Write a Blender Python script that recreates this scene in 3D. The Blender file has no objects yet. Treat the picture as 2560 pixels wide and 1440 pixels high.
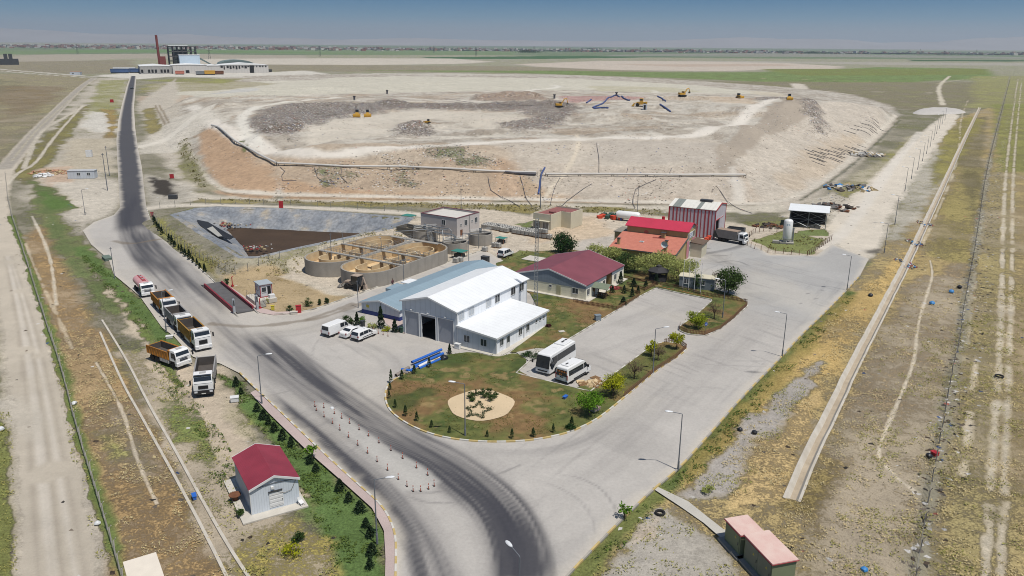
import bpy, bmesh, math, random
import numpy as np
from mathutils import Vector, Matrix
from mathutils.geometry import delaunay_2d_cdt
scene = bpy.context.scene
COL = scene.collection
random.seed(7)
RNG = np.random.default_rng(11)
# ------------------------------------------------------------------ camera, sky, sun, exposure
F, YH, ROLL, CH = 1991.0, 110.0, math.radians(0.45), 45.0
PITCH = math.atan((720 - YH) / F)
cam_d = bpy.data.cameras.new('camera'); cam = bpy.data.objects.new('camera', cam_d); COL.objects.link(cam)
cam_d.sensor_width = 36.0; cam_d.lens = 36.0 * F / 2560.0; cam_d.clip_start = 1.0; cam_d.clip_end = 80000.0
cam.matrix_world = Matrix.Translation((0, 0, CH)) @ (Matrix.Rotation(math.pi / 2 - PITCH, 4, 'X') @ Matrix.Rotation(ROLL, 4, 'Z'))
scene.camera = cam
scene.view_settings.view_transform = 'Standard'; scene.view_settings.look = 'None'
scene.view_settings.exposure = 0.16; scene.view_settings.gamma = 1.0
scene.cycles.filter_width = 1.0
SUN_AZ, SUN_EL = math.radians(-47), math.radians(66)       # azimuth measured from +X
sd = bpy.data.lights.new('sun', 'SUN'); so = bpy.data.objects.new('sun', sd); COL.objects.link(so)
sd.energy = 4.0; sd.angle = math.radians(0.53); sd.color = (1.0, 0.955, 0.89)
sdir = Vector((math.cos(SUN_AZ) * math.cos(SUN_EL), math.sin(SUN_AZ) * math.cos(SUN_EL), math.sin(SUN_EL)))
so.rotation_euler = sdir.to_track_quat('Z', 'Y').to_euler()
world = bpy.data.worlds.new('World'); scene.world = world; world.use_nodes = True
nt = world.node_tree; nt.nodes.clear()
def wn(t): return nt.nodes.new(t)
wo = wn('ShaderNodeOutputWorld'); bg = wn('ShaderNodeBackground'); sky = wn('ShaderNodeTexSky')
sky.sky_type = 'NISHITA'; sky.sun_disc = False; sky.sun_elevation = SUN_EL; sky.sun_rotation = math.pi / 2 - SUN_AZ
sky.altitude = 1000; sky.dust_density = 0.6; sky.air_density = 1.0
tc = wn('ShaderNodeTexCoord'); sx = wn('ShaderNodeSeparateXYZ'); nt.links.new(tc.outputs['Generated'], sx.inputs[0])
ramp = wn('ShaderNodeValToRGB'); nt.links.new(sx.outputs[2], ramp.inputs[0])
# low band of the sky above the plain: dusty grey at the skyline, blue a few degrees up
RS = [(0.0, (4.6, 5.1, 5.7)), (0.014, (3.5, 4.4, 5.3)), (0.030, (1.7, 3.5, 5.1)), (0.054, (0.4, 2.2, 4.4)), (0.16, (0.5, 2.1, 4.4))]
cr = ramp.color_ramp
while len(cr.elements) < len(RS): cr.elements.new(0.5)
for e, (p_, c_) in zip(cr.elements, RS): e.position = p_; e.color = (c_[0] , c_[1], c_[2], 1)
mr = wn('ShaderNodeMapRange'); mr.inputs[1].default_value = 0.10; mr.inputs[2].default_value = 0.30
nt.links.new(sx.outputs[2], mr.inputs[0])
mx = wn('ShaderNodeMix'); mx.data_type = 'RGBA'
nt.links.new(mr.outputs[0], mx.inputs['Factor']); nt.links.new(ramp.outputs[0], mx.inputs['A']); nt.links.new(sky.outputs[0], mx.inputs['B'])
nt.links.new(mx.outputs['Result'], bg.inputs[0]); bg.inputs[1].default_value = 0.07
nt.links.new(bg.outputs[0], wo.inputs[0])
# ------------------------------------------------------------------ photo pixel -> place on the ground (or at height z)
cp, sp, crl, srl = math.cos(PITCH), math.sin(PITCH), math.cos(ROLL), math.sin(ROLL)
def P(x, y, z=0.0):
 u, v = x - 1280, 720 - y
 u, v = crl * u - srl * v, srl * u + crl * v
 dx, dy, dz = u, F * cp + v * sp, -F * sp + v * cp
 t = (z - CH) / dz
 return Vector((dx * t, dy * t, z))
def PP(pts, z=0.0): return np.array([tuple(P(p[0], p[1], p[2] if len(p) > 2 else z)) for p in pts])
def ang(a, b): return math.atan2(b[1] - a[1], b[0] - a[0])
# ------------------------------------------------------------------ tagging
def tag(o, label=None, cat=None, group=None, kind=None):
 if label: o['label'] = label
 if cat: o['category'] = cat
 if group: o['group'] = group
 if kind: o['kind'] = kind
 return o
def thing(name, label, cat, loc=(0, 0, 0), rz=0.0, group=None):
 o = bpy.data.objects.new(name, None); COL.objects.link(o); o.empty_display_size = 0.2
 o.location = loc; o.rotation_euler = (0, 0, rz); return tag(o, label, cat, group)
def kids(o): return [c for c in COL.objects if c.parent == o]
CH_CACHE = {}
def copy_tree(src, loc, rz=0.0, label=None, scale=None):
 tree = CH_CACHE.get(src.name)
 if tree is None:
  tree = CH_CACHE[src.name] = [(c, kids(c)) for c in kids(src)]
 r = src.copy(); COL.objects.link(r); r.location = loc; r.rotation_euler = (0, 0, rz)
 if scale: r.scale = scale if hasattr(scale, '__len__') else (scale,) * 3
 if label: r['label'] = label
 for c, gs in tree:
  d = c.copy(); COL.objects.link(d); d.parent = r
  for g in gs:
   e = g.copy(); COL.objects.link(e); e.parent = d
 return r
# ------------------------------------------------------------------ mesh builder
class MB:
 def __init__(s): s.v = []; s.f = []; s.m = []; s.parts = []
 def add(s, vs, fs, m=0):
  n = len(s.v); s.parts.append((n, len(vs), fs, m)); s.v += [tuple(v) for v in vs]; s.f += [tuple(i + n for i in f) for f in fs]; s.m += [m] * len(fs); return s
 def box(s, c, d, rz=0.0, m=0, top=None, rx=0.0, ry=0.0):
  hx, hy, hz = d[0] / 2, d[1] / 2, d[2] / 2; tx, ty = top if top else (1, 1)
  vs = [(-hx, -hy, -hz), (hx, -hy, -hz), (hx, hy, -hz), (-hx, hy, -hz), (-hx * tx, -hy * ty, hz), (hx * tx, -hy * ty, hz), (hx * tx, hy * ty, hz), (-hx * tx, hy * ty, hz)]
  if rx or ry or rz:
   R = Matrix.Rotation(rz, 3, 'Z') @ Matrix.Rotation(ry, 3, 'Y') @ Matrix.Rotation(rx, 3, 'X')
   vs = [R @ Vector(v) for v in vs]
  vs = [(v[0] + c[0], v[1] + c[1], v[2] + c[2]) for v in vs]
  return s.add(vs, [(3, 2, 1, 0), (4, 5, 6, 7), (0, 1, 5, 4), (1, 2, 6, 5), (2, 3, 7, 6), (3, 0, 4, 7)], m)
 def b2(s, x0, x1, y0, y1, z0, z1, m=0): return s.box(((x0 + x1) / 2, (y0 + y1) / 2, (z0 + z1) / 2), (abs(x1 - x0), abs(y1 - y0), abs(z1 - z0)), 0, m)
 def prism(s, poly, a, b, axis='z', m=0):
  n = len(poly)
  area = sum(poly[i][0] * poly[(i + 1) % n][1] - poly[(i + 1) % n][0] * poly[i][1] for i in range(n))
  if area < 0: poly = poly[::-1]
  if axis == 'z': lo = [(p[0], p[1], a) for p in poly]; hi = [(p[0], p[1], b) for p in poly]
  elif axis == 'y': lo = [(p[0], b, p[1]) for p in poly]; hi = [(p[0], a, p[1]) for p in poly]
  else: lo = [(a, p[0], p[1]) for p in poly]; hi = [(b, p[0], p[1]) for p in poly]
  return s.add(lo + hi, [tuple(range(n))[::-1], tuple(range(n, 2 * n))] + [(i, (i + 1) % n, n + (i + 1) % n, n + i) for i in range(n)], m)
 def tube(s, pts, r, n=8, m=0, cap=True):
  pts = [Vector(p) for p in pts]; k = len(pts); rs = r if hasattr(r, '__len__') else [r] * k
  vs = []
  for i, p in enumerate(pts):
   d = (pts[min(i + 1, k - 1)] - pts[max(i - 1, 0)]).normalized()
   a = d.cross(Vector((0, 0, 1)) if abs(d.z) < 0.95 else Vector((1, 0, 0))).normalized(); b = a.cross(d)
   for j in range(n):
    t = 2 * math.pi * j / n; vs.append(p + (a * math.cos(t) + b * math.sin(t)) * rs[i])
  fs = [(i * n + j, i * n + (j + 1) % n, (i + 1) * n + (j + 1) % n, (i + 1) * n + j) for i in range(k - 1) for j in range(n)]
  if cap: fs += [tuple(range(n))[::-1], tuple(range((k - 1) * n, k * n))]
  return s.add(vs, fs, m)
 def cyl(s, c, r, h, n=16, axis='z', m=0, r2=None):
  d = {'z': (0, 0, 1), 'x': (1, 0, 0), 'y': (0, 1, 0)}[axis]; c = Vector(c); d = Vector(d)
  return s.tube([c, c + d * h], [r, r if r2 is None else r2], n, m)
 def bar(s, a, b, w, m=0): return s.tube([a, b], w * 0.7071, 4, m)
 def loft(s, rings, m=0, caps=True):
  n = len(rings[0]); vs = [v for r in rings for v in r]
  fs = [(i * n + j, i * n + (j + 1) % n, (i + 1) * n + (j + 1) % n, (i + 1) * n + j) for i in range(len(rings) - 1) for j in range(n)]
  if caps: fs += [tuple(range(n))[::-1], tuple(range((len(rings) - 1) * n, len(rings) * n))]
  return s.add(vs, fs, m)
 def mesh(s, name, mats, smooth=False, fix=True):
  me = bpy.data.meshes.new(name); me.from_pydata(s.v, [], s.f)
  for m in (mats if isinstance(mats, (list, tuple)) else [mats]): me.materials.append(m)
  if len(set(s.m)) > 1: me.polygons.foreach_set('material_index', s.m)
  if fix:
   bm = bmesh.new(); bm.from_mesh(me); bmesh.ops.recalc_face_normals(bm, faces=bm.faces); bm.to_mesh(me); bm.free()
  if smooth:
   me.polygons.foreach_set('use_smooth', [True] * len(me.polygons))
   try: me.set_sharp_from_angle(angle=math.radians(40))
   except Exception: pass
  me.update(); return me
 def build(s, name, mats, parent=None, smooth=False, fix=True, bevel=0.0):
  if name in ('side_wall', 'gable', 'painted_panel', 'downpipe') and len(s.parts) > 1:      # separate pieces are parts of their own
   for a, k, fs, m in s.parts: q = MB(); q.add(s.v[a:a + k], fs, m); o = q.build(name, mats, parent, smooth, fix, bevel)
   return o
  o = bpy.data.objects.new(name, s.mesh(name, mats, smooth, fix)); COL.objects.link(o)
  if parent: o.parent = parent
  if bevel:
   b = o.modifiers.new('bevel', 'BEVEL'); b.width = bevel; b.segments = 2; b.limit_method = 'ANGLE'
  return o
# ------------------------------------------------------------------ materials
MATS = {}
def NM(name):
 m = bpy.data.materials.new(name); m.use_nodes = True; t = m.node_tree
 return m, t, t.nodes['Principled BSDF'], t.nodes['Material Output']
def mat(name, col, rough=0.6, var=0.12, scale=1.5, metal=0.0, bump=0.0, ribs=None, dirt=None, spec=0.4, alpha=None, fine=14.0):
 """procedural paint/concrete/metal: broad + fine noise, optional ribs (axis, per metre, depth, colour drop) and dirt colour"""
 if name in MATS: return MATS[name]
 m, t, b, o = NM(name); N = t.nodes.new; L = t.links.new
 tc = N('ShaderNodeTexCoord'); geo = tc.outputs['Object']
 n1 = N('ShaderNodeTexNoise'); n1.inputs['Scale'].default_value = scale; n1.inputs['Detail'].default_value = 6; L(geo, n1.inputs['Vector'])
 n2 = N('ShaderNodeTexNoise'); n2.inputs['Scale'].default_value = fine; n2.inputs['Detail'].default_value = 3; L(geo, n2.inputs['Vector'])
 ad = N('ShaderNodeMath'); ad.operation = 'MULTIPLY_ADD'; L(n2.outputs[0], ad.inputs[0]); ad.inputs[1].default_value = 0.45; L(n1.outputs[0], ad.inputs[2])
 mr = N('ShaderNodeMapRange'); L(ad.outputs[0], mr.inputs[0]); mr.inputs[1].default_value = 0.42; mr.inputs[2].default_value = 1.02
 mx = N('ShaderNodeMix'); mx.data_type = 'RGBA'; L(mr.outputs[0], mx.inputs['Factor'])
 c = np.array(col); dk = np.array(dirt) if dirt is not None else c * (1 - 2 * var)
 mx.inputs['A'].default_value = (*(dk * 0.5 + c * 0.5 if dirt is not None else dk), 1); mx.inputs['B'].default_value = (*np.clip(c * (1 + var * 0.5), 0, 0.95), 1)
 out = mx.outputs['Result']; hsrc = None
 if ribs:
  ax, per, depth, drop = ribs
  sp_ = N('ShaderNodeSeparateXYZ'); L(geo, sp_.inputs[0])
  ml = N('ShaderNodeMath'); ml.operation = 'MULTIPLY'; L(sp_.outputs['XYZ'.index(ax)], ml.inputs[0]); ml.inputs[1].default_value = per
  fr = N('ShaderNodeMath'); fr.operation = 'FRACT'; L(ml.outputs[0], fr.inputs[0])
  gt = N('ShaderNodeMapRange'); gt.interpolation_type = 'SMOOTHSTEP'; L(fr.outputs[0], gt.inputs[0]); gt.inputs[1].default_value = 0.72; gt.inputs[2].default_value = 0.86
  pg = N('ShaderNodeMath'); pg.operation = 'PINGPONG'; L(fr.outputs[0], pg.inputs[0]); pg.inputs[1].default_value = 0.5
  mm = N('ShaderNodeMapRange'); L(pg.outputs[0], mm.inputs[0]); mm.inputs[1].default_value = 0.02; mm.inputs[2].default_value = 0.14
  mm.inputs[3].default_value = 1.0 - drop; mm.inputs[4].default_value = 1.0
  vm = N('ShaderNodeVectorMath'); vm.operation = 'SCALE'; L(out, vm.inputs[0]); L(mm.outputs[0], vm.inputs['Scale']); out = vm.outputs[0]
  hsrc = mm.outputs[0]
 L(out, b.inputs['Base Color']); b.inputs['Roughness'].default_value = rough; b.inputs['Metallic'].default_value = metal
 b.inputs['Specular IOR Level'].default_value = spec
 if bump or ribs:
  bp = N('ShaderNodeBump'); bp.inputs['Strength'].default_value = bump if bump else 0.6
  bp.inputs['Distance'].default_value = ribs[2] if ribs else 0.03
  L(hsrc if hsrc is not None else ad.outputs[0], bp.inputs['Height']); L(bp.outputs[0], b.inputs['Normal'])
 MATS[name] = m; return m
def glass(name='window_glass', col=(0.035, 0.045, 0.055), rough=0.08):
 if name in MATS: return MATS[name]
 m, t, b, o = NM(name); n = t.nodes.new('ShaderNodeTexNoise'); n.inputs['Scale'].default_value = 0.8
 r = t.nodes.new('ShaderNodeMapRange'); t.links.new(n.outputs[0], r.inputs[0]); r.inputs[3].default_value = rough * 0.6; r.inputs[4].default_value = rough * 1.8
 t.links.new(r.outputs[0], b.inputs['Roughness']); b.inputs['Base Color'].default_value = (*col, 1); b.inputs['Specular IOR Level'].default_value = 0.6
 MATS[name] = m; return m
def leafmat(name, col, hue=0.35):
 if name in MATS: return MATS[name]
 m, t, b, o = NM(name); N = t.nodes.new; L = t.links.new
 tc = N('ShaderNodeTexCoord'); n = N('ShaderNodeTexNoise'); n.inputs['Scale'].default_value = 1.6; n.inputs['Detail'].default_value = 8; L(tc.outputs['Object'], n.inputs['Vector'])
 g = N('ShaderNodeNewGeometry'); ad = N('ShaderNodeMath'); ad.operation = 'MULTIPLY_ADD'; L(g.outputs['Random Per Island'], ad.inputs[0]); ad.inputs[1].default_value = 0.55; L(n.outputs[0], ad.inputs[2])
 mr = N('ShaderNodeMapRange'); L(ad.outputs[0], mr.inputs[0]); mr.inputs[1].default_value = 0.4; mr.inputs[2].default_value = 1.15
 mx = N('ShaderNodeMix'); mx.data_type = 'RGBA'; L(mr.outputs[0], mx.inputs['Factor']); c = np.array(col)
 mx.inputs['A'].default_value = (*(c * (1 - hue * 1.3)), 1); mx.inputs['B'].default_value = (*np.clip(c * np.array([1.35, 1.25, 1.0]), 0, 1), 1)
 L(mx.outputs['Result'], b.inputs['Base Color']); b.inputs['Roughness'].default_value = 0.7; b.inputs['Specular IOR Level'].default_value = 0.2
 tr = N('ShaderNodeBsdfTranslucent'); L(mx.outputs['Result'], tr.inputs[0]); ms = N('ShaderNodeMixShader'); ms.inputs[0].default_value = 0.3
 L(b.outputs[0], ms.inputs[1]); L(tr.outputs[0], ms.inputs[2]); L(ms.outputs[0], o.inputs[0])
 MATS[name] = m; return m
# ------------------------------------------------------------------ numpy noise and distances
def hsh(i, j, s):
 h = (i.astype(np.int64) * 374761393 + j.astype(np.int64) * 668265263 + s * 1442695041) & 0x7fffffff
 h = ((h ^ (h >> 13)) * 1274126177) & 0x7fffffff
 return ((h ^ (h >> 16)) & 0xffff) / 65535.0
def vn(X, Y, scale, s=0):
 x, y = X / scale, Y / scale; i, j = np.floor(x), np.floor(y); fx, fy = x - i, y - j
 fx = fx * fx * (3 - 2 * fx); fy = fy * fy * (3 - 2 * fy); i = i.astype(np.int64); j = j.astype(np.int64)
 a, b, c, d = hsh(i, j, s), hsh(i + 1, j, s), hsh(i, j + 1, s), hsh(i + 1, j + 1, s)
 return (a * (1 - fx) + b * fx) * (1 - fy) + (c * (1 - fx) + d * fx) * fy
def fbm(X, Y, scale, s=0, o=4):
 r = 0; w = 0; a = 1.0
 for k in range(o): r = r + a * vn(X + 37.7 * k, Y - 19.1 * k, scale, s + k * 7); w += a; a *= 0.55; scale *= 0.48
 return r / w            # 0..1, mean .5
def sstep(a, b, x):
 t = np.clip((x - a) / (b - a), 0, 1); return t * t * (3 - 2 * t)
def poly_sd(poly, X, Y):     # + inside
 d2 = np.full(X.shape, 1e18); ins = np.zeros(X.shape, bool); n = len(poly)
 for i in range(n):
  ax, ay = poly[i][:2]; bx, by = poly[(i + 1) % n][:2]; ex, ey = bx - ax, by - ay; l2 = ex * ex + ey * ey + 1e-12
  t = np.clip(((X - ax) * ex + (Y - ay) * ey) / l2, 0, 1)
  d2 = np.minimum(d2, (X - ax - t * ex) ** 2 + (Y - ay - t * ey) ** 2)
  c = (ay > Y) != (by > Y)
  with np.errstate(divide='ignore', invalid='ignore'): ins ^= c & (X < ex * (Y - ay) / (ey if abs(ey) > 1e-12 else 1e-12) + ax)
 d = np.sqrt(d2); return np.where(ins, d, -d)
def line_uv(pts, X, Y):      # distance, along, signed across
 best = np.full(X.shape, 1e18); U = np.zeros(X.shape); V = np.zeros(X.shape); acc = 0.0
 for i in range(len(pts) - 1):
  ax, ay = pts[i][:2]; bx, by = pts[i + 1][:2]; ex, ey = bx - ax, by - ay; l = math.hypot(ex, ey) + 1e-9
  t = np.clip(((X - ax) * ex + (Y - ay) * ey) / l / l, 0, 1); dx, dy = X - ax - t * ex, Y - ay - t * ey
  d2 = dx * dx + dy * dy; k = d2 < best
  best = np.where(k, d2, best); U = np.where(k, acc + t * l, U); V = np.where(k, (ex * dy - ey * dx) / l, V); acc += l
 return np.sqrt(best), U, V
def smooth_line(pts, it=2):
 pts = [np.array(p, float) for p in pts]
 for _ in range(it):
  q = [pts[0]]
  for a, b in zip(pts[:-1], pts[1:]): q += [a * .75 + b * .25, a * .25 + b * .75]
  pts = q + [pts[-1]]
 return np.array(pts)
def smooth_poly(pts, it=1):
 pts = [np.array(p, float) for p in pts]
 for _ in range(it):
  q = []
  for i in range(len(pts)):
   a, b = pts[i], pts[(i + 1) % len(pts)]; q += [a * .8 + b * .2, a * .2 + b * .8]
  pts = q
 return np.array(pts)
def srgb(r, g, b, k=0.80):
 f = lambda v: ((v / 255 + 0.055) / 1.055) ** 2.4 if v > 10 else v / 255 / 12.92
 return np.array([f(r) * k, f(g) * k, f(b) * k])
def grid_mesh(name, X, Y, Z, faces, mat_, attrs):
 me = bpy.data.meshes.new(name); n = len(X); me.vertices.add(n)
 co = np.empty((n, 3), np.float32); co[:, 0] = X; co[:, 1] = Y; co[:, 2] = Z; me.vertices.foreach_set('co', co.ravel())
 nf = len(faces); me.loops.add(nf * 4); me.polygons.add(nf)
 me.loops.foreach_set('vertex_index', faces.astype(np.int32).ravel()); me.polygons.foreach_set('loop_start', np.arange(nf, dtype=np.int32) * 4)
 me.polygons.foreach_set('use_smooth', np.ones(nf, bool)); me.update(calc_edges=True); me.validate()
 for k, a in attrs.items():
  if a.ndim == 1: at = me.attributes.new(k, 'FLOAT', 'POINT'); at.data.foreach_set('value', a.astype(np.float32))
  else:
   at = me.attributes.new(k, 'FLOAT_COLOR', 'POINT'); c4 = np.ones((n, 4), np.float32); c4[:, :a.shape[1]] = a; at.data.foreach_set('color', c4.ravel())
 me.materials.append(mat_); o = bpy.data.objects.new(name, me); COL.objects.link(o); return o
# ------------------------------------------------------------------ terrain heights (landfill plateau, pond, drains)
BRK = [  # (px, py, z) break points of the landfill plateau, triangulated
 # toe
 (372,215,0),(385,300,0),(425,365,0),(468,420,0),(515,462,0),(585,484,0),(740,489,0),(900,493,0),(1100,495,0),(1300,498,0),(1500,503,0),(1700,509,0),(1850,508,0),(1930,503,0),(1990,488,0),(2070,440,0),(2150,375,0),(2245,290,0),
 (2230,265,0),(2120,233,0),(1900,212,0),(1500,188,0),(1000,182,0),(600,190,0),(420,205,0),
 # bench with the white pipe
 (508,352,4.5),(575,400,3.6),(640,432,3.2),(700,446,3.0),(900,452,2.9),(1300,462,2.9),(1500,466,2.8),(1700,470,2.8),(1850,474,2.6),
 (530,320,7.6),(590,360,6.6),(640,389,5.6),(700,416,4.6),(1000,426,4.4),(1340,438,4.2),(1500,440,4.2),(1860,443,4.4),
 # crest
 (470,245,7.5),(505,285,8.2),(560,318,9),(640,345,9.6),(760,366,10),(1100,371,10.2),(1450,358,10.8),(1700,361,10.8),(1790,360,11),
 (1804,386,8.4),(1860,360,9.2),(1940,322,9.8),(2060,280,10),(2140,258,9.6),(2195,266,8),
 # upper tier at right and back
 (1870,310,14.5),(1955,265,16.5),(2005,250,17),(2040,252,16.5),(1960,246,16.5),(1850,246,14.5),(1700,246,14),(1530,245,15),(1560,262,14.5),
 # ramp, inner plateau
 (560,275,9.5),(600,290,9.5),(540,245,10),(700,300,10.4),(900,340,10.4),(1200,330,10.6),(1450,320,11),(1650,320,12),
 (700,262,12),(950,262,12),(1200,262,12),(1430,268,12.5),(700,235,12),(1000,240,12),(1250,240,12.5),(1450,238,13),
 (600,210,4.5),(1000,200,5),(1400,205,6),(1800,228,8),(470,222,3),
]
_b3 = np.array([tuple(P(x, y, z)) for x, y, z in BRK])
_tv, _te, _tf, *_r = delaunay_2d_cdt([Vector((p[0], p[1])) for p in _b3], [], [], 0, 1e-6)
_zs = {}
for p in _b3: _zs[(round(p[0], 2), round(p[1], 2))] = p[2]
_tz = [_zs.get((round(v.x, 2), round(v.y, 2)), 0.0) for v in _tv]
TOE = smooth_poly(_b3[:25, :2], 1)
POND = [(433,536),(488,521),(542,517),(700,521),(860,531),(1029,544),(1002,564),(820,603),(643,642),(602,642),(520,592)]
POND_W = PP(POND, 2.0)
CHAN = PP([(1978,1250),(2022,1143),(2072,1046),(2142,897),(2206,775),(2262,667),(2317,553),(2368,443),(2405,360),(2450,268)])
PIT = [(1900,300)]
def tin(X, Y):
 z = np.zeros(X.shape)
 for f in _tf:
  a, b, c = [(_tv[i].x, _tv[i].y, _tz[i]) for i in f]
  x0, x1 = min(a[0], b[0], c[0]), max(a[0], b[0], c[0]); y0, y1 = min(a[1], b[1], c[1]), max(a[1], b[1], c[1])
  k = np.nonzero((X >= x0) & (X <= x1) & (Y >= y0) & (Y <= y1))[0]
  if not len(k): continue
  d = (b[1] - c[1]) * (a[0] - c[0]) + (c[0] - b[0]) * (a[1] - c[1])
  if abs(d) < 1e-9: continue
  l1 = ((b[1] - c[1]) * (X[k] - c[0]) + (c[0] - b[0]) * (Y[k] - c[1])) / d
  l2 = ((c[1] - a[1]) * (X[k] - c[0]) + (a[0] - c[0]) * (Y[k] - c[1])) / d; l3 = 1 - l1 - l2
  s = (l1 >= -1e-6) & (l2 >= -1e-6) & (l3 >= -1e-6); z[k[s]] = (l1 * a[2] + l2 * b[2] + l3 * c[2])[s]
 return z
# heaps: (px, py, z of base, radius along x, radius along y, height)
HEAPS = [(1035,318,10.5,13,8,2.4),(1250,330,10.8,22,7,1.6),(1180,310,11,20,7,1.5),(1500,300,11.5,26,14,3.2),(1280,247,12,34,10,2.6),(720,322,10.4,16,9,2.2),(1700,250,14,40,9,2.2),
 (1440,290,12,12,8,1.6),(560,262,9.6,16,10,1.6),(1560,338,11,16,6,.8),(1460,545,0,8,8,1.1),(1390,575,0,5,4,.7),(1725,470,2,9,5,1.6),(975,262,12,10,8,2.6),(620,245,10,30,10,1.2),(880,300,11,14,6,1.0),
 (1990,280,13,16,10,2.2),(780,225,9,40,12,1.5),(1050,215,6,50,14,1.5)]
GARB = [PP([(628,292),(650,272),(720,264),(900,261),(1150,262),(1400,262),(1445,276),(1440,292),(1380,298),(1290,281),(1050,273),(900,287),(800,300),(760,316),(720,332),(690,325),(650,312)], 11.5),
  PP([(1180,240),(1290,238),(1375,250),(1330,256),(1190,250)], 12.5), PP([(1260,312),(1330,298),(1420,283),(1450,290),(1400,312),(1300,335)], 11),
  PP([(985,320),(1060,312),(1085,326),(1060,336),(990,336)], 10.6), PP([(1880,246),(1990,243),(2040,252),(2070,280),(2045,282),(2000,252),(1900,250)], 16)]
def ground_z(X, Y, fine=True):
 X = np.asarray(X, float); Y = np.asarray(Y, float); z = np.zeros(X.shape)
 k = np.nonzero((X > -230) & (X < 420) & (Y > 225) & (Y < 1150))[0]
 if len(k):
  x, y = X[k], Y[k]; wx = x + 1.1 * (fbm(x, y, 18, 3, 3) - .5) * 2; wy = y + 1.1 * (fbm(x, y, 18, 8, 3) - .5) * 2
  t = (tin(wx, wy) * 2 + tin(wx + 1, wy + 1) + tin(wx - 1, wy + 1) + tin(wx - 1, wy - 1) + tin(wx + 1, wy - 1)) / 6
  m = np.clip(t / 3, 0, 1)
  t = t + m * ((fbm(x, y, 26, 5, 4) - .5) * (.5 + 1.2 * sstep(8.5, 10.5, t)) + (fbm(x, y, 5, 6, 4) - .5) * (.35 + .5 * sstep(8.5, 10.5, t)))
  g = np.zeros(x.shape)
  for q in GARB: g = np.maximum(g, sstep(-3, 3, poly_sd(q, x, y) + 5 * (fbm(x, y, 9, 21) - .5)))
  t = t + g * (fbm(x, y, 5, 22, 4) * 1.5 - .2 + vn(x, y, 1.6, 23) * .7)
  z[k] = t
 for px, py, hz, rx, ry, h in HEAPS:
  c = P(px, py, hz); d = np.hypot((X - c.x) / rx, (Y - c.y) / ry); k = np.nonzero(d < 1.3)[0]
  if len(k): z[k] += h * np.clip(1 - d[k] ** 1.3 * (0.75 + .5 * fbm(X[k], Y[k], rx * .4, 31)), 0, 1)
 k = np.nonzero((X > -130) & (X < 30) & (Y > 130) & (Y < 260))[0]
 if len(k):
  s = poly_sd(POND_W, X[k], Y[k]); berm = 2.0 * sstep(-9, -0.6, s)
  back = sstep(203, 214, Y[k]); berm = np.maximum(berm * (1 - back), np.minimum(berm, 2.0) * back)
  z[k] = np.where(s > 1.0, -5.0, np.maximum(z[k], berm - .12 * (s > -.6)))
 k = np.nonzero((X > 10) & (X < 420) & (Y > 50) & (Y < 640))[0]
 if len(k):
  d, u, v = line_uv(CHAN, X[k], Y[k]); z[k] -= 0.6 * (1 - sstep(.5, .8, d)) * (u > 0.3)
  z[k] += 0.18 * np.exp(-((d - 3.6) / 1.6) ** 2)
 if fine:
  k = np.nonzero(Y < 1500)[0]; z[k] += (fbm(X[k], Y[k], 7, 41, 3) - .5) * .22 * (z[k] > -.5) - .08
 return z
# ------------------------------------------------------------------ paved outline (needed by the ground paint too)
ROAD_PX = [(985,1475),(990,1400),(990,1345),(975,1300),(950,1262),(890,1210),(840,1165),(790,1118),(740,1070),(690,1022),(640,975),(600,935),(550,910),(512,903),(482,893),(455,865),(435,842),(405,820),(350,742),(300,700),(285,688),(272,650),(228,612),(207,577),(235,556),(285,538),(300,520),(297,470),(293,400),(291,350),(296,300),(305,260),(317,215),(326,190),
 (341,190),(338,230),(335,270),(338,320),(345,370),(355,420),(360,470),(366,520),(378,560),(391,580),(441,618),(495,668),(539,709),(552,715),(600,750),(650,782),(686,788),(740,784),(784,776),(851,752),(891,739),(985,703),(1060,676),(1130,652),(1210,626),(1262,655),
 (1300,720),(1500,700),(1580,670),(1700,655),(1738,612),(1770,590),(1840,600),(1880,612),(1925,638),(2040,640),(2080,612),(2172,648),(2150,690),(2117,727),(2060,785),(2000,842),(1955,893),(1850,1000),(1770,1092),(1695,1177),(1637,1222),(1540,1315),(1420,1440),(1390,1475)]
ROAD_W = PP(ROAD_PX)[:, :2]
LAWN1 = PP([(1112,891),(1050,918),(985,950),(968,968),(961,995),(972,1027),(1003,1054),(1050,1079),(1110,1097),(1180,1106),(1250,1108),(1320,1105),(1390,1093),(1440,1078),(1490,1052),(1515,1034),(1560,997),(1640,928),(1712,882),(1717,872),(1705,864),(1668,857),(1640,862),(1612,880),(1475,982),(1290,936),(1322,906),(1290,884),(1240,897),(1180,882)])[:, :2]
LAWN2 = PP([(1275,884),(1367,815),(1325,735),(1250,700),(1240,660),(1330,632),(1420,625),(1520,640),(1556,690),(1600,700),(1640,722),(1598,744),(1406,860),(1378,876),(1330,886)])[:, :2]
LAWN3 = PP([(1640,720),(1700,735),(1782,752),(1740,790),(1700,817),(1696,828),(1718,838),(1762,842),(1800,825),(1870,767),(1868,758),(1845,744),(1795,728),(1740,715),(1700,640),(1560,610),(1500,640),(1556,690),(1600,704)])[:, :2]
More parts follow.
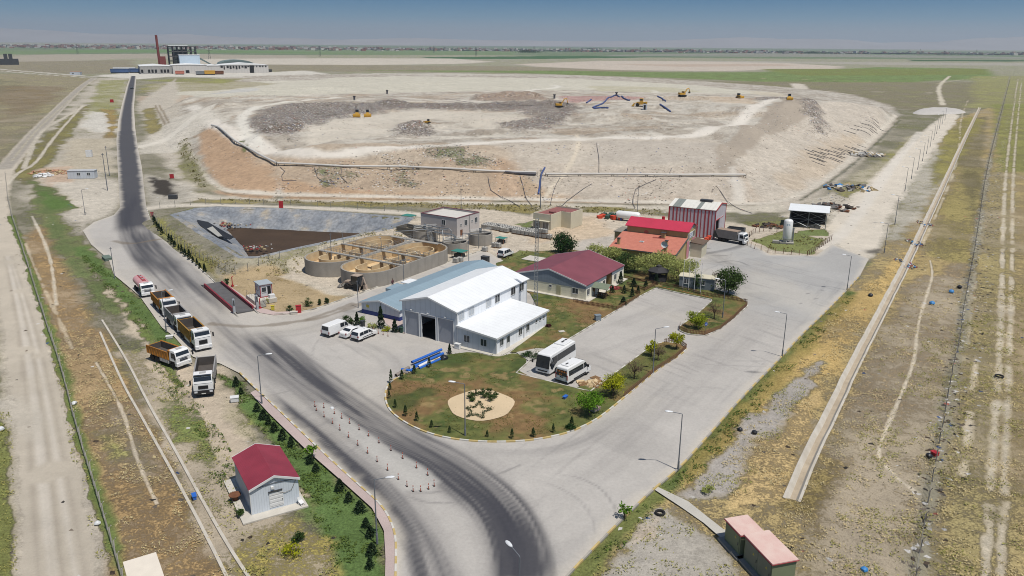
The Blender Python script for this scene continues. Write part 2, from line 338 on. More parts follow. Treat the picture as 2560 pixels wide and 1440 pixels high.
# ------------------------------------------------------------------ ground paint (albedo of soil, crops and weeds by place, plus painted shade on the upper landfill tier)
def build_ground():
 ys = np.concatenate([np.linspace(1700, 1450, 60), np.arange(1448, 330, -2.0), np.arange(330, 180, -1.25), np.arange(180, 124, -0.8)])
 dep = np.array([CH / max(1e-9, -(-F * sp + (720 - y) * cp)) * (F * cp + (720 - y) * sp) for y in ys])
 dep = np.concatenate([[3, 12, 22], dep[dep > 26], [5500, 6500, 8000, 10000, 13000, 18000, 26000]])
 a = np.concatenate([[-9, -4, -2.4, -1.6, -1.2, -1.0], np.arange(-0.86, 0.861, 0.00125), [1.0, 1.2, 1.6, 2.4, 4, 9]])
 nr, nc = len(dep), len(a); X = (dep[:, None] * a[None, :]).ravel(); Y = np.repeat(dep, nc)
 Z = ground_z(X, Y); n = len(X)
 soil = np.tile(srgb(152, 145, 124), (n, 1)); plant = np.tile(srgb(112, 112, 72), (n, 1)); cov = np.full(n, 0.45); lit = np.full(n, 0.004)
 big = fbm(X, Y, 900, 51, 4); med = fbm(X, Y, 60, 52, 4)
 def bl(k, w, s=None, p=None, c=None, l=None):
  w1 = w[:, None]
  if s is not None: soil[k] = soil[k] * (1 - w1) + np.array(s) * w1
  if p is not None: plant[k] = plant[k] * (1 - w1) + np.array(p) * w1
  if c is not None: cov[k] = cov[k] * (1 - w) + c * w
  if l is not None: lit[k] = lit[k] * (1 - w) + l * w
 def area(px, s=None, p=None, c=None, soft=1.0, wob=2.0, ws=6.0, k=1.0, z=0.0, l=None, seed=60, world=None):
  q = world if world is not None else PP(px, z)[:, :2]; q = np.asarray(q)[:, :2]; mg = soft + wob + 1
  i = np.nonzero((X > q[:, 0].min() - mg) & (X < q[:, 0].max() + mg) & (Y > q[:, 1].min() - mg) & (Y < q[:, 1].max() + mg))[0]
  if not len(i): return
  d = poly_sd(q, X[i], Y[i])
  if wob: d = d + (fbm(X[i], Y[i], ws, seed, 4) - .5) * 2 * wob
  bl(i, sstep(-soft, soft, d) * k, s, p, c, l)
 def line(px, w, s=None, p=None, c=None, soft=.5, wob=.4, ws=3.0, k=1.0, z=0.0, l=None, seed=70, brk=0):
  q = smooth_line(PP(px, z)[:, :2], 2); mg = w / 2 + soft + wob + 1
  i = np.nonzero((X > q[:, 0].min() - mg) & (X < q[:, 0].max() + mg) & (Y > q[:, 1].min() - mg) & (Y < q[:, 1].max() + mg))[0]
  if not len(i): return
  d, u, v = line_uv(q, X[i], Y[i]); d = d + (fbm(X[i], Y[i], ws, seed, 3) - .5) * 2 * wob; ww = (1 - sstep(w / 2 - soft, w / 2 + soft, d)) * k
  if brk: ww = ww * sstep(.5 - brk, .5 + .15 - brk, fbm(X[i], Y[i], 7, seed + 3, 3))
  bl(i, ww, s, p, c, l)
 G = srgb
 GREEN, OLIVE, YEL, DRY, BRN = G(92,104,58), G(116,116,66), G(176,150,84), G(168,150,104), G(132,112,74)
 DUST, PALE, TAN = G(192,182,164), G(206,200,186), G(186,158,126)
 ones = np.arange(n)
 # ---- far plain: bands of fields
 def band(pts, s, p=None, c=0.0, k=1.0, soft=None):
  q = PP(pts); sf = soft or 0.012 * q[:, 1].min(); area(None, s, p, c, sf, sf * 2, sf * 22, k, world=q, l=0, seed=80)
 far = sstep(700, 1500, Y); bl(ones, far, G(162,156,136), G(134,134,102), .5, 0)
 band([(-300,112),(800,112),(1400,116),(2900,132),(2900,150),(1800,146),(1200,138),(-300,136)], G(128,134,112), G(96,112,78), .6)
 band([(-200,128),(560,122),(900,124),(1300,126),(1300,138),(800,136),(400,130),(-200,140)], G(116,138,88), None, .1, .9)
 band([(130,124),(560,126),(900,134),(560,132),(130,131)], G(104,136,72), None, 0, .8)
 band([(1040,143),(1400,140),(1900,137),(1900,139),(1400,147),(1080,148)], G(66,104,60), None, 0, 1, 14)
 band([(1500,137),(1900,133),(2200,137),(2560,143),(2560,147),(2000,142),(1500,141)], G(150,148,134), None, 0, .7)
 band([(2270,149),(2600,150),(2600,154),(2275,153)], G(70,100,58), None, 0, 1, 10)
 band([(-100,150),(120,136),(400,134),(760,139),(760,146),(330,146),(0,160)], G(170,160,140), None, .1)
 band([(480,147),(800,146),(1130,146),(1250,154),(1150,160),(880,163),(480,160)], G(200,190,172), None, .04)
 band([(1270,160),(1500,152),(1900,154),(2115,166),(2100,172),(1800,178),(1500,175),(1330,167)], G(198,184,166), None, .05)
 band([(1500,160),(1950,160),(2000,165),(1700,167)], G(188,166,144), None, .05, .8)
 band([(1000,147),(1600,151),(2560,158),(2700,164),(2200,162),(1500,150)], G(172,166,150), None, .1, .8)
 band([(-200,158),(330,150),(350,182),(190,186),(-200,172)], G(150,140,118), G(130,122,96), .5)
 band([(380,160),(900,163),(1280,165),(1700,180),(1100,180),(620,178)], G(152,142,120), G(132,124,96), .5)
 band([(930,176),(1400,176),(1650,180),(1900,180),(2200,168),(2460,172),(2480,196),(2300,204),(2240,214),(2000,210),(1800,200),(1300,183)], G(124,132,78), G(104,122,64), .6)
 band([(1880,172),(2450,172),(2470,186),(2000,190)], G(128,132,66), G(112,124,56), .5)
 band([(2180,218),(2290,221),(2290,224),(2190,222)], G(170,146,78), None, .3, .8, 6)
 band([(1750,204),(2470,206),(2480,270),(2300,278),(2150,250),(1850,214)], G(144,134,110), G(124,120,84), .5)
 band([(2440,190),(2600,190),(2600,260),(2440,270)], G(156,148,106), G(136,134,76), .55, .8)
 # ---- left plain
 area([(-400,176),(180,188),(235,200),(140,275),(0,385),(-400,560)], G(156,144,118), G(138,130,96), .5, 6, 10, 40)
 area([(-50,196),(50,200),(60,225),(-50,240)], G(112,112,86), None, None, 8, 14, 40, .6)
 area([(0,215),(160,215),(100,280),(0,300)], G(140,122,94), G(128,104,66), .4, 8, 16, 40, .6)
 area([(240,195),(320,195),(305,260),(290,330),(288,520),(220,640),(60,480),(20,430),(150,290)], DUST, OLIVE, .38, 5, 9, 20)
 area([(250,200),(318,200),(300,262),(270,300),(210,300)], G(176,170,134), G(136,134,74), .5, 3, 6, 12)
 area([(200,270),(225,262),(130,405),(60,470),(20,440),(100,350)], G(140,130,98), G(120,112,62), .6, 2, 5, 10, .9)
 area([(225,278),(282,282),(284,330),(240,330),(200,318)], PALE, OLIVE, .12, 3, 5, 10)
 area([(255,272),(292,275),(290,345),(255,345),(275,315)], G(164,140,100), G(146,122,66), .6, 2, 4, 8, .9)
 area([(180,345),(285,345),(290,430),(130,430)], G(188,176,152), G(136,124,74), .25, 3, 6, 12)
 area([(95,420),(170,415),(200,455),(120,470)], G(198,168,140), OLIVE, .1, 2, 4, 8, .8)
 area([(130,455),(290,448),(296,525),(235,545),(205,565),(150,500)], G(204,194,176), OLIVE, .12, 2, 4, 8)
 area([(75,450),(130,470),(190,520),(150,530),(230,680),(300,720),(420,850),(380,850),(240,740),(150,650),(95,530)], G(160,152,112), GREEN, .75, 2, 3.5, 6)
 area([(105,480),(180,512),(130,525)], None, G(80,104,44), .9, 1.5, 3, 5)
 # ---- left foreground
 area([(0,560),(60,600),(150,880),(310,1440),(0,1480),(-400,1480),(-400,560)], DUST, OLIVE, .2, 1.5, 2, 6)
 area([(-400,1020),(28,1020),(46,1480),(-400,1480)], G(166,154,112), G(112,116,56), .75, 1.2, 1.6, 4)
 area([(-400,620),(0,640),(20,860),(0,1000),(-400,1000)], G(172,162,134), G(120,120,72), .5, 2, 2, 5)
 area([(55,600),(100,560),(240,800),(300,900),(420,1100),(590,1480),(305,1480),(220,1160),(120,820)], G(188,162,124), G(154,126,80), .52, 1.5, 2, 5)
 area([(130,850),(250,830),(330,1000),(400,1180),(260,1180)], G(178,156,124), G(148,126,90), .52, 2, 3, 6, .7)
 area([(250,980),(330,1040),(420,1200),(350,1240),(290,1120)], G(178,164,140), G(124,116,80), .5, 1.5, 2.5, 5, .8)
 area([(235,1080),(300,1090),(330,1130),(270,1150)], G(160,154,112), G(140,136,74), .6, 1, 2, 4)
 area([(290,880),(420,860),(640,1180),(720,1330),(690,1480),(570,1480),(520,1350),(400,1080)], G(198,182,156), G(142,132,80), .38, 1, 2, 4)
 area([(400,1000),(470,1000),(560,1130),(530,1160),(450,1090)], G(190,178,140), G(112,122,60), .6, 1, 2, 4)
 area([(250,680),(300,690),(420,850),(500,910),(560,915),(560,960),(640,1060),(560,1080),(470,960),(350,880)], G(198,182,156), OLIVE, .3, 1, 2, 4)
 line([(400,905),(470,960),(510,1010),(550,1070),(600,1130)], 3.4, G(204,186,160), None, .03, .9, .9, 3)
 line([(200,620),(262,680),(320,740),(372,800),(415,850),(450,890)], 3.0, G(150,142,100), G(84,106,50), .75, .9, 1.2, 3)
 line([(330,790),(380,850),(420,920),(480,1010),(520,1090)], 1.2, None, G(96,112,50), .7, .6, .9, 3, .8)
 area([(545,935),(590,945),(660,1010),(760,1110),(860,1210),(935,1280),(955,1340),(960,1480),(850,1480),(830,1380),(760,1250),(690,1120),(600,1020)], G(150,142,102), G(84,108,50), .8, .7, 1.5, 3)
 area([(560,990),(620,1050),(700,1150),(640,1130),(575,1040)], G(196,182,148), G(128,128,66), .4, .8, 1.4, 3)
 area([(590,1330),(700,1300),(830,1360),(850,1480),(590,1480)], G(204,186,150), G(150,136,64), .5, .8, 1.6, 3)
 area([(700,1170),(800,1260),(780,1290),(740,1210)], G(206,190,158), OLIVE, .2, .6, 1, 2.5, .8)
 area([(0,1400),(-5,1400),(0,1480)], DUST)
 # left dirt road
 line([(236,194),(200,218),(141,277),(77,342),(12,420),(-15,500),(0,600),(40,720),(75,880),(110,1080),(150,1400),(170,1650)], 6.4, G(198,186,166), OLIVE, .0, .8, .7, 4)
 line([(236,194),(200,218),(141,277),(77,342),(12,420)], 5, G(150,144,134), OLIVE, .04, .8, .5, 4, .7)
 for off, cl in ((-18, G(214,204,188)), (26, G(214,204,188)), (-38, G(176,164,146)), (4, G(172,160,142)), (44, G(180,168,150)), (-8, G(208,198,182))): line([(20 + off * .2, 640), (62 + off * .5, 800), (98 + off * .8, 1000), (145 + off * 1.4, 1400), (160 + off * 1.5, 1500)], .5, cl, None, 0, .4, .3, 5, .75, brk=.22)
 area([(-30,1000),(40,985),(110,1030),(90,1100),(-30,1040)], G(202,192,174), None, .03, 1.5, 1.2, 4, .7)
 line([(25,540),(66,640),(115,800),(156,920),(196,1080),(246,1240),(306,1440)], 1.5, None, G(92,108,48), .85, .5, .7, 3, .95)
 pass
 line([(240,905),(275,965),(307,1027),(325,1085),(340,1140),(365,1200),(392,1258)], .28, G(216,202,176), None, 0, .18, .12, 3, .85)
 line([(80,540),(110,600),(130,660),(140,760)], .5, G(210,200,178), None, .0, .3, .3, 4, .8)
 line([(60,420),(95,330),(150,300),(215,262)], 1.8, G(196,186,166), None, .1, .6, .5, 6, .9)
 line([(20,460),(45,430),(90,410),(128,350),(208,262)], 1.3, G(202,192,172), None, 0, .5, .3, 4, .9)
 line([(30,400),(90,325),(160,262),(225,205)], 1.0, G(188,178,150), None, .1, .5, .4, 6, .7)
 line([(60,600),(90,680),(130,760),(180,870)], .5, G(204,192,164), None, 0, .3, .3, 3, .5, brk=.2)
 # ---- right fields
 area([(2117,727),(2190,640),(2380,300),(2470,270),(2700,270),(3400,700),(3400,1480),(1390,1480),(1640,1220)], G(182,166,134), G(156,136,86), .52, 1, 2, 5)
 area([(2130,740),(2260,640),(2360,460),(2300,640),(2180,790),(2060,960),(1960,1240),(1900,1240),(1660,1210),(2010,850)], G(192,168,120), G(172,144,82), .58, 1, 2.0, 4)
 area([(2160,900),(2260,720),(2420,640),(2400,900),(2320,1280),(2200,1480),(2040,1300)], G(184,168,140), G(150,130,96), .42, 1.5, 3, 6)
 area([(2300,640),(2400,420),(2470,420),(2440,660)], G(164,148,104), G(138,126,70), .6, 2, 3, 8, .9)
 area([(2380,380),(2400,300),(2470,290),(2440,560)], G(134,124,92), G(112,104,66), .5, 2, 3, 8, .8)
 area([(2480,430),(2700,430),(3300,800),(3300,1480),(2300,1480)], G(182,166,130), G(146,132,84), .52, 2, 3, 7)
 area([(2540,440),(2700,440),(3300,900),(3300,1480),(2520,1480)], G(184,162,120), G(154,134,86), .5, 2, 3, 8, .8)
 area([(2480,260),(2600,260),(2700,430),(2490,430)], G(140,134,84), G(118,122,54), .6, 3, 4, 10, .8)
 area([(2060,1200),(2200,1150),(2280,1240),(2290,1480),(2080,1480),(2000,1400)], G(184,168,142), G(138,120,84), .35, 2, 3, 5, .8)
 area([(1955,1260),(2060,1130),(2120,1160),(2050,1330),(1990,1290)], G(160,138,92), G(128,112,58), .6, 1.5, 2.5, 4, .7)
 line([(2128,730),(2010,848),(1965,895),(1860,1003),(1705,1180),(1650,1226)], 2.0, G(130,126,80), G(84,96,44), .8, .7, 1.0, 3)
 line([(2125,742),(2030,850),(1980,905),(1880,1020),(1735,1185)], 2.6, G(176,150,92), G(140,122,58), .7, .9, 1.2, 3, .8)
 area([(1960,960),(2060,900),(1960,1080),(1890,1160),(1860,1240),(1700,1240),(1760,1170),(1880,1040)], G(178,170,160), G(128,128,80), .3, .8, 1.8, 3)
 area([(1880,1100),(1960,1080),(2000,1010),(2060,960),(1960,1240),(1830,1270)], G(196,172,126), G(176,150,96), .58, 1, 2, 4)
 area([(1640,1260),(1780,1330),(1860,1480),(1480,1480)], G(186,178,164), G(142,136,80), .34, .8, 1.6, 3)
 area([(1600,1320),(1650,1290),(1640,1340),(1580,1360)], G(206,188,164), None, .05, .6, .8, 2, .9)
 line([(1636,1228),(1560,1310),(1480,1400),(1420,1470)], 2.2, G(150,140,92), G(104,110,52), .75, .6, .9, 3)
 area([(2270,430),(2380,340),(2400,380),(2330,500),(2250,600),(2210,600)], G(190,182,164), G(140,134,80), .4, 2, 3, 6)
 area([(2360,330),(2420,290),(2460,300),(2390,420),(2330,470)], G(162,150,104), G(132,124,60), .6, 2, 3, 6, .9)
 # foot track, double track, rubbish line along the fence
 line([(2325,651),(2333,686),(2322,721),(2293,814),(2288,900),(2258,974),(2214,1075),(2192,1136),(2215,1165),(2249,1197),(2297,1232)], .34, G(218,204,178), None, 0, .2, .12, 3, .85)
 line([(2297,1232),(2350,1240),(2400,1210),(2412,1160),(2430,1000),(2440,900)], .7, G(216,202,176), None, .1, .4, .3, 3, .7, brk=.2)
 for off, w_ in ((0, .8), (24, .7)): line([(2545+off*.4,195),(2530+off*.6,300),(2513+off*.8,440),(2507+off,600),(2504+off,760),(2500+off,887),(2484+off*1.3,1119),(2472+off*1.4,1294),(2462+off*1.6,1480)], w_, G(204,192,168), None, .05, .4, .4, 3, .85, brk=.25)
 line([(2420,250),(2400,300),(2400,380),(2370,470),(2330,560),(2300,620)], .8, G(206,192,162), None, .1, .5, .4, 5, .7, brk=.2)
 line([(2410,900),(2430,780),(2440,640)], .7, G(198,186,160), None, .1, .5, .4, 5, .5, brk=.15)
 line([(2525,190),(2490,330),(2466,440),(2440,619),(2414,747),(2396,884),(2389,900),(2345,1145),(2315,1294),(2294,1440)], 1.8, G(150,146,124), None, .35, .8, .8, 3, .8, l=.30)
 line([(2545,195),(2500,420),(2470,600),(2440,800),(2400,1000),(2370,1200)], 3.0, None, None, None, 1.5, 1.2, 5, .8, l=.14)
 # tracks on the far plain
 line([(2357,262),(2350,240),(2345,222),(2355,206),(2375,190)], 4, G(206,196,172), None, .05, 1.5, 1.5, 12)
 line([(1810,222),(2100,228),(2330,232)], 2.2, G(196,186,164), None, .05, 1, 1, 15, .7)
 line([(1900,196),(2100,200),(2240,206)], 2.6, G(186,176,140), None, .05, 1, 1, 15, .6)
 line([(2340,210),(2420,196),(2500,194)], 3, G(186,176,140), None, .05, 1, 1, 15, .6)
 area([(1975,208),(2010,210),(2025,224),(1988,224)], G(206,196,178), None, .05, 3, 2, 10)
 area([(1810,222),(1950,222),(2060,240),(1900,240)], G(206,196,178), None, .08, 4, 6, 15, .9)
 line([(-10,172),(60,178),(140,184),(230,192),(330,186)], 8, PALE, None, .03, 2, 1.5, 15)
 line([(-10,176),(100,186),(225,194)], 4, PALE, None, .03, 2, 1, 15)
 # power plant apron
 area([(235,190),(330,180),(640,182),(760,176),(830,186),(700,192),(560,194),(420,192),(345,198)], PALE, None, .03, 6, 8, 30)
 # ---- landfill: tiers, slopes, plateau
 area(None, G(196,188,173), OLIVE, .06, 4, 5, 14, world=TOE, seed=90)
 # wheel ruts, bare dirt and dust on the landfill
 kk = np.nonzero((Y > 230) & (Y < 1250) & (X > -700) & (X < 450))[0]; xk, yk = X[kk], Y[kk]; ins = (poly_sd(TOE, xk, yk) > -4) * (1 - .75 * sstep(-3, 6, poly_sd(PP([(1790,358),(1880,305),(1955,264),(2010,250),(2130,255),(2200,268),(2240,292),(2150,375),(2070,440),(1985,485),(1900,440)], 6)[:, :2], xk, yk)))
 bl(kk, sstep(.50, .60, fbm(xk * .5, yk, 9, 88, 6)) * .55 * ins, G(166,154,136)); bl(kk, sstep(.56, .64, fbm(xk, yk * .7, 5, 89, 6)) * .5 * ins, G(146,132,114), None, None, .06)
 bl(kk, sstep(.55, .62, fbm(xk * .35, yk, 13, 87, 5)) * .6 * (Z[kk] > 6), G(216,206,188)); bl(kk, sstep(.57, .63, fbm(xk * .25, yk, 6, 85, 5)) * .4 * ins, G(150,138,120), None, None, .05); bl(kk, sstep(.60, .66, fbm(xk * .7, yk, 18, 86, 6)) * .5 * (Z[kk] > 4), G(176,154,126), None, None, .1)
 area([(372,200),(640,190),(1000,184),(1400,190),(1750,205),(1960,232),(1820,250),(1500,236),(1100,246),(700,262),(560,262),(420,240)], G(206,200,180), G(176,170,140), .2, 4, 8, 25, .9, 6)
 area([(360,205),(560,196),(700,205),(520,222),(350,225)], G(170,160,128), G(142,136,74), .5, 5, 10, 20, .8, 2)
 area([(440,194),(620,194),(560,206),(350,200)], G(150,142,96), G(132,132,66), .6, 5, 8, 20, .8, 1)
 area([(1470,214),(1690,214),(1760,232),(1500,236)], G(190,182,150), G(158,152,110), .4, 4, 8, 20, .7, 8)
 area([(1860,218),(1960,224),(2000,240),(1900,240)], G(200,188,164), OLIVE, .1, 4, 6, 14, .8, 8)
 area([(345,228),(470,226),(560,240),(470,250),(350,244)], G(188,166,142), None, .05, 3, 5, 12, .8, 4)
 area([(490,222),(650,228),(640,240),(500,240)], G(196,194,188), None, .02, 3, 5, 8, .8, 6)
 for q in ([(500,340),(535,325),(610,375),(700,425),(690,470),(600,478),(540,455),(505,395)], [(690,420),(1000,432),(1240,436),(1220,480),(900,484),(700,472)]):
  area(q, G(188,154,118), G(146,128,84), .14, 1.5, 2, 8, .95, 3)
 area([(560,318),(700,368),(1100,376),(1330,384),(1250,432),(900,420),(700,408),(620,370)], G(188,168,142), G(140,132,92), .2, 2.5, 4, 9, .8, 8)
 area([(1240,436),(1500,446),(1860,450),(1900,490),(1500,490),(1230,482)], G(190,160,128), G(150,134,92), .18, 2, 4, 7, .9, 2)
 area([(1330,440),(1450,448),(1420,495),(1300,490)], G(194,168,136), G(140,126,74), .4, 2, 4, 6, .7, 2)
 area([(1230,376),(1450,362),(1800,362),(1806,386),(1900,430),(1860,444),(1500,436),(1380,430)], G(196,184,166), None, .03, 3, 5, 10, .9, 8)
 area([(1480,364),(1790,364),(1800,392),(1620,392),(1480,385)], G(182,172,158), None, .03, 1.5, 3, 8, .6, 9)
 line([(1805,386),(1830,410),(1850,440),(1870,470)], 3.5, G(214,206,192), None, .02, 1.5, 1, 6, .8, 7)
 line([(1440,360),(1450,385),(1420,410),(1380,432),(1350,445),(1330,490)], 1.6, G(212,198,174), None, .02, .7, .5, 5, .9, 7)
 area([(1930,325),(2060,285),(2140,262),(2190,270),(2235,292),(2150,375),(2070,440),(1985,485),(1900,470),(1830,420)], G(200,188,170), G(150,146,124), .06, 3, 3, 10, .9, 5)
 area([(2020,380),(2130,340),(2160,350),(2060,430),(1960,480),(1950,450)], G(192,172,144), G(130,130,100), .12, 3, 5, 9, .6, 2)
 area([(1790,358),(1880,308),(1960,268),(2005,252),(2060,276),(1930,322),(1806,384)], G(170,157,139), None, .02, 1.2, 2, 9, .95, 12)  # face of the upper tier: its shade is put into the soil colour
 # plateau haul roads
 line([(480,250),(520,285),(570,318),(640,350),(760,374),(900,372),(1080,368),(1300,358),(1480,352),(1750,352),(1880,300),(1960,262)], 7, G(222,214,200), None, .0, 2, 1.5, 10, .95, 9.8)
 line([(640,350),(610,310),(605,285),(640,272),(720,262),(850,250)], 6, G(222,216,202), None, .0, 1.5, 1.2, 10, .95, 10)
 line([(1480,352),(1250,340),(1000,352),(880,356)], 6, G(210,202,186), None, 0, 2, 2, 10, .6, 10)
 line([(1300,242),(1320,232),(1380,222),(1405,212),(1340,208)], 7, G(218,212,198), None, 0, 2, 1.5, 14, .9, 9)
 line([(1405,218),(1640,222),(1640,236)], 5, G(214,208,192), None, 0, 2, 1.5, 14, .8, 9)
 line([(1000,245),(1150,252),(1350,258)], 7, G(216,208,194), None, 0, 2.5, 2, 14, .8, 12)
 line([(345,246),(450,242),(640,238),(900,240)], 6, G(212,206,190), None, .02, 2.5, 2, 14, .8, 7)
 area([(780,310),(900,292),(1050,282),(1250,288),(1350,306),(1240,325),(1080,300),(900,345),(760,352)], G(208,198,180), None, .02, 3, 5, 12, .8, 10.5)
 area([(1770,250),(1900,250),(1880,268),(1790,264)], G(200,178,150), None, .03, 3, 3, 10, .7, 14)
 # rubbish
 for q in GARB: area(None, G(142,132,121), G(150,142,130), .3, 4, 6, 7, .9, world=q, l=.55, seed=21)
 area([(630,290),(900,264),(1000,266),(860,290),(740,318)], G(140,134,126), None, None, 4, 7, 8, .5, 11.5, l=.65)
 area([(960,262),(1440,264),(1440,276),(1250,274),(960,270)], G(112,98,86), None, None, 2, 4, 8, .5, 12, l=.5)
 area([(1400,240),(1560,238),(1640,246),(1590,256),(1420,256)], G(196,140,132), None, .05, 3, 5, 9, .75, 13.5, l=.4)
 area([(740,250),(1000,240),(1250,246),(1420,262),(1000,262),(740,266)], None, None, None, 5, 6, 12, .7, 11, l=.08)
 area([(1180,240),(1290,238),(1375,250),(1330,256),(1190,250)], G(170,146,122), None, .1, 3, 5, 9, .8, 12.5, l=.3)
 area([(640,310),(760,320),(720,336),(660,328)], G(120,104,90), None, None, 2, 3, 6, .7, 10.5, l=.8)
 for q in ([(790,405),(880,400),(900,425),(800,424)],[(1050,385),(1150,385),(1190,410),(1060,400)],[(960,395),(1040,400),(1040,425),(940,425)],[(1170,395),(1230,400),(1250,412),(1170,408)]):
  area(q, None, G(104,116,72), .5, 3, 5, 6, .9, 7, l=.3)
 for q in ([(920,445),(980,440),(985,468),(930,470)],[(690,450),(740,450),(740,480),(680,478)],[(840,450),(880,452),(870,470),(830,466)],[(1090,455),(1170,450),(1180,478),(1080,474)],[(1290,450),(1380,450),(1390,480),(1280,478)],[(1560,460),(1690,455),(1700,485),(1560,485)]):
  area(q, None, G(120,116,78), .36, 3, 5, 5, .8, 2.5, l=.1)
 area([(590,345),(620,350),(610,365)], None, G(92,110,60), .8, 2, 3, 5, .9, 8)
 # ---- strip between landfill and plant: perimeter road with drain
 area([(470,480),(600,494),(900,500),(1300,505),(1700,516),(1950,510),(1960,530),(1660,530),(1300,520),(900,508),(480,500)], G(204,194,174), OLIVE, .16, 2, 2.5, 7)
 area([(480,497),(700,500),(1000,506),(1340,512),(1660,524),(1650,540),(1300,530),(1000,515),(700,508),(500,508)], G(196,184,158), G(134,122,66), .55, 1.5, 3.5, 6, .95)
 area([(1460,520),(1680,520),(1680,545),(1460,535)], None, G(128,120,66), .5, 1.5, 3, 6, .8)
 for q in ([(395,262),(440,330),(468,392),(500,440),(540,470),(600,484),(900,492),(1300,498),(1700,508),(1900,508)],):
  line(q, 3.2, G(212,202,184), None, .02, 1, .6, 8); line([(x, y + 5) for x, y in q], .9, G(118,108,84), G(104,104,64), .4, .5, .4, 6, .7)
 line([(2240,290),(2150,378),(2070,445),(1990,494),(1900,512)], 2.4, G(206,196,178), None, .05, 1, .8, 7)
 line([(2250,300),(2160,388),(2085,448),(2000,500)], 1.4, G(112,112,92), G(112,112,66), .5, .8, .8, 5, .8, l=.1)
 area([(440,195),(470,400),(500,460),(470,480),(420,420),(370,330),(345,260)], DUST, OLIVE, .25, 3, 4, 10)
 area([(358,272),(388,268),(408,330),(370,335)], G(156,146,112), G(132,120,68), .6, 2, 3, 8, .9)
 for off in (0, 10): line([(388+off,262),(405+off,300),(420+off,330)], 1.2, G(140,124,98), None, .1, .5, .4, 5, .8)
 area([(440,365),(470,360),(520,460),(560,475),(500,480),(455,430)], G(176,166,134), G(122,120,70), .5, 2, 3.5, 7, .9)
 area([(430,310),(510,300),(560,330),(440,380),(350,385),(345,360)], G(206,198,182), None, .05, 2, 3, 8, .8)
 line([(345,368),(420,350),(500,318),(540,300)], 6, G(214,206,190), None, 0, 1.5, 1.2, 9)
 area([(360,435),(470,460),(480,500),(372,525)], G(192,184,170), None, .05, 2, 3, 6, .6)
 area([(376,444),(415,450),(434,466),(432,486),(410,492),(385,474)], G(62,56,50), None, .02, 1.2, 2.5, 5, .96)
 line([(372,520),(450,510),(600,516),(800,520),(1000,530),(1060,538)], 5, G(208,198,180), None, .02, 1.2, .8, 7)
 # pond outer banks, hedge strip along the road
 area([(378,560),(400,545),(440,600),(560,670),(640,668),(1000,580),(1050,590),(760,680),(690,690),(600,672),(500,668),(441,618)], G(186,176,148), G(142,138,86), .5, 1, 2, 4)
 area([(376,540),(395,556),(470,622),(540,672),(545,700),(500,668),(441,618),(390,575)], G(186,170,116), G(124,120,56), .65, .8, 1.6, 4)
 area([(560,690),(610,680),(700,675),(745,700),(835,735),(880,745),(784,778),(690,786),(640,770),(560,712)], G(188,164,122), G(158,134,76), .45, 1, 1.6, 5)
 area([(690,690),(745,685),(900,730),(840,740),(740,700)], G(206,194,172), OLIVE, .1, 1, 1.4, 4)
 # plant yard and dirt between the buildings
 area([(700,690),(745,660),(1050,560),(1180,520),(1330,540),(1560,530),(1700,545),(1860,560),(1960,570),(2060,560),(2100,610),(2060,640),(1700,650),(1540,640),(1330,640),(1240,660),(900,745)], G(204,190,168), OLIVE, .08, 1.5, 2.5, 6)
 area([(1335,560),(1490,548),(1540,580),(1480,600),(1400,600),(1330,610)], G(206,182,150), OLIVE, .12, 1.5, 2, 5, .8)
 area([(1240,655),(1300,625),(1390,632),(1330,650),(1290,675)], None, G(104,110,56), .75, .8, 1.5, 4)
 area([(1290,560),(1340,548),(1330,575)], None, G(104,116,60), .6, 1, 1.5, 4)
 area([(1340,610),(1400,600),(1420,640),(1340,640)], G(200,184,156), OLIVE, .3, 1, 1.5, 4)
 area([(1460,600),(1540,590),(1520,640),(1420,640)], G(192,184,172), None, .03, 1, 1.5, 5, .8)
 area([(1880,600),(1960,575),(2075,600),(2030,635),(1930,625)], G(184,170,136), G(110,116,60), .65, .8, 1.2, 4)
 area([(1990,575),(2080,570),(2070,590),(1980,588)], None, G(104,116,62), .7, 1, 1.5, 4)
 area([(1850,555),(1960,552),(1950,568),(1870,566)], None, G(116,116,66), .6, 1, 1.5, 4, .9)
 area([(2080,470),(2200,400),(2270,340),(2310,330),(2230,410),(2150,490),(2080,540)], G(186,176,148), G(130,126,66), .5, 2, 3.5, 6)
 area([(1960,540),(2080,480),(2130,500),(2080,545)], G(196,186,166), G(120,118,82), .3, 1.5, 2.5, 5, l=.1)
 area([(2085,600),(2062,566),(2090,525),(2150,475),(2205,422),(2262,372),(2330,310),(2370,282),(2400,288),(2345,360),(2285,440),(2225,540),(2200,620),(2172,652),(2100,640)], G(214,203,184), OLIVE, .02, 1.2, 1.5, 7)
 line([(2060,620),(2110,580),(2150,530),(2190,470),(2240,400),(2300,330)], 3.5, G(216,208,194), None, 0, 1, .6, 6, .8)
 area([(2165,625),(2205,622),(2200,632),(2170,632)], G(92,88,80), None, 0, .8, 1, 3, .8)
 # around the paved area a dusty margin
 i = np.nonzero((X > -130) & (X < 130) & (Y > 55) & (Y < 420))[0]; d = poly_sd(ROAD_W, X[i], Y[i])
 # clean up beneath pond
 cov *= 0.55 + 0.9 * fbm(X, Y, 14, 95, 4); soil *= (0.9 + .2 * fbm(X, Y, 11, 96, 4))[:, None]; soil *= (0.93 + .14 * fbm(X, Y, 2.4, 97, 3))[:, None]
 plant *= (0.8 + .4 * fbm(X, Y, 8, 98, 3))[:, None]
 lum = plant @ np.array([.25, .6, .15]); plant[:] = (plant * .84 + lum[:, None] * .16) * 1.17; lum = soil @ np.array([.25, .6, .15]); soil[:] = (soil * .85 + lum[:, None] * .15) * 1.04
 # shader
 m, t, b, o = NM('ground_soil'); N = t.nodes.new; L = t.links.new
 def attr(k): q = N('ShaderNodeAttribute'); q.attribute_name = k; return q
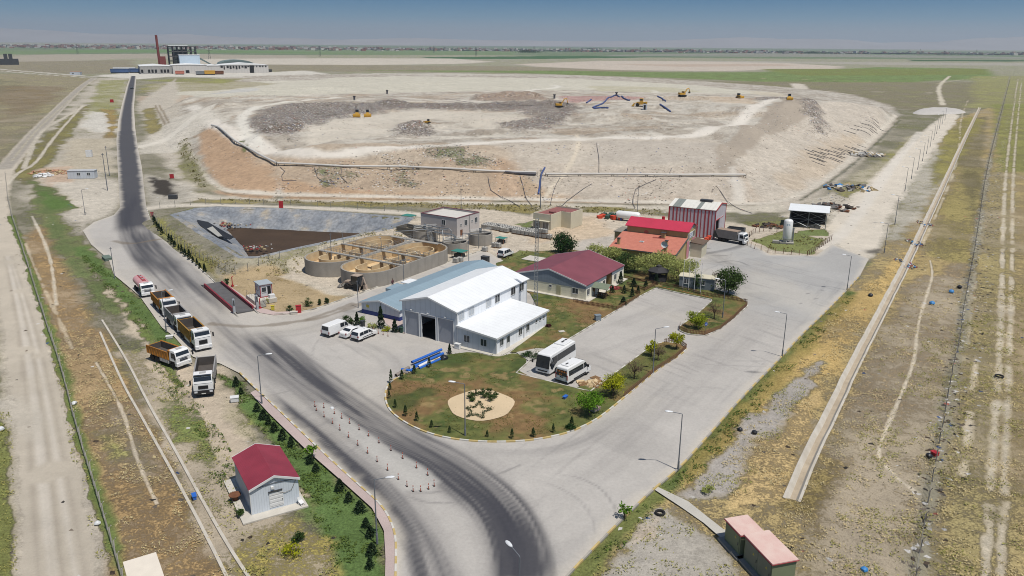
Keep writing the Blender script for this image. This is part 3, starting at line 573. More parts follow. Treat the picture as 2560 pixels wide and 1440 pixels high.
 A, B, Cc, D = attr('soil'), attr('plant'), attr('cover'), attr('litter'); tc = N('ShaderNodeTexCoord')
 def noise(sc, det, rough=.6):
  q = N('ShaderNodeTexNoise'); q.inputs['Scale'].default_value = sc; q.inputs['Detail'].default_value = det; q.inputs['Roughness'].default_value = rough; L(tc.outputs['Object'], q.inputs['Vector']); return q
 def math_(op, a_, b_=None, c_=None):
  q = N('ShaderNodeMath'); q.operation = op
  for i_, v_ in enumerate((a_, b_, c_)):
   if v_ is None: continue
   if hasattr(v_, 'links'): L(v_, q.inputs[i_])
   else: q.inputs[i_].default_value = v_
  return q.outputs[0]
 n1, n2, n3 = noise(.6, 8, .76), noise(3.6, 7, .8), noise(.14, 6, .7)
 mixn = math_('ADD', math_('MULTIPLY', n1.outputs[0], .5), math_('MULTIPLY', n2.outputs[0], .5))
 cv = math_('SUBTRACT', Cc.outputs['Fac'], .5); th = math_('ADD', mixn, math_('MULTIPLY', cv, .62))
 mr = N('ShaderNodeMapRange'); L(th, mr.inputs[0]); mr.inputs[1].default_value = .465; mr.inputs[2].default_value = .545
 gate = N('ShaderNodeMapRange'); L(Cc.outputs['Fac'], gate.inputs[0]); gate.inputs[1].default_value = .0; gate.inputs[2].default_value = .12
 fac = math_('MULTIPLY', mr.outputs[0], gate.outputs[0])
 def scaled(colr, lo, hi, src, a_=.3, b_=.7):
  q = N('ShaderNodeMapRange'); L(src, q.inputs[0]); q.inputs[1].default_value = a_; q.inputs[2].default_value = b_; q.inputs[3].default_value = lo; q.inputs[4].default_value = hi
  v = N('ShaderNodeVectorMath'); v.operation = 'SCALE'; L(colr, v.inputs[0]); L(q.outputs[0], v.inputs['Scale']); return v.outputs[0]
 sr = scaled(scaled(scaled(A.outputs['Color'], .74, 1.16, n1.outputs[0], .34, .66), .78, 1.2, n2.outputs[0], .36, .64), .86, 1.1, n3.outputs[0]); ss = scaled(scaled(A.outputs['Color'], .94, 1.03, n1.outputs[0]), .93, 1.05, n2.outputs[0]); g2 = N('ShaderNodeMapRange'); L(Cc.outputs['Fac'], g2.inputs[0]); g2.inputs[1].default_value = .012; g2.inputs[2].default_value = .05; sm = N('ShaderNodeMix'); sm.data_type = 'RGBA'; L(g2.outputs[0], sm.inputs['Factor']); L(ss, sm.inputs['A']); L(sr, sm.inputs['B']); s1 = sm.outputs['Result']; p1 = scaled(scaled(B.outputs['Color'], .62, 1.7, n2.outputs[0], .34, .68), .8, 1.2, n1.outputs[0])
 mx = N('ShaderNodeMix'); mx.data_type = 'RGBA'; L(fac, mx.inputs['Factor']); L(s1, mx.inputs['A']); L(p1, mx.inputs['B'])
 vo = N('ShaderNodeTexVoronoi'); vo.inputs['Scale'].default_value = 2.2; L(tc.outputs['Object'], vo.inputs['Vector'])
 rp = N('ShaderNodeValToRGB'); sc_ = N('ShaderNodeSeparateColor'); L(vo.outputs['Color'], sc_.inputs[0]); L(sc_.outputs[0], rp.inputs[0]); rp.color_ramp.interpolation = 'CONSTANT'
 cols = [(0, G(70,66,62)), (.22, G(120,112,102)), (.42, G(205,202,196)), (.52, G(92,80,68)), (.74, G(212,208,202)), (.82, G(136,124,110)), (.9, G(72,96,140)), (.935, G(176,110,96)), (.96, G(196,192,184))]
 while len(rp.color_ramp.elements) < len(cols): rp.color_ramp.elements.new(.5)
 for e, (p_, c_) in zip(rp.color_ramp.elements, cols): e.position = p_; e.color = (*c_, 1)
 lf = math_('LESS_THAN', sc_.outputs[1], math_('MULTIPLY', D.outputs['Fac'], .95))
 mx2 = N('ShaderNodeMix'); mx2.data_type = 'RGBA'; L(lf, mx2.inputs['Factor']); L(mx.outputs['Result'], mx2.inputs['A']); L(rp.outputs[0], mx2.inputs['B'])
 L(mx2.outputs['Result'], b.inputs['Base Color']); b.inputs['Roughness'].default_value = .95; b.inputs['Specular IOR Level'].default_value = .1
 bp = N('ShaderNodeBump'); bp.inputs['Strength'].default_value = .75; bp.inputs['Distance'].default_value = .4; L(math_('ADD', mixn, math_('MULTIPLY', fac, .5)), bp.inputs['Height']); L(bp.outputs[0], b.inputs['Normal'])
 r, c = np.meshgrid(np.arange(nr - 1), np.arange(nc - 1), indexing='ij'); q = (r * nc + c).ravel()
 faces = np.stack([q, q + 1, q + nc + 1, q + nc], 1)
 # no faces beneath the pond liner
 fx, fy = X[q] + 0, Y[q] + 0; kk = np.ones(len(q), bool); i = np.nonzero((fx > -130) & (fx < 30) & (fy > 130) & (fy < 260))[0]
 kk[i] = poly_sd(POND_W, fx[i], fy[i]) < 2.5
 g = grid_mesh('ground', X, Y, Z, faces[kk], m, {'soil': soil, 'plant': plant, 'cover': np.clip(cov, 0, 1), 'litter': lit}); tag(g, kind='structure'); return g
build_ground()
def gz(x, y): return float(ground_z(np.array([x]), np.array([y]), False)[0])
def GP(px, py, z0=0.0):          # photo pixel -> first point of the terrain along that line of sight
 p = P(px, py, -3.0); d = p - Vector((0, 0, CH)); t = np.linspace(0.45, 1.0, 500); f = CH + d.z * t - ground_z(d.x * t, d.y * t, False); i = int(np.argmax(f < 0)) if (f < 0).any() else 499
 a, b = (t[i - 1], t[i]) if i else (t[0], t[0]); tt = np.linspace(a, b, 30); f = CH + d.z * tt - ground_z(d.x * tt, d.y * tt, False); k = tt[int(np.argmax(f < 0))] if (f < 0).any() else b
 x, y = d.x * k, d.y * k; return Vector((x, y, gz(x, y)))
# ------------------------------------------------------------------ paved sheets
def sheet_grid(poly, step, z, name, mat_, paint, skip=None):
 poly = np.asarray(poly)[:, :2]; x0, y0 = poly.min(0) - step; x1, y1 = poly.max(0) + step
 xs = np.arange(x0, x1 + step, step); ys = np.arange(y0, y1 + step, step); nx, ny = len(xs), len(ys)
 X, Y = np.meshgrid(xs, ys); X = X.ravel(); Y = Y.ravel(); d = poly_sd(poly, X, Y)
 i, j = np.meshgrid(np.arange(nx - 1), np.arange(ny - 1)); q = (j * nx + i).ravel(); f = np.stack([q, q + 1, q + nx + 1, q + nx], 1)
 f = f[(d[f] > 0).any(1)]
 used = np.unique(f); remap = np.full(len(X), -1); remap[used] = np.arange(len(used)); X, Y, d = X[used], Y[used], d[used]; f = remap[f]
 # pull outside vertices on to the outline
 k = np.nonzero(d < 0)[0]; n = len(poly); bx = np.zeros(len(k)); by = np.zeros(len(k)); bd = np.full(len(k), 1e18)
 for a in range(n):
  ax, ay = poly[a]; ex, ey = poly[(a + 1) % n] - poly[a]; t = np.clip(((X[k] - ax) * ex + (Y[k] - ay) * ey) / (ex * ex + ey * ey + 1e-12), 0, 1)
  qx, qy = ax + t * ex, ay + t * ey; dd = (X[k] - qx) ** 2 + (Y[k] - qy) ** 2; s = dd < bd; bx = np.where(s, qx, bx); by = np.where(s, qy, by); bd = np.minimum(bd, dd)
 X[k], Y[k] = bx, by
 return grid_mesh(name, X, Y, np.full(len(X), z), f, mat_, paint(X, Y))
def vcol_mat(name, rough=.85, bump=.15, scale=3.0, lo=.9, hi=1.08):
 m, t, b, o = NM(name); N = t.nodes.new; L = t.links.new; a = N('ShaderNodeAttribute'); a.attribute_name = 'paint'; tc = N('ShaderNodeTexCoord')
 n = N('ShaderNodeTexNoise'); n.inputs['Scale'].default_value = scale; n.inputs['Detail'].default_value = 8; n.inputs['Roughness'].default_value = .7; L(tc.outputs['Object'], n.inputs['Vector'])
 q = N('ShaderNodeMapRange'); L(n.outputs[0], q.inputs[0]); q.inputs[1].default_value = .3; q.inputs[2].default_value = .7; q.inputs[3].default_value = lo; q.inputs[4].default_value = hi
 v = N('ShaderNodeVectorMath'); v.operation = 'SCALE'; L(a.outputs['Color'], v.inputs[0]); L(q.outputs[0], v.inputs['Scale']); L(v.outputs[0], b.inputs['Base Color'])
 b.inputs['Roughness'].default_value = rough; b.inputs['Specular IOR Level'].default_value = .25
 bp = N('ShaderNodeBump'); bp.inputs['Strength'].default_value = bump; bp.inputs['Distance'].default_value = .05; L(n.outputs[0], bp.inputs['Height']); L(bp.outputs[0], b.inputs['Normal']); return m
# tyre-worn lanes: (pixels, width m, darkness, fade in m at both ends)
LANES = [
 ([(333,190),(328,225),(318,262),(314,310),(317,360),(322,420),(327,480),(332,540),(338,585)], 9.6, 1.15, 6),
 ([(330,470),(332,560),(350,610),(400,665),(460,725),(510,775),(545,810)], 9.0, .6, 30),
 ([(318,500),(312,560),(318,590),(345,640),(395,700)], 4.0, .55, 18),
 ([(345,560),(380,615),(440,670),(520,735),(600,800)], 4.5, .38, 22),
 ([(470,735),(540,815),(610,880),(690,950),(770,1030)], 7.5, .40, 25),
 ([(620,820),(680,870),(760,940),(850,1005),(930,1060),(1010,1110),(1090,1150),(1160,1200),(1220,1250),(1265,1310),(1290,1380),(1300,1475)], 7.2, .97, 12),
 ([(930,1060),(1010,1110),(1090,1150),(1160,1200),(1220,1250),(1262,1310),(1285,1380),(1292,1475)], 4.8, .7, 10),
 ([(640,965),(720,1035),(800,1105),(870,1165),(930,1220),(990,1285),(1040,1350),(1070,1410),(1085,1475)], 4.6, .86, 12),
 ([(800,1105),(870,1165),(930,1220),(990,1285),(1030,1350),(1055,1475)], 1.8, .45, 6),
 ([(600,880),(680,935),(770,1010),(880,1100),(960,1180),(1060,1290),(1120,1400),(1140,1475)], 3.0, .35, 12),
 ([(700,850),(760,905),(800,960),(860,1010)], 3.4, .40, 8),
 ([(560,850),(680,835),(760,830),(850,800),(940,760)], 4.5, .14, 8),
 ([(860,850),(960,880),(1000,930),(960,960)], 5, .16, 6),
 ([(1130,1190),(1250,1170),(1400,1140),(1520,1090),(1640,990),(1800,840),(1900,760)], 5.0, .13, 20),
 ([(1120,1120),(1300,1140),(1430,1120),(1540,1060)], 2.2, .20, 8),
 ([(1250,1300),(1400,1250),(1560,1130),(1700,990),(1830,870),(1950,770)], 5.0, .12, 20),
 ([(1350,1180),(1480,1200),(1545,1270),(1540,1360)], .35, .30, 6), ([(1300,1190),(1430,1230),(1490,1300),(1480,1400)], .35, .22, 6),
 ([(1700,610),(1790,640),(1860,690),(1840,740)], 6, .16, 8), ([(1740,640),(1830,625),(1870,610)], 2.2, .45, 3), ([(1780,660),(1840,650),(1880,670)], .8, .4, 3), ([(1690,650),(1840,660),(1960,700)], 5, .14, 8),
 ([(1500,830),(1600,790),(1700,750)], 4, .10, 8), ([(1420,900),(1520,880),(1640,830),(1720,850)], 2.2, .10, 5),
 ([(385,600),(470,650),(560,760),(560,800)], 2.5, .25, 8),
]
SPOTS = [((1890,932),(1.8,.5),.5,-10),((2135,590),(.5,.5),.3,0),((610,892),(1.2,.5),.15,0),((750,985),(1.6,.7),.3,20),((980,975),(1.5,.7),.25,0),((860,960),(1.2,.5),.3,0),((880,780),(1.8,1.0),.3,0),((1800,640),(2,1),.35,0),((1765,622),(1.4,.7),.5,0),((1760,690),(1.6,.8),.2,0),((2020,735),(.8,.2),.5,40),((2040,748),(.8,.2),.5,30),((2000,760),(.6,.2),.4,30),((2055,728),(.6,.15),.4,30),((1140,1200),(2.6,1.3),.45,-20),((1120,1210),(.15,1.6),.4,-60)]
LANES_W = [(smooth_line(PP(p)[:, :2], 4), w, d, f) for p, w, d, f in LANES]
WATER = [smooth_line(PP(p)[:, :2], 2) for p in ([(530,812),(580,816),(640,818),(740,806),(800,798),(880,770),(940,745)], [(770,800),(830,780),(880,762)], [(285,604),(330,612),(380,602),(420,596)])]
_r = random.Random(21)
def crack(x, y, a, n):
 q = [(x, y)]
 for i in range(n): a += (_r.random() - .5) * .7; x += 2.2 * math.cos(a); y += 2.2 * math.sin(a); q.append((x, y))
 return np.array(q)
CRACK = [crack(_r.uniform(-35, 55), _r.uniform(72, 165), _r.choice([-.9, .98]) + _r.random() * .4, _r.randint(4, 11)) for _ in range(26)]
JOINT = [smooth_line(PP(p)[:, :2], 1) for p in ([(955,1245),(1010,1240),(1060,1258),(1130,1262),(1200,1240),(1260,1205)], [(1010,1232),(1100,1234),(1180,1215),(1300,1165)], [(1060,1212),(1105,1195)], [(1000,1085),(1100,1068)],[(620,1000),(700,985),(800,960)])]
def road_paint(X, Y):
 base = np.tile(srgb(184, 179, 172), (len(X), 1)); far = sstep(150, 240, Y)
 yard = sstep(-4, 10, X - 38 + (fbm(X, Y, 12, 7) - .5) * 14) * sstep(118, 138, Y); base = base * (1 - yard[:, None]) + srgb(174, 172, 168) * yard[:, None]
 base *= (0.90 + .2 * fbm(X, Y, 9, 1, 5))[:, None]; base *= (0.95 + .1 * fbm(X, Y, 1.4, 2, 3))[:, None]
 dust = sstep(.5, .75, fbm(X, Y, 16, 14, 4)) * .35; base = base * (1 - dust[:, None]) + srgb(198, 190, 176) * dust[:, None]
 dark = np.zeros(len(X))
 for q, w, dk, fade in LANES_W:
  mg = w; k = np.nonzero((X > q[:, 0].min() - mg) & (X < q[:, 0].max() + mg) & (Y > q[:, 1].min() - mg) & (Y < q[:, 1].max() + mg))[0]
  if not len(k): continue
  d, u, v = line_uv(q, X[k], Y[k]); tot = np.hypot(*np.diff(q, axis=0).T).sum()
  s = 1 - sstep(w * .2, w * .58, d + (fbm(u * .35, v, 5, 33, 3) - .5) * w * .2)
  st = (0.4 + 1.05 * sstep(.25, .75, fbm(u * .03, v, .8, 17, 3))) * (0.8 + .4 * fbm(u, v * 2, 20, 18, 3))
  if q[:, 1].max() > 500: st = .8 + .25 * fbm(u * .03, v, 1.6, 17, 3)
  e = sstep(0, fade, u + .01) * sstep(0, fade, tot - u + .01) if fade < 12 or Y[k].max() < 400 else 1.0
  if q[:, 1].max() > 500: e = 1.0 * sstep(0, 14, tot - u)
  if q[:, 1].min() < 62: e = sstep(0, fade, u)
  dark[k] = 1 - (1 - dark[k]) * (1 - np.clip(dk * s * st * e, 0, .93))
 for c, (rx, ry), dk, rot in SPOTS:
  p = P(*c); ca, sa = math.cos(math.radians(rot)), math.sin(math.radians(rot)); dx, dy = X - p.x, Y - p.y
  d = np.hypot((dx * ca + dy * sa) / rx, (-dx * sa + dy * ca) / ry); k = np.nonzero(d < 1.6)[0]
  if len(k): dark[k] = np.maximum(dark[k], dk * (1 - sstep(.5, 1.1, d[k] + (fbm(X[k], Y[k], rx * .6, 44) - .5))))
 # fine long scuffs everywhere following the lane direction
 th = math.radians(-50); uu, vv = X * math.cos(th) + Y * math.sin(th), -X * math.sin(th) + Y * math.cos(th)
 sc = sstep(.60, .82, fbm(uu * .06, vv, .5, 61, 3)) * sstep(.4, .7, fbm(X, Y, 18, 62)) * .22
 th = math.radians(56); uu, vv = X * math.cos(th) + Y * math.sin(th), -X * math.sin(th) + Y * math.cos(th)
 sc += sstep(.58, .82, fbm(uu * .05, vv, .6, 63, 3)) * sstep(.4, .7, fbm(X, Y, 20, 64)) * .16
 dark = 1 - (1 - dark) * (1 - sc)
 for q in JOINT:
  d, u, v = line_uv(q, X, Y); dark = np.maximum(dark, .38 * (1 - sstep(.02, .32, d + .25 * (fbm(X, Y, 2, 45) - .5))))
 for q in CRACK:
  d, u, v = line_uv(q, X, Y); dark = np.maximum(dark, .2 * (1 - sstep(.02, .28, d + .2 * (fbm(X, Y, 1.5, 45) - .5))))
 pt = sstep(.62, .66, vn(X * .8 + Y * .5, Y * .8 - X * .5, 9, 77)) * .07; dark = 1 - (1 - dark) * (1 - pt)
 tar = srgb(66, 66, 72); base = base * (1 - dark[:, None]) + tar * dark[:, None]
 for q in WATER:
  d, u, v = line_uv(q, X, Y); w = (1 - sstep(.3, 1.0, d + (fbm(X, Y, 3, 46) - .5) * 1.4)) * .6; base = base * (1 - w[:, None]) + srgb(120, 108, 92) * w[:, None]
 # dusty edge
 k = np.nonzero(Y < 420)[0]; d = np.full(len(X), 9.0); d[k] = poly_sd(ROAD_W, X[k], Y[k])
 e = (1 - sstep(0, 1.6, d + (fbm(X, Y, 3, 47) - .5) * 1.6)) * .65
 k = np.nonzero(Y >= 420)[0]; d2 = poly_sd(ROAD_W, X[k], Y[k]); e[k] = (1 - sstep(.4, 2.2, d2)) * .9
 base = base * (1 - e[:, None]) + srgb(202, 194, 180) * e[:, None]
 # pedestrian island between the lanes stays pale
 isl = PP([(776,1006),(830,1010),(905,1070),(975,1120),(1055,1165),(1105,1205),(1080,1235),(1010,1232),(940,1160),(860,1090)])[:, :2]
 d = poly_sd(isl, X, Y); w = sstep(-.4, .8, d + (fbm(X, Y, 3, 48) - .5) * 1.2) * .72; base = base * (1 - w[:, None]) + srgb(188, 185, 178) * w[:, None] * (0.93 + .14 * fbm(X, Y, 2, 49))[:, None]
 return {'paint': np.clip(base, .01, .9)}
MR = vcol_mat('asphalt_concrete')
NEAR = [p for p in ROAD_W]
tag(sheet_grid(ROAD_W, .3, .10, 'road', MR, road_paint), kind='structure')
# ------------------------------------------------------------------ lawns (raised beds), pavements and kerbs
def lawn_paint(kind):
 def f(X, Y):
  a, b, c = fbm(X, Y, 7, 101 + kind, 4), fbm(X, Y, 2.2, 102, 4), fbm(X, Y, .7, 103, 3)
  br, gr, dg = srgb(130, 104, 70), srgb(102, 106, 58), srgb(66, 82, 40)
  w = sstep(.42, .62, a * .65 + b * .35 + (.08 if kind else .025)); col = br * (1 - w[:, None]) + gr * w[:, None]
  w = sstep(.54, .70, a * .4 + b * .6 + (.05 if kind else -.01)); col = col * (1 - w[:, None]) + dg * w[:, None]
  w = sstep(.62, .74, b) * .5; col = col * (1 - w[:, None]) + srgb(176, 146, 104) * w[:, None]
  if not kind:
   q = PP([(1480,1075),(1560,1000),(1640,930),(1716,872),(1660,858),(1612,880),(1475,982),(1440,1010)])[:, :2]; g = sstep(-1.5, 2, poly_sd(q, X, Y) + (b - .5) * 4); col = col * (1 - g[:, None] * .8) + (gr * (1 - c[:, None] * .5) + dg * c[:, None] * .5) * g[:, None] * .8
   for px in ((1130,905,3.4),(1000,1010,3.2),(1310,915,2.6),(1060,985,2.0)):
    p = P(px[0], px[1]); g = 1 - sstep(.5, 1.1, np.hypot(X - p.x, Y - p.y) / px[2] + (b - .5)); col = col * (1 - g[:, None] * .8) + dg * g[:, None] * .8
  return {'paint': np.clip(col * (0.62 + .72 * c)[:, None], .005, .9)}
 return f
ML = vcol_mat('lawn_grass', .95, .5, 9.0, .6, 1.4)
def lawn(poly, kind, name='lawn'):
 o = sheet_grid(poly, .22 if kind == 0 else .3, .23, name, ML, lawn_paint(kind)); tag(o, kind='structure'); return o
l1 = smooth_poly(LAWN1, 1); lawn(l1, 0); lawn(LAWN2, 1); lawn(LAWN3, 1)
def ribbon(px, w, z0, z1, name, mats, seg=1.0, world=None, it=2, alt=True, off=0.0):
 q = smooth_line(world if world is not None else PP(px)[:, :2], it); d = np.hypot(*np.diff(q, axis=0).T); L_ = np.concatenate([[0], np.cumsum(d)])
 n = max(2, int(L_[-1] / seg)); s = np.linspace(0, L_[-1], n + 1); x = np.interp(s, L_, q[:, 0]); y = np.interp(s, L_, q[:, 1]); b = MB()
 tx, ty = np.gradient(x), np.gradient(y); l = np.hypot(tx, ty); nx, ny = -ty / l, tx / l
 for i in range(n):
  a0 = [(x[j] + nx[j] * (off + k * w / 2), y[j] + ny[j] * (off + k * w / 2)) for j in (i, i + 1) for k in (-1, 1)]
  vs = [(p[0], p[1], z) for z in (z0, z1) for p in a0]
  b.add(vs, [(4, 5, 7, 6), (0, 4, 6, 2), (1, 3, 7, 5)] + ([(0, 1, 5, 4)] if i == 0 else []) + ([(2, 6, 7, 3)] if i == n - 1 else []), (i % 2) if alt else 0)
 return b.build(name, mats)
KW, KY, KG = mat('kerb_white', srgb(214,210,200), .8, .12, 2), mat('kerb_yellow', srgb(206,182,122), .8, .15, 2), mat('kerb_concrete', srgb(178,172,160), .85, .15, 1)
def closed(q): return np.vstack([q, q[:1]])
tag(ribbon(None, .22, .0, .26, 'kerb', [KW, KY], 1.1, PP([(1108,893),(985,950),(968,968),(961,995),(972,1027),(1003,1054),(1050,1079),(1110,1097),(1180,1106),(1250,1108),(1320,1105),(1390,1093),(1440,1078),(1490,1052),(1515,1034),(1560,997),(1640,928),(1712,882),(1717,872),(1705,864),(1668,857),(1640,862)])[:, :2]), kind='structure')
tag(ribbon([(1640,862),(1612,880),(1475,982),(1290,936),(1322,906)], .2, .0, .26, 'kerb', [KG, KW], 1.2, it=0), kind='structure')
tag(ribbon([(1330,886),(1378,876),(1406,860),(1598,744),(1640,722),(1700,735),(1782,752),(1740,790),(1700,817),(1696,828),(1718,838),(1762,842),(1800,825),(1870,767),(1868,758),(1845,744),(1795,728)], .2, .0, .26, 'kerb', [KW, KG], 1.1, it=0), kind='structure')
tag(ribbon([(988,1475),(990,1400),(990,1345),(975,1300),(950,1262),(890,1210),(840,1165),(790,1118),(740,1070),(690,1022),(640,975),(600,935)], .2, .0, .26, 'kerb', [KW, KY], 1.1), kind='structure')
tag(ribbon([(2150,690),(2117,727),(2060,785),(2000,842),(1955,893),(1850,1000),(1770,1092),(1695,1177),(1637,1222),(1540,1315),(1420,1440),(1390,1475)], .2, .0, .22, 'kerb', [KG, KY], 1.6, it=1), kind='structure')
tag(ribbon([(366,520),(378,560),(391,580),(441,618),(495,668),(539,709)], .2, .0, .25, 'kerb', [KG, KW], 1.5), kind='structure')
tag(ribbon([(686,788),(740,784),(784,776),(851,752),(891,739),(985,703),(1060,676),(1130,652),(1210,626)], .2, .0, .25, 'kerb', [KG, KW], 1.5), kind='structure')
def paver_paint(c):
 def f(X, Y): return {'paint': np.tile(np.array(c), (len(X), 1)) * (0.85 + .3 * fbm(X, Y, 3, 111, 4))[:, None]}
 return f
MPV = vcol_mat('pavers', .9, .2, 8, .88, 1.1)
tag(sheet_grid(PP([(988,1470),(989,1345),(974,1301),(949,1264),(889,1212),(789,1120),(689,1024),(640,978),(626,985),(670,1034),(770,1132),(868,1218),(930,1274),(960,1330),(964,1400),(962,1470)]), .35, .20, 'pavement', MPV, paver_paint(srgb(190,172,166))), kind='structure')
tag(sheet_grid(PP([(552,714),(566,712),(655,772),(690,782),(735,780),(740,785),(686,790),(650,784),(600,752)]), .3, .17, 'pavement', MPV, paver_paint(srgb(194,174,168))), kind='structure')
tag(sheet_grid(PP([(1290,884),(1340,874),(1380,876),(1365,890),(1322,906)]), .3, .245, 'path', MPV, paver_paint(srgb(186,182,174))), kind='structure')
tag(sheet_grid(PP([(1630,1222),(1642,1218),(1720,1255),(1770,1295),(1815,1330),(1842,1322),(1850,1352),(1800,1345),(1760,1310),(1700,1268)]), .25, .10, 'path', MPV, paver_paint(srgb(190,186,176))), kind='structure')
tag(sheet_grid(PP([(905,752),(915,746),(1012,798),(1012,836),(985,830)]), .3, .17, 'pavement', MPV, paver_paint(srgb(190,172,164))), kind='structure')
# ------------------------------------------------------------------ shared paints
S = srgb
WHITE = mat('white_sheet_metal', S(236,238,238,.86), .45, .04, .6, ribs=('Y', 1.0, .03, .07))
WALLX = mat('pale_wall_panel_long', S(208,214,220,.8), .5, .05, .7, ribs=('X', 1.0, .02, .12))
WALLY = mat('pale_wall_panel_lit_side', S(243,246,250,.9), .5, .05, .7, ribs=('Y', 1.0, .02, .10))  # same panel as the front, paler: sunlight on the side put into its colour
TRIM = mat('white_trim', S(226,226,224,.85), .5, .06, 2)
FRAME = mat('window_frame', S(224,224,222,.8), .5, .06, 3)
DOORG = mat('grey_roller_door', S(160,164,172,.8), .55, .06, 1, ribs=('Z', 5.0, .02, .12))
CONC = mat('concrete', S(168,164,156,.8), .9, .14, .9, bump=.2)
CONCP = mat('pale_concrete', S(206,200,188,.8), .9, .08, 1.0, bump=.15)
BLUER = mat('blue_grey_roof', S(150,172,184,.75), .5, .05, .5, ribs=('Y', .9, .03, .06))
BLUEB = mat('blue_wall_band', S(44,62,128,.9), .6, .12, 2)
MAROON = mat('maroon_roof', S(138,76,86,.8), .6, .13, .3, ribs=('Y', 3.0, .03, .12))
MAROONX = mat('red_shed_roof', S(152,58,72,.85), .5, .15, .5, ribs=('Y', 4.0, .04, .22))
CREAM = mat('cream_siding', S(238,232,206,.9), .7, .06, .7, ribs=('Z', 2.6, .02, .12))
CREAMW = mat('cream_panel', S(244,239,222,.9), .7, .05, .7, ribs=('Y', .8, .015, .12))
GABLE = mat('bluegrey_gable', S(142,154,166,.75), .55, .07, .8, ribs=('X', 3.0, .03, .2))
GLASS = glass(); DARK = mat('dark_opening', S(34,34,36,.8), .9, .1, 1)
BRIGHTRED = mat('bright_red_roof', S(198,58,82,.85), .5, .07, .5, ribs=('X', 3.0, .03, .14))
TILE = mat('orange_roof_tile', S(202,128,108,.8), .8, .18, 1.2, ribs=('Y', 3.2, .05, .22), dirt=S(172,100,82,.8))
OCHRE = mat('ochre_render', S(186,166,118,.8), .85, .08, .7)
PINK = mat('pink_render', S(204,140,150,.8), .8, .08, 1)
PLAST = mat('plaster_grey', S(200,194,190,.8), .9, .05, .5)
CREAMR = mat('cream_render', S(214,206,182,.8), .85, .06, .6)
ROOFTERRA = mat('terracotta_flat_roof', S(150,96,92,.8), .9, .1, .8)
ROOFGREY = mat('pale_flat_roof', S(212,208,200,.8), .9, .05, .8)
STEEL = mat('galvanised_steel', S(150,154,156,.8), .45, .12, 3, metal=.5)
STEELD = mat('dark_steel', S(70,72,74,.8), .6, .12, 3)
RUST = mat('rust_brown', S(128,84,58,.8), .9, .2, 2)
REDP = mat('red_paint', S(176,44,50,.9), .55, .1, 2)
REDF = mat('faded_red_paint', S(170,70,76,.85), .7, .12, 1.5)
SIDEB = mat('grey_blue_cladding_lit', S(214,221,228,.85), .5, .05, .7, ribs=('X', 4.0, .025, .16))  # front cladding, its sunlit brightness put into the colour
SIDEBY = mat('grey_blue_cladding_shaded', S(168,178,190,.8), .5, .05, .7, ribs=('Y', 4.0, .025, .16))  # same cladding for the sides, darkened in colour to stand for shade
TH = math.radians(-31.5)
def loc(o, x, y):  # local -> world for a root empty
 c, s = math.cos(o.rotation_euler[2]), math.sin(o.rotation_euler[2]); return (o.location[0] + c * x - s * y, o.location[1] + s * x + c * y)
def window(parent, x, y, z, w, h, face='-y', mull=1, name='window', gm=None):
 """a framed window standing 4 cm proud of the wall; its panes are a child"""
 f, g = MB(), MB(); t = .07
 def bx(b, u0, u1, v0, v1, d0, d1):
  if face == '-y': b.b2(x + u0, x + u1, y - d1, y - d0, z + v0, z + v1)
  elif face == '+y': b.b2(x + u0, x + u1, y + d0, y + d1, z + v0, z + v1)
  elif face == '+x': b.b2(x + d0, x + d1, y + u0, y + u1, z + v0, z + v1)
  else: b.b2(x - d1, x - d0, y + u0, y + u1, z + v0, z + v1)
 bx(f, -w/2, w/2, -t, 0, .0, .09); bx(f, -w/2, w/2, h, h + t, .0, .06); bx(f, -w/2 - t, -w/2, -t, h + t, .0, .063); bx(f, w/2, w/2 + t, -t, h + t, .0, .063)
 for i in range(mull): c = -w/2 + w * (i + 1) / (mull + 1); bx(f, c - .03, c + .03, 0, h, .0, .056)
 fo = f.build(name, FRAME, parent); bx(g, -w/2, w/2, 0, h, -.02, .03); g.build('pane', gm or GLASS, fo); return fo
def gable_roof(parent, x0, x1, y0, y1, ze, zr, m, over=.3, t=.1, ridge='y', name='roof', xr=None, trim=True):
 """pitched roof; ridge along y (default) or x"""
 b = MB()
 if ridge == 'y':
  xm = (x0 + x1) / 2 if xr is None else xr; sl = (zr - ze) / (xm - x0)
  pl = [(x0 - over, ze - over * sl), (xm, zr), (x1 + over, ze - over * (zr - ze) / (x1 - xm)), (x1 + over, ze - over * (zr - ze) / (x1 - xm) + t), (xm, zr + t), (x0 - over, ze - over * sl + t)]
  b.prism(pl, y0 - over, y1 + over, 'y')
 else:
  ym = (y0 + y1) / 2; sl = (zr - ze) / (ym - y0)
  pl = [(y0 - over, ze - over * sl), (ym, zr), (y1 + over, ze - over * sl), (y1 + over, ze - over * sl + t), (ym, zr + t), (y0 - over, ze - over * sl + t)]
  b.prism(pl, x0 - over, x1 + over, 'x')
 r = b.build(name, m, parent)
 if trim and ridge == 'y':
  xm = (x0 + x1) / 2 if xr is None else xr; sl = (zr - ze) / (xm - x0)
  for yy in (y0 - over - .06, y1 + over):
   MB().prism([(x0 - over, ze - over * sl - .12), (xm, zr - .12), (x1 + over, ze - over * sl - .12), (x1 + over, ze - over * sl + t + .03), (xm, zr + t + .03), (x0 - over, ze - over * sl + t + .03)], yy, yy + .06, 'y').build('verge_trim', TRIM, r)
 return r
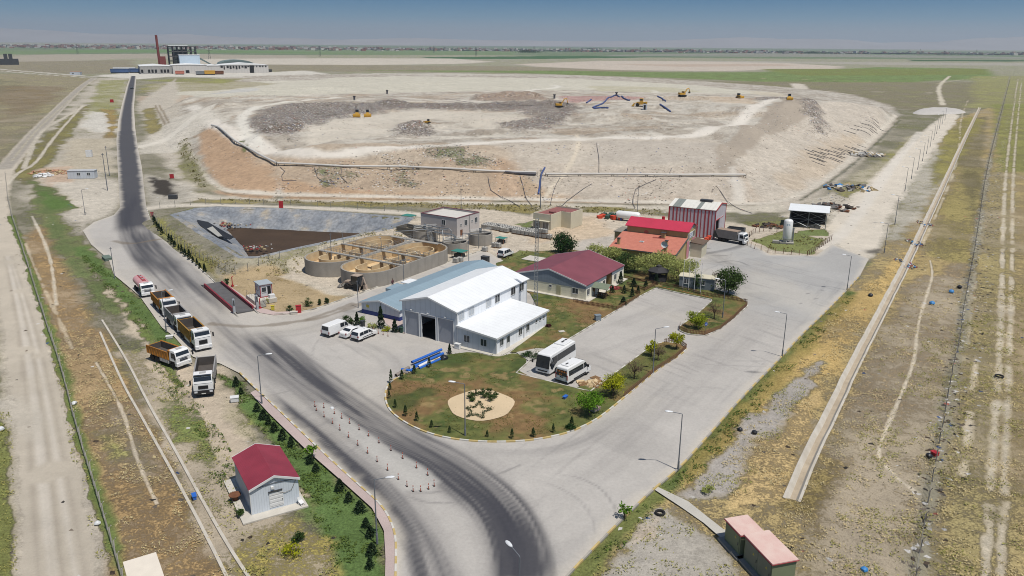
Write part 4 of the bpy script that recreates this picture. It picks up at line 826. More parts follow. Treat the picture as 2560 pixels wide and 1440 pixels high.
# ------------------------------------------------------------------ white workshop hall with its low annex
def hall():
 o = thing('workshop_hall', 'large white metal hall with three roller doors, middle one open, and a low annex', 'building', (-8.5, 115.75, .1), TH)
 W, D, E, R_ = 10.7, 21.3, 5.55, 7.0
 w = MB(); bays = [(-10.1, -7.35), (-6.85, -4.05), (-3.55, -.6)]; dh = 3.95
 xs = [-W] + [v for b_ in bays for v in b_] + [0]
 for i in range(0, len(xs), 2): w.b2(xs[i], xs[i + 1], 0, .2, 0, dh)
 w.prism([(-W, dh), (0, dh), (0, E), (-W / 2, R_), (-W, E)], 0, .2, 'y')
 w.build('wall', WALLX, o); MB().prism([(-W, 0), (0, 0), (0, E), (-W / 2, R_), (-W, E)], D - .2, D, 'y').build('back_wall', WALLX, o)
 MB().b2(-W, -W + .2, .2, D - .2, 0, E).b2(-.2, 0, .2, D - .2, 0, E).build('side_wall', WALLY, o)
 gable_roof(o, -W, 0, 0, D, E, R_, WHITE, .28)
 for i, (a, b_) in enumerate(bays):
  f = MB(); f.b2(a - .1, a, -.08, 0, 0, dh + .12).b2(b_, b_ + .1, -.08, 0, 0, dh + .12).b2(a, b_, -.08, 0, dh, dh + .12)
  f.build('door_frame', TRIM, o)
  if i != 1: MB().b2(a, b_, .06, .12, 0, dh).build('roller_door', DOORG, o)
  MB().b2((a + b_) / 2 - .12, (a + b_) / 2 + .12, -.3, -.0, dh + .3, dh + .42).build('flood_light', TRIM, o)
 MB().b2(-6.85, -4.05, .06, .14, dh - .35, dh).build('roller_door', DOORG, o)
 MB().b2(-W + .2, -.2, .2, D - .2, .0, .03).build('floor', mat('hall_floor', S(72,70,68,.7), .9, .1, .5), o)
 LV = mat('pale_louvre', S(200,206,212,.8), .6, .05, 2, ribs=('Z', 10, .02, .2))
 for yy, dk in ((1.3, 0), (4.0, 0), (9.0, 0), (11.6, 1), (16.6, 1), (19.4, 1)): window(o, 0, yy, 3.95, 1.35, 1.1 if not dk else 1.25, '+x', 1, gm=None if dk else LV)
 # annex
 A, AD = 7.2, 15.6
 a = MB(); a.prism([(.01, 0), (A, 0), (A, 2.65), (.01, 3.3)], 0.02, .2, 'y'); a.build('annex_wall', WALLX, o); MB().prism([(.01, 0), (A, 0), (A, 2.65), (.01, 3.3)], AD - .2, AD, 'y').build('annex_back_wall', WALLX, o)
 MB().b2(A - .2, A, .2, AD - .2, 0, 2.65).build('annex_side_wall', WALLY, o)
 r = MB(); r.prism([(.02, 3.32), (A + .3, 2.64), (A + .3, 2.76), (.02, 3.44)], -.25, AD + .3, 'y'); r.build('annex_roof', WHITE, o)
 e = MB(); e.prism([(.02, 3.18), (A + .32, 2.5), (A + .32, 2.79), (.02, 3.47)], -.31, -.25, 'y'); e.b2(A + .3, A + .36, -.31, AD + .3, 2.5, 2.78); e.build('gutter', TRIM, o)
 window(o, 1.9, 0.02, 1.0, 1.0, 1.05, '-y'); window(o, 5.0, .02, 1.0, 1.05, 1.05, '-y')
 for yy in (1.6, 7.1, 9.4): window(o, A, yy, 1.05, .9, 1.0, '+x')
 for yy in (12.2, 13.4, 14.6): window(o, A, yy, 1.6, .45, .35, '+x', 0)
 d = MB(); d.b2(A, A + .07, 3.0, 3.95, 0, 2.1); do = d.build('door', FRAME, o); MB().b2(A + .07, A + .085, 3.1, 3.85, 1.0, 1.95).build('pane', GLASS, do); MB().b2(A + .08, A + .14, 3.78, 3.84, .95, 1.05).build('handle', STEELD, do)
 p = MB(); p.b2(-.4, A + .9, -.75, -.01, 0, .12).b2(A + .01, A + 1.0, -.01, AD + .8, 0, .12); p.build('plinth', CONCP, o)
 p = MB()
 for xx, yy, zt in ((A + .1, 8.2, 2.5), (.12, .1, 5.3), (A + .1, .1, 2.5)): p.tube([(xx, yy - .05, .1), (xx, yy - .05, zt)], .06, 6)
 p.build('downpipe', TRIM, o); return o
HALL = hall()
def blue_hall():
 o = thing('storage_hall', 'long low hall with blue grey roof and a dark blue band along its wall', 'building', (-18.9, 126.7, .1), TH)
 W, D, E, R_ = 8.4, 31.2, 2.05, 3.0
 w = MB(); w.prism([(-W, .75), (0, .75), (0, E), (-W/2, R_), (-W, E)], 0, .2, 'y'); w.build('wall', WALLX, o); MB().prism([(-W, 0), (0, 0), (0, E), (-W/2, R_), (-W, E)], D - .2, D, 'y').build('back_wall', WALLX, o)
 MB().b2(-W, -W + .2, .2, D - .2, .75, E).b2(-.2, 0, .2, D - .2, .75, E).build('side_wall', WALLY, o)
 MB().b2(-W - .01, .01, -.01, .2, 0, .75).b2(-W - .01, -W + .2, .2, D - .2, 0, .75).b2(-.2, .01, .2, D - .2, 0, .75).build('wall_band', BLUEB, o)
 gable_roof(o, -W, 0, 0, D, E, R_, BLUER, .3)
 MB().b2(-W + 1.1, -W + 1.7, -.03, .0, 1.25, 1.75).build('notice_board', mat('yellow_board', S(206,190,70,.85), .6, .1, 6), o)
 d = MB(); d.b2(-W/2 - .35, -W/2 + .35, -.05, 0, .0, 1.9); dd = d.build('door', FRAME, o); MB().b2(-W/2 + .22, -W/2 + .28, -.09, -.05, .9, 1.0).build('handle', STEELD, dd)
 m = MB(); m.tube([(-W/2 + .2, -.12, 0), (-W/2 + .2, -.12, 2.6)], .04, 6); m.build('pipe', STEEL, o)
 q = MB(); q.prism([(9.2, 1.2), (12.4, 1.2), (12.4, 1.9), (9.2, 1.75)], -W - 2.4, -W - .02, 'x'); q.build('side_porch', BLUER, o)
 q = MB(); q.b2(-W - 1.6, -W + .5, 12.6, 15.4, 2.06, 2.2); q.build('canopy', WHITE, o); return o
blue_hall()
def office():
 o = thing('office_building', 'cream sided office building under a wide maroon pitched roof', 'building', (13.5, 138.75, .23), TH)
 W, D, E, R_ = 15.6, 16.8, 2.75, 4.75
 MB().b2(-W, 0, 0, .2, 0, 2.1).build('wall', CREAM, o); MB().b2(-W, 0, D - .2, D, 0, 2.75).build('back_wall', CREAM, o)
 g = MB(); g.prism([(-W, 2.1), (0, 2.1), (0, E), (-W/2, R_), (-W, E)], -.04, .2, 'y'); g.prism([(-W, 2.75), (0, 2.75), (-W/2, R_)], D - .2, D, 'y'); g.build('gable', GABLE, o)
 MB().b2(-.2, 0, .2, 8.6, 0, 2.1).b2(-.2, 0, 11.2, D - .2, 0, 2.1).b2(-W, -W + .2, .2, D - .2, 0, E).build('side_wall', CREAMW, o)
 MB().b2(-.22, .03, .2, 8.6, 2.1, E).b2(-.22, .03, 11.2, D - .2, 2.1, E).build('wall_fascia', mat('bluegrey_fascia', S(142,154,166,.75), .55, .07, .8, ribs=('Y', 3, .03, .2)), o)
 MB().b2(-1.6, -1.5, 8.6, 11.2, 0, E).b2(-1.5, -.0, 8.55, 8.6, 0, E).b2(-1.5, 0, 11.2, 11.25, 0, E).build('porch_wall', OCHRE, o)
 gable_roof(o, -W, 0, 0, D, E, R_, MAROON, .09)
 for xx, w_, z_, h_, ml in ((-14.1, 1.05, .95, 1.0, 1), (-2.2, 1.15, .95, 1.0, 1)): window(o, xx, 0, z_, w_, h_, '-y', ml)
 window(o, -7.4, 0, 1.35, .5, .4, '-y', 0)
 d = MB(); d.b2(-6.1, -5.2, -.06, 0, .0, 1.95); dd = d.build('door', mat('beige_door', S(190,184,150,.8), .7, .06, 2), o); MB().b2(-5.32, -5.26, -.1, -.06, .9, 1.0).build('handle', STEELD, dd)
 for yy in (.9, 3.3, 5.6, 7.6, 12.7, 15.3): window(o, .0, yy, .9, .95, 1.05, '+x')
 MB().b2(-W - .5, .9, -.9, 0, 0, .1).b2(.0, .9, 0, D + .3, 0, .1).build('plinth', CONCP, o)
 MB().b2(.2, 2.2, 8.9, 10.9, .0, .16).build('doorstep', REDF, o)
 MB().box((-4.4, 2.4, 3.72), (1.5, .35, .08), .2, ry=.25).build('plank', mat('bare_wood', S(214,190,150,.8), .8, .1, 4), o); return o
office()
def service_building():
 R2 = math.radians(-27.5); a = P(1522, 617, 3.0)
 o = thing('service_building', 'two level building with bright red upper roof, orange tiled lower roof and pink front', 'building', (21.4, 168.3, .05), R2)
 W = 14.2
 w = MB(); w.prism([(.4, 0), (8.5, 0), (8.5, 4.55), (.4, 2.95)], .2, .4, 'x'); w.prism([(.4, 0), (8.5, 0), (8.5, 4.55), (.4, 2.95)], W - .2, W, 'x'); w.b2(.4, W - .2, .4, .6, 0, 2.95); w.build('wall', OCHRE, o)
 b = MB(); b.prism([(-.35, 2.85), (8.5, 4.65), (8.5, 4.8), (-.35, 3.0)], -.35, W + .35, 'x'); b.build('lower_roof', TILE, o)
 b = MB(); b.b2(-.35, W + .35, -.42, -.35, 2.78, 2.98); b.prism([(-.35, 2.7), (8.4, 4.5), (8.4, 4.86), (-.35, 3.05)], W + .35, W + .42, 'x'); b.build('fascia', mat('grey_fascia', S(96,98,100,.8), .6, .1, 2), o)
 u = MB(); u.b2(.6, W + .2, 8.5, 15.2, 0, 6.2); u.build('upper_wall', OCHRE, o)
 g = MB(); g.prism([(8.5, 6.2), (15.2, 6.2), (11.85, 7.45)], W + .0, W + .21, 'x'); g.prism([(8.5, 6.2), (15.2, 6.2), (11.85, 7.45)], .6, .8, 'x'); g.build('gable', mat('grey_gable', S(150,156,164,.8), .6, .05, 1, ribs=('Y', 3, .02, .2)), o)
 gable_roof(o, .6, W + .2, 8.5, 15.2, 6.25, 7.5, BRIGHTRED, .4, .12, 'x', 'upper_roof')
 x = W + .2
 p = MB(); p.b2(x, x + .07, 8.55, 10.3, 0, 3.9).b2(x, x + .07, 12.6, 15.1, 0, 3.9); p.build('painted_panel', PINK, o)
 p = MB(); p.b2(x, x + .09, 10.35, 12.5, 4.3, 5.6); sg = p.build('sign_board', mat('pale_sign', S(216,220,228,.85), .5, .05, 1), o)
 m = MB()
 for k in range(3): m.b2(x + .09, x + .1, 10.6, 12.2 - .3 * (k % 2), 5.25 - .38 * k, 5.37 - .38 * k)
 m.build('sign_lettering', mat('sign_blue_grey', S(120,132,156,.8), .6, .1, 3), sg)
 for yy, z_, w_, h_ in ((9.4, 4.2, .8, 1.3), (13.6, 4.2, 1.1, 1.3), (11.1, 2.7, 1.1, .8), (11.1, 1.3, 1.1, 1.0)): window(o, x + .02, yy, z_, w_, h_, '+x')
 d = MB(); d.b2(x, x + .08, 10.5, 11.7, 0, 1.1); d.build('door', FRAME, o); d = MB(); d.b2(x, x + .06, 11.9, 12.5, 0, 3.6); d.build('dark_panel', mat('brown_panel', S(84,64,62,.8), .6, .1, 1), o)
 l = MB(); l.b2(-2.6, .59, 9.2, 14.4, 0, 4.2); l.build('side_wing', OCHRE, o); l = MB(); l.b2(-2.8, .58, 9.0, 14.6, 4.21, 4.36); l.build('wing_roof', mat('grey_coping', S(150,144,132,.8), .8, .1, 2), o)
 l = MB(); l.b2(W + .2, W + 2.9, 11.2, 15.6, 0, 3.1); l.build('rear_wing', CREAMR, o); l = MB(); l.prism([(W + .2, 3.3), (W + 3.2, 2.95), (W + 3.2, 3.1), (W + .2, 3.45)], 11.0, 15.9, 'y'); l.build('rear_wing_roof', mat('brown_roof', S(110,92,78,.8), .8, .1, 1), o)
 for cx, cy, h, s in ((1.2, 1.6, 1.3, .55), (11.3, 3.6, 1.1, .5), (9.4, 7.4, 1.1, .8), (11.9, 1.0, 1.1, .7)):
  z = 2.95 + (cy + .35) * .203; c = MB(); c.b2(cx - s/2, cx + s/2, cy - s/2, cy + s/2, z - .3, z + h); co = c.build('chimney', OCHRE, o); c = MB(); c.b2(cx - s*.7, cx + s*.7, cy - s*.7, cy + s*.7, z + h + .004, z + h + .12); c.build('cap', STEELD, co)
 z = 2.95 + 1.0 * .203; ds = MB(); ds.loft([[(11.9 + r * math.cos(t) , .35 - .45 + dd, 4.9 + r * math.sin(t)) for t in np.linspace(0, 2 * math.pi, 14, endpoint=False)] for r, dd in ((.05, .2), (.55, .12), (.72, 0), (.7, .02), (.5, .16), (.04, .24))]); ds.build('satellite_dish', TRIM, o, smooth=True)
 b = MB(); b.b2(5.2, 6.1, 3.6, 4.5, 3.85, 4.0); so_ = b.build('roof_window', FRAME, o); b = MB(); b.b2(5.3, 6.0, 3.7, 4.4, 4.0, 4.02); b.build('pane', glass('sky_glass', (.25,.3,.33), .15), so_)
 b = MB(); b.b2(7.2, 10.0, 6.6, 6.65, 4.45, 4.5).b2(7.2, 10.0, 6.95, 7.0, 4.52, 4.57)
 for k in range(9): b.b2(7.3 + k * .33, 7.34 + k * .33, 6.65, 6.95, 4.47, 4.5)
 b.build('roof_ladder', REDF, o)
 b = MB(); b.cyl((5.1, 8.49, 5.0), .55, .02, 20, 'y'); b.build('round_emblem', mat('faded_emblem', S(190,112,96,.8), .8, .1, 4), o); b = MB(); b.cyl((7.3, 13.6, 6.6), .35, 1.3, 12); b.build('vent_stack', REDP, o); return o
service_building()
def striped_shed():
 o = thing('striped_shed', 'tall shed clad in red and white vertical stripes with its side door open', 'building', (48.9, 188.6, .08), math.radians(-28))
 W, D, E, R_ = 11.6, 10.2, 6.95, 8.0
 ST = mat('white_pink_cladding', S(206,196,204,.8), .6, .06, .6, ribs=('X', 3.4, .03, .2)); STY = mat('pale_cladding_side', S(206,200,206,.8), .6, .06, .6, ribs=('Y', 2.2, .03, .3))
 w = MB(); w.b2(-W, -.15, 0, .15, 0, E).b2(-W, -.15, D - .15, D, 0, E); w.build('wall', ST, o)
 s = MB()
 for k in range(13): x = -W + .12 + k * .88; s.b2(x, x + (.34 if k % 3 else .2), -.05, -.002, .05, E - .12)
 s.build('red_stripes', REDF, o)
 e = MB(); e.b2(-.15, 0, 0, 1.0, 0, E).b2(-.15, 0, 4.2, D, 0, E).b2(-.15, 0, 1.0, 4.2, 4.3, E); e.prism([(0, E), (D, E), (D/2, R_)], -.15, 0, 'x'); e.prism([(0, E), (D, E), (D/2, R_)], -W, -W + .15, 'x'); e.b2(-W, -W + .15, .15, D - .15, 0, E); e.build('end_wall', STY, o)
 MB().b2(0, .08, 4.2, 7.6, 0, 4.5).build('sliding_door', STY, o)
 d = MB(); d.b2(0, .12, 1.0, 7.7, 4.32, 4.45).b2(-.06, .1, -.08, .12, 0, E).b2(-.06, .1, D - .1, D + .06, 0, E).b2(-W - .05, -W + .12, -.09, .1, 0, E).b2(-W, 0, -.12, -.052, E - .14, E + .06)
 d.prism([(-.1, E - .1), (D/2, R_ - .1), (D + .1, E - .1), (D + .1, E + .14), (D/2, R_ + .14), (-.1, E + .14)], .1, .22, 'x'); d.build('red_edging', REDP, o)
 R1, R2_ = mat('shed_roof_white', S(226,224,214,.85), .55, .05, .8), mat('shed_roof_grey', S(140,146,140,.8), .6, .06, .8)
 b = MB(); n = 12; pat = [0, 1, 1, 0, 0, 0, 0, 1, 0, 0, 0, 0]
 for k in range(n):
  x0 = -W - .1 + k * (W + .2) / n; x1 = x0 + (W + .2) / n - .04
  b.prism([(-.15, E), (D/2, R_), (D + .15, E), (D + .15, E + .12), (D/2, R_ + .12), (-.15, E + .12)], x0, x1, 'x', m=pat[k])
 b.build('roof', [R1, R2_], o)
 v = MB(); v.b2(-5.2, -2.2, D/2 - .7, D/2 + .7, R_ + .0, R_ + .5); v.build('roof_vent', STEELD, o)
 l = MB(); l.prism([(2.6, .3 + 2.2), (8.6, 2.0), (8.6, 2.1), (2.6, 2.6)], .3, 2.6, 'x'); return o
striped_shed()
def steel_shed():
 a, b_ = P(1969, 560, 0), P(2049, 566, 0)
 o = thing('open_steel_shed', 'open steel frame shed with white sheet roof and crossed bracing', 'building', (72.2, 203.9, -.05), math.radians(-22))
 W, D = 8.9, 6.5; f = MB()
 for x in (0, W * .52, W):
  for y in (0, D): MB().b2(x - .09, x + .09, y - .09, y + .09, 0, 4.3).build('post', STEEL, o)
 br = MB()
 for y in (0, D):
  for x0, x1 in ((0, W * .52), (W * .52, W)):
   for p, q in (((x0, y, .3), (x1, y, 2.2)), ((x0, y, 2.2), (x1, y, .3)), ((x0, y, 2.3), (x1, y, 4.1)), ((x0, y, 4.1), (x1, y, 2.3)), ((x0, y, 2.25), (x1, y, 2.25))): br.bar(p, q, .07)
 for x in (0, W):
  for p, q in (((x, 0, .3), (x, D, 4.1)), ((x, D, .3), (x, 0, 4.1))): br.bar(p, q, .07)
 br.build('brace', STEEL, o)
 r = MB(); r.prism([(-.6, 4.32), (D + .6, 4.75), (D + .6, 4.87), (-.6, 4.44)], -.5, W + .6, 'x'); r.build('roof', WHITE, o)
 k = MB(); k.b2(.2, W - .2, D - .5, D - .3, .0, 3.9).b2(.2, .35, 1.5, D - .5, 0, 3.6); k.build('back_wall', mat('black_sheeting', S(32,32,34,.8), .8, .15, .7), o); return o
steel_shed()
def treatment_building():
 o = thing('treatment_building', 'pale grey flat roofed block with parapet beside the round tanks', 'building', (-13.4, 188.0, 0), math.radians(-33))
 W, D, E = 11.2, 9.4, 4.75
 w = MB(); w.b2(-W, 0, 0, .2, 0, E).b2(-W, 0, D - .2, D, 0, E).b2(-W, -W + .2, .2, D - .2, 0, E).b2(-.2, 0, .2, D - .2, 0, E); w.build('wall', PLAST, o)
 MB().b2(-W + .2, -.2, .2, D - .2, 4.2, 4.35).build('roof', ROOFGREY, o)
 c = MB(); c.b2(-W - .08, .08, -.08, .3, E + .002, E + .1).b2(-W - .08, .08, D - .3, D + .08, E + .002, E + .1).b2(-W - .08, -W + .3, .3, D - .3, E + .002, E + .1).b2(-.3, .08, .3, D - .3, E + .002, E + .1); c.build('parapet_coping', mat('maroon_coping', S(120,72,80,.8), .7, .1, 2), o)
 window(o, -4.0, 0, 2.7, 1.0, 1.2, '-y')
 for yy, z_, w_, h_ in ((1.6, 2.7, .5, .5), (3.6, 2.5, 1.1, 1.3), (6.2, 2.9, .45, .5), (7.9, 2.4, 1.0, 1.3)): window(o, 0, yy, z_, w_, h_, '+x')
 d = MB(); d.b2(0, .06, 1.3, 2.2, 0, 1.7); dd = d.build('door', RUST, o); MB().b2(.06, .1, 2.05, 2.12, .8, .9).build('handle', STEELD, dd)
 d = MB(); d.tube([(.08, 5.0, 0), (.08, 5.0, 4.7)], .05, 6); d.build('downpipe', STEEL, o); return o
treatment_building()
def pump_house():
 o = thing('pump_house', 'small cream building with stepped plan and maroon flat roof', 'building', (9.6, 195.6, 0), math.radians(-33))
 E = 4.2; A = [(-5.2, 0), (0, 0), (0, 5.2), (2.8, 5.2), (2.8, 11.5), (-5.2, 11.5)]
 MB().prism(A, 0, 3.75).build('wall', CREAMR, o); r = MB(); r.prism([(x * .96 - .1, y * .965 + .2) for x, y in A], 3.755, 3.85); r.build('roof', ROOFTERRA, o)
 p = MB()
 for (a, b_) in zip(A, A[1:] + A[:1]):
  l = math.hypot(b_[0] - a[0], b_[1] - a[1]); t = math.atan2(b_[1] - a[1], b_[0] - a[0]); nx, ny = -math.sin(t) * .11, math.cos(t) * .11
  p.box(((a[0] + b_[0]) / 2 + nx, (a[1] + b_[1]) / 2 + ny, 4.0), (l - .01, .2, .5), t)
 p.build('parapet', CREAMR, o)
 MB().b2(-2.6, -1.2, 3.4, 4.4, 3.86, 4.3).b2(-.6, .3, 6.2, 6.9, 3.86, 4.25).build('roof_hatch', ROOFTERRA, o)
 for x in (-4.0, -1.5): window(o, x, 0, .1, 1.6, 2.0, '-y', 3, name='shutter', gm=mat('grey_shutter', S(138,136,128,.8), .7, .1, 2, ribs=('X', 6, .02, .25)))
 MB().b2(-5.1, -.2, -.9, -.001, 2.45, 2.6).build('canopy', CREAMR, o); return o
pump_house()
def red_shed():
 o = thing('metal_shed', 'small grey metal shed with dark red ribbed roof on a concrete pad in the foreground', 'building', (-25.6, 68.95, .1), math.radians(30.5))
 W, D, E, R_ = 4.75, 7.3, 2.8, 3.7
 w = MB(); w.prism([(0, 0), (W, 0), (W, E), (W/2, R_), (0, E)], 0, .1, 'y'); w.build('wall', SIDEB, o); MB().prism([(0, 0), (W, 0), (W, E), (W/2, R_), (0, E)], D - .1, D, 'y').build('back_wall', SIDEB, o)
 MB().b2(0, .1, .1, D - .1, 0, E).b2(W - .1, W, .1, D - .1, 0, E).build('side_wall', SIDEBY, o)
 gable_roof(o, 0, W, 0, D, E, R_, MAROONX, .16, .09)
 d = MB(); d.b2(1.75, 3.15, -.05, 0, .25, 1.95)
 for k in range(4): d.b2(1.8, 3.1, -.075, -.05, .4 + k * .4, .66 + k * .4)
 dd = d.build('door', TRIM, o); MB().b2(3.0, 3.06, -.13, -.076, .9, 1.0).build('handle', STEELD, dd)
 b = MB(); b.b2(1.7, 3.1, -.14, -.0, 1.97, 2.08); b.build('door_track', STEELD, o)
 b = MB(); b.b2(2.0, 2.25, -.22, -.0, 2.35, 2.6); b.build('lamp', TRIM, o)
 b = MB(); pts = [(2.2, -.06, 2.3), (2.6, -.07, 1.85), (3.3, -.07, 1.55), (4.0, -.07, 1.7), (4.5, -.06, 2.7)]; b.tube(pts, .02, 5); b.build('cable', mat('brown_cable', S(110,96,76,.8), .7, .1, 4), o)
 b = MB(); b.tube([(.1, -.05, 2.75), (W/2, -.05, 2.95), (W - .1, -.05, 2.75)], .03, 5); b.build('string_of_lights', STEELD, o)
 b = MB(); b.tube([(-.05, -.02, 0), (-.05, -.02, E - .1)], .05, 6); b.build('downpipe', TRIM, o)
 p = MB(); p.b2(-1.15, 5.3, -1.15, 8.1, -.16, -.002); p.build('pad', CONCP, o)
 c = thing('white_chair', 'white plastic chair lying beside the red roofed shed', 'chair', (*loc(o, 4.75, -.55), .1), .9)
 s = MB(); s.box((0, 0, .3), (.45, .45, .05), 0, rx=.5); s.build('seat', TRIM, c); s = MB(); s.box((0, .25, .5), (.45, .05, .5), 0, rx=-.4); s.build('backrest', TRIM, c)
 for sx in (-.2, .2):
  for sy in (-.2, .2): MB().bar((sx, sy, .3), (sx * 1.1, sy * 1.2 - .1, .02), .04).build('leg', TRIM, c)
 r = thing('cable_drum', 'brown round cable drum leaning beside the red roofed shed', 'drum', (*loc(o, -.85, 3.7), .1), .4)
 s = MB(); s.cyl((0, 0, .55), .62, .06, 20); s.build('flange', RUST, r); s = MB(); s.cyl((0, 0, 0), .3, .55, 14); s.build('core', RUST, r); return o
red_shed()
def cabinet(lab, c, w, d, h, n):
 o = thing('transformer_cabinet', lab, 'electrical cabinet', (c[0], c[1], 0), math.radians(16), 'transformer cabinets at the right edge of the road')
 GR, GY, RP = mat('cabinet_green', S(134,142,110,.8), .7, .08, 1), mat('cabinet_grey', S(138,140,120,.8), .7, .08, 1), mat('cabinet_pink_roof', S(218,196,184,.84), .75, .1, 1.0, dirt=S(204,142,136,.84))
 b = MB(); b.b2(0, w, -d, 0, .12, h); b.build('body', [GR], o); b = MB(); b.b2(-.12, w + .12, -d - .12, .12, h, h + .08); r = b.build('roof', RP, o); b = MB(); b.b2(-.16, w + .16, -d - .16, .16, h - .07, h - .002); b.build('roof_edge', REDF, r)
 for k in range(n):
  b = MB(); y0 = -d + .15 + k * (d - .3) / n; b.b2(-.04, 0, y0, y0 + (d - .36) / n, .3, h - .25); dd = b.build('door', GY if n > 1 else GR, o)
  b = MB(); b.b2(-.08, -.04, y0 + .12, y0 + .18, 1.0, 1.3); b.build('handle', STEELD, dd)
  b = MB(); b.add([(-.042, y0 + .5, 1.45), (-.042, y0 + .8, 1.45), (-.042, y0 + .65, 1.7)], [(0, 1, 2)]); b.build('warning_sign', mat('yellow_board', (0,0,0)), dd)
 b = MB(); b.b2(-.5, w + .4, -d - .5, .4, -.1, .12); b.build('base', CONC, o)
cabinet('smaller green transformer cabinet with pink flat roof at the end of the path', (20.4, 65.5), 2.2, 2.6, 2.25, 1)
cabinet('larger green and grey transformer cabinet with double doors and pink flat roof', (21.4, 62.6), 2.35, 4.3, 2.5, 2)
o = thing('white_container', 'small white flat roofed cabin at the bottom left, cut by the frame', 'cabin', (-33.1, 58.4, 0), math.radians(32.6))
MB().b2(0, 2.45, -5, 0, 0, 2.1).build('body', WALLX, o); MB().b2(-.1, 2.55, -5.1, .1, 2.1, 2.22).build('roof', mat('cream_roof', S(228,218,202,.85), .7, .05, 1), o)
# site office container and small huts
def container(name, lab, p, rz, w, d, h, wallm, roofm, wins, group=None, cat='cabin'):
 o = thing(name, lab, cat, p, rz, group); MB().b2(0, w, 0, d, 0, h).build('body', wallm, o); MB().b2(-.15, w + .15, -.15, d + .15, h + .002, h + .12).build('roof', roofm, o)
 for f, u, z, ww, hh in wins: window(o, u if f == '-y' else w, 0 if f == '-y' else u, z, ww, hh, f, 1)
 return o
container('site_cabin', 'grey site cabin with pale flat roof behind the flagpoles', (32.3, 147.6, .23), math.radians(-21), 6.6, 2.6, 2.2, mat('slate_cabin_wall', S(128,136,142,.8), .6, .06, 1, ribs=('X', 3, .02, .15)), CREAMR, [('-y', 1.4, .9, .9, .9), ('-y', 4.4, .9, .9, .9), ('+x', 1.3, .9, .8, .9)])
p = P(170, 447, 0); container('prefab_cabin', 'long pale prefab cabin among rubble left of the main road', (p.x, p.y, .0), math.radians(8), 8.6, 3.0, 2.6, WALLX, mat('grey_flat_roof', S(196,198,200,.8), .6, .05, 1), [('-y', 3.6, 1.1, 1.0, .9), ('-y', 6.8, 1.1, 1.0, .9)])
p = P(175, 187.5, 0); container('roadside_hut', 'tiny far hut with orange roof beside the left dirt road', (p.x, p.y, .0), math.radians(10), 13, 8, 4, WALLX, TILE, [('-y', 4, 1.2, 2, 1.6)])
def gazebo():
 p = P(1645, 703, 0); o = thing('gazebo', 'dark charcoal gazebo with pointed roof under the willow trees', 'gazebo', (p.x, p.y, .23), .2)
 DK = mat('charcoal_wood', S(62,60,62,.8), .8, .12, 2); pts = [(1.85 * math.cos(t), 1.85 * math.sin(t)) for t in np.arange(6) * math.pi / 3]
 for x, y in pts: MB().b2(x - .07, x + .07, y - .07, y + .07, 0, 2.0).build('post', DK, o)
 w = MB()
 for (a, b_) in zip(pts, pts[1:] + pts[:1]):
  for z, h in ((.0, .8), (1.75, .2)): w.box(((a[0] + b_[0]) / 2, (a[1] + b_[1]) / 2, z + h / 2), (1.68, .05, h), math.atan2(b_[1] - a[1], b_[0] - a[0]))
  for k in range(1, 8): t = k / 8; w.box((a[0] * (1 - t) + b_[0] * t, a[1] * (1 - t) + b_[1] * t, 1.25), (.05, .04, 1.0), math.atan2(b_[1] - a[1], b_[0] - a[0]))
 w.build('lattice', DK, o); r = MB(); r.loft([[(2.25 * s * math.cos(t), 2.25 * s * math.sin(t), z) for t in np.arange(6) * math.pi / 3] for s, z in ((1.0, 1.95), (1.0, 2.05), (.25, 2.75), (.25, 3.0), (.02, 3.25))]); r.build('roof', DK, o)
gazebo()
def picnic():
 p = P(1505, 745, 0); o = thing('picnic_shelter', 'picnic table under a green pitched shelter roof on the lawn', 'shelter', (p.x, p.y, .23), TH)
 WD = mat('brown_wood', S(112,84,60,.8), .8, .14, 3)
 for x in (-1.2, 1.2):
  for y in (-.9, .9): MB().b2(x - .06, x + .06, y - .06, y + .06, 0, 2.0).build('post', WD, o)
 gable_roof(o, -1.5, 1.5, -1.2, 1.2, 2.0, 2.6, mat('green_grey_roof', S(128,138,116,.8), .7, .1, 1.5), .2, .08, 'x', trim=False)
 MB().b2(-.9, .9, -.35, .35, .7, .76).b2(-.7, -.6, -.3, .3, 0, .7).b2(.6, .7, -.3, .3, 0, .7).build('table', WD, o)
 for s in (-1, 1): MB().b2(-.9, .9, s * .7 - .15, s * .7 + .15, .4, .45).b2(-.7, -.6, s * .7 - .1, s * .7 + .1, 0, .4).b2(.6, .7, s * .7 - .1, s * .7 + .1, 0, .4).build('bench', WD, o)
picnic()
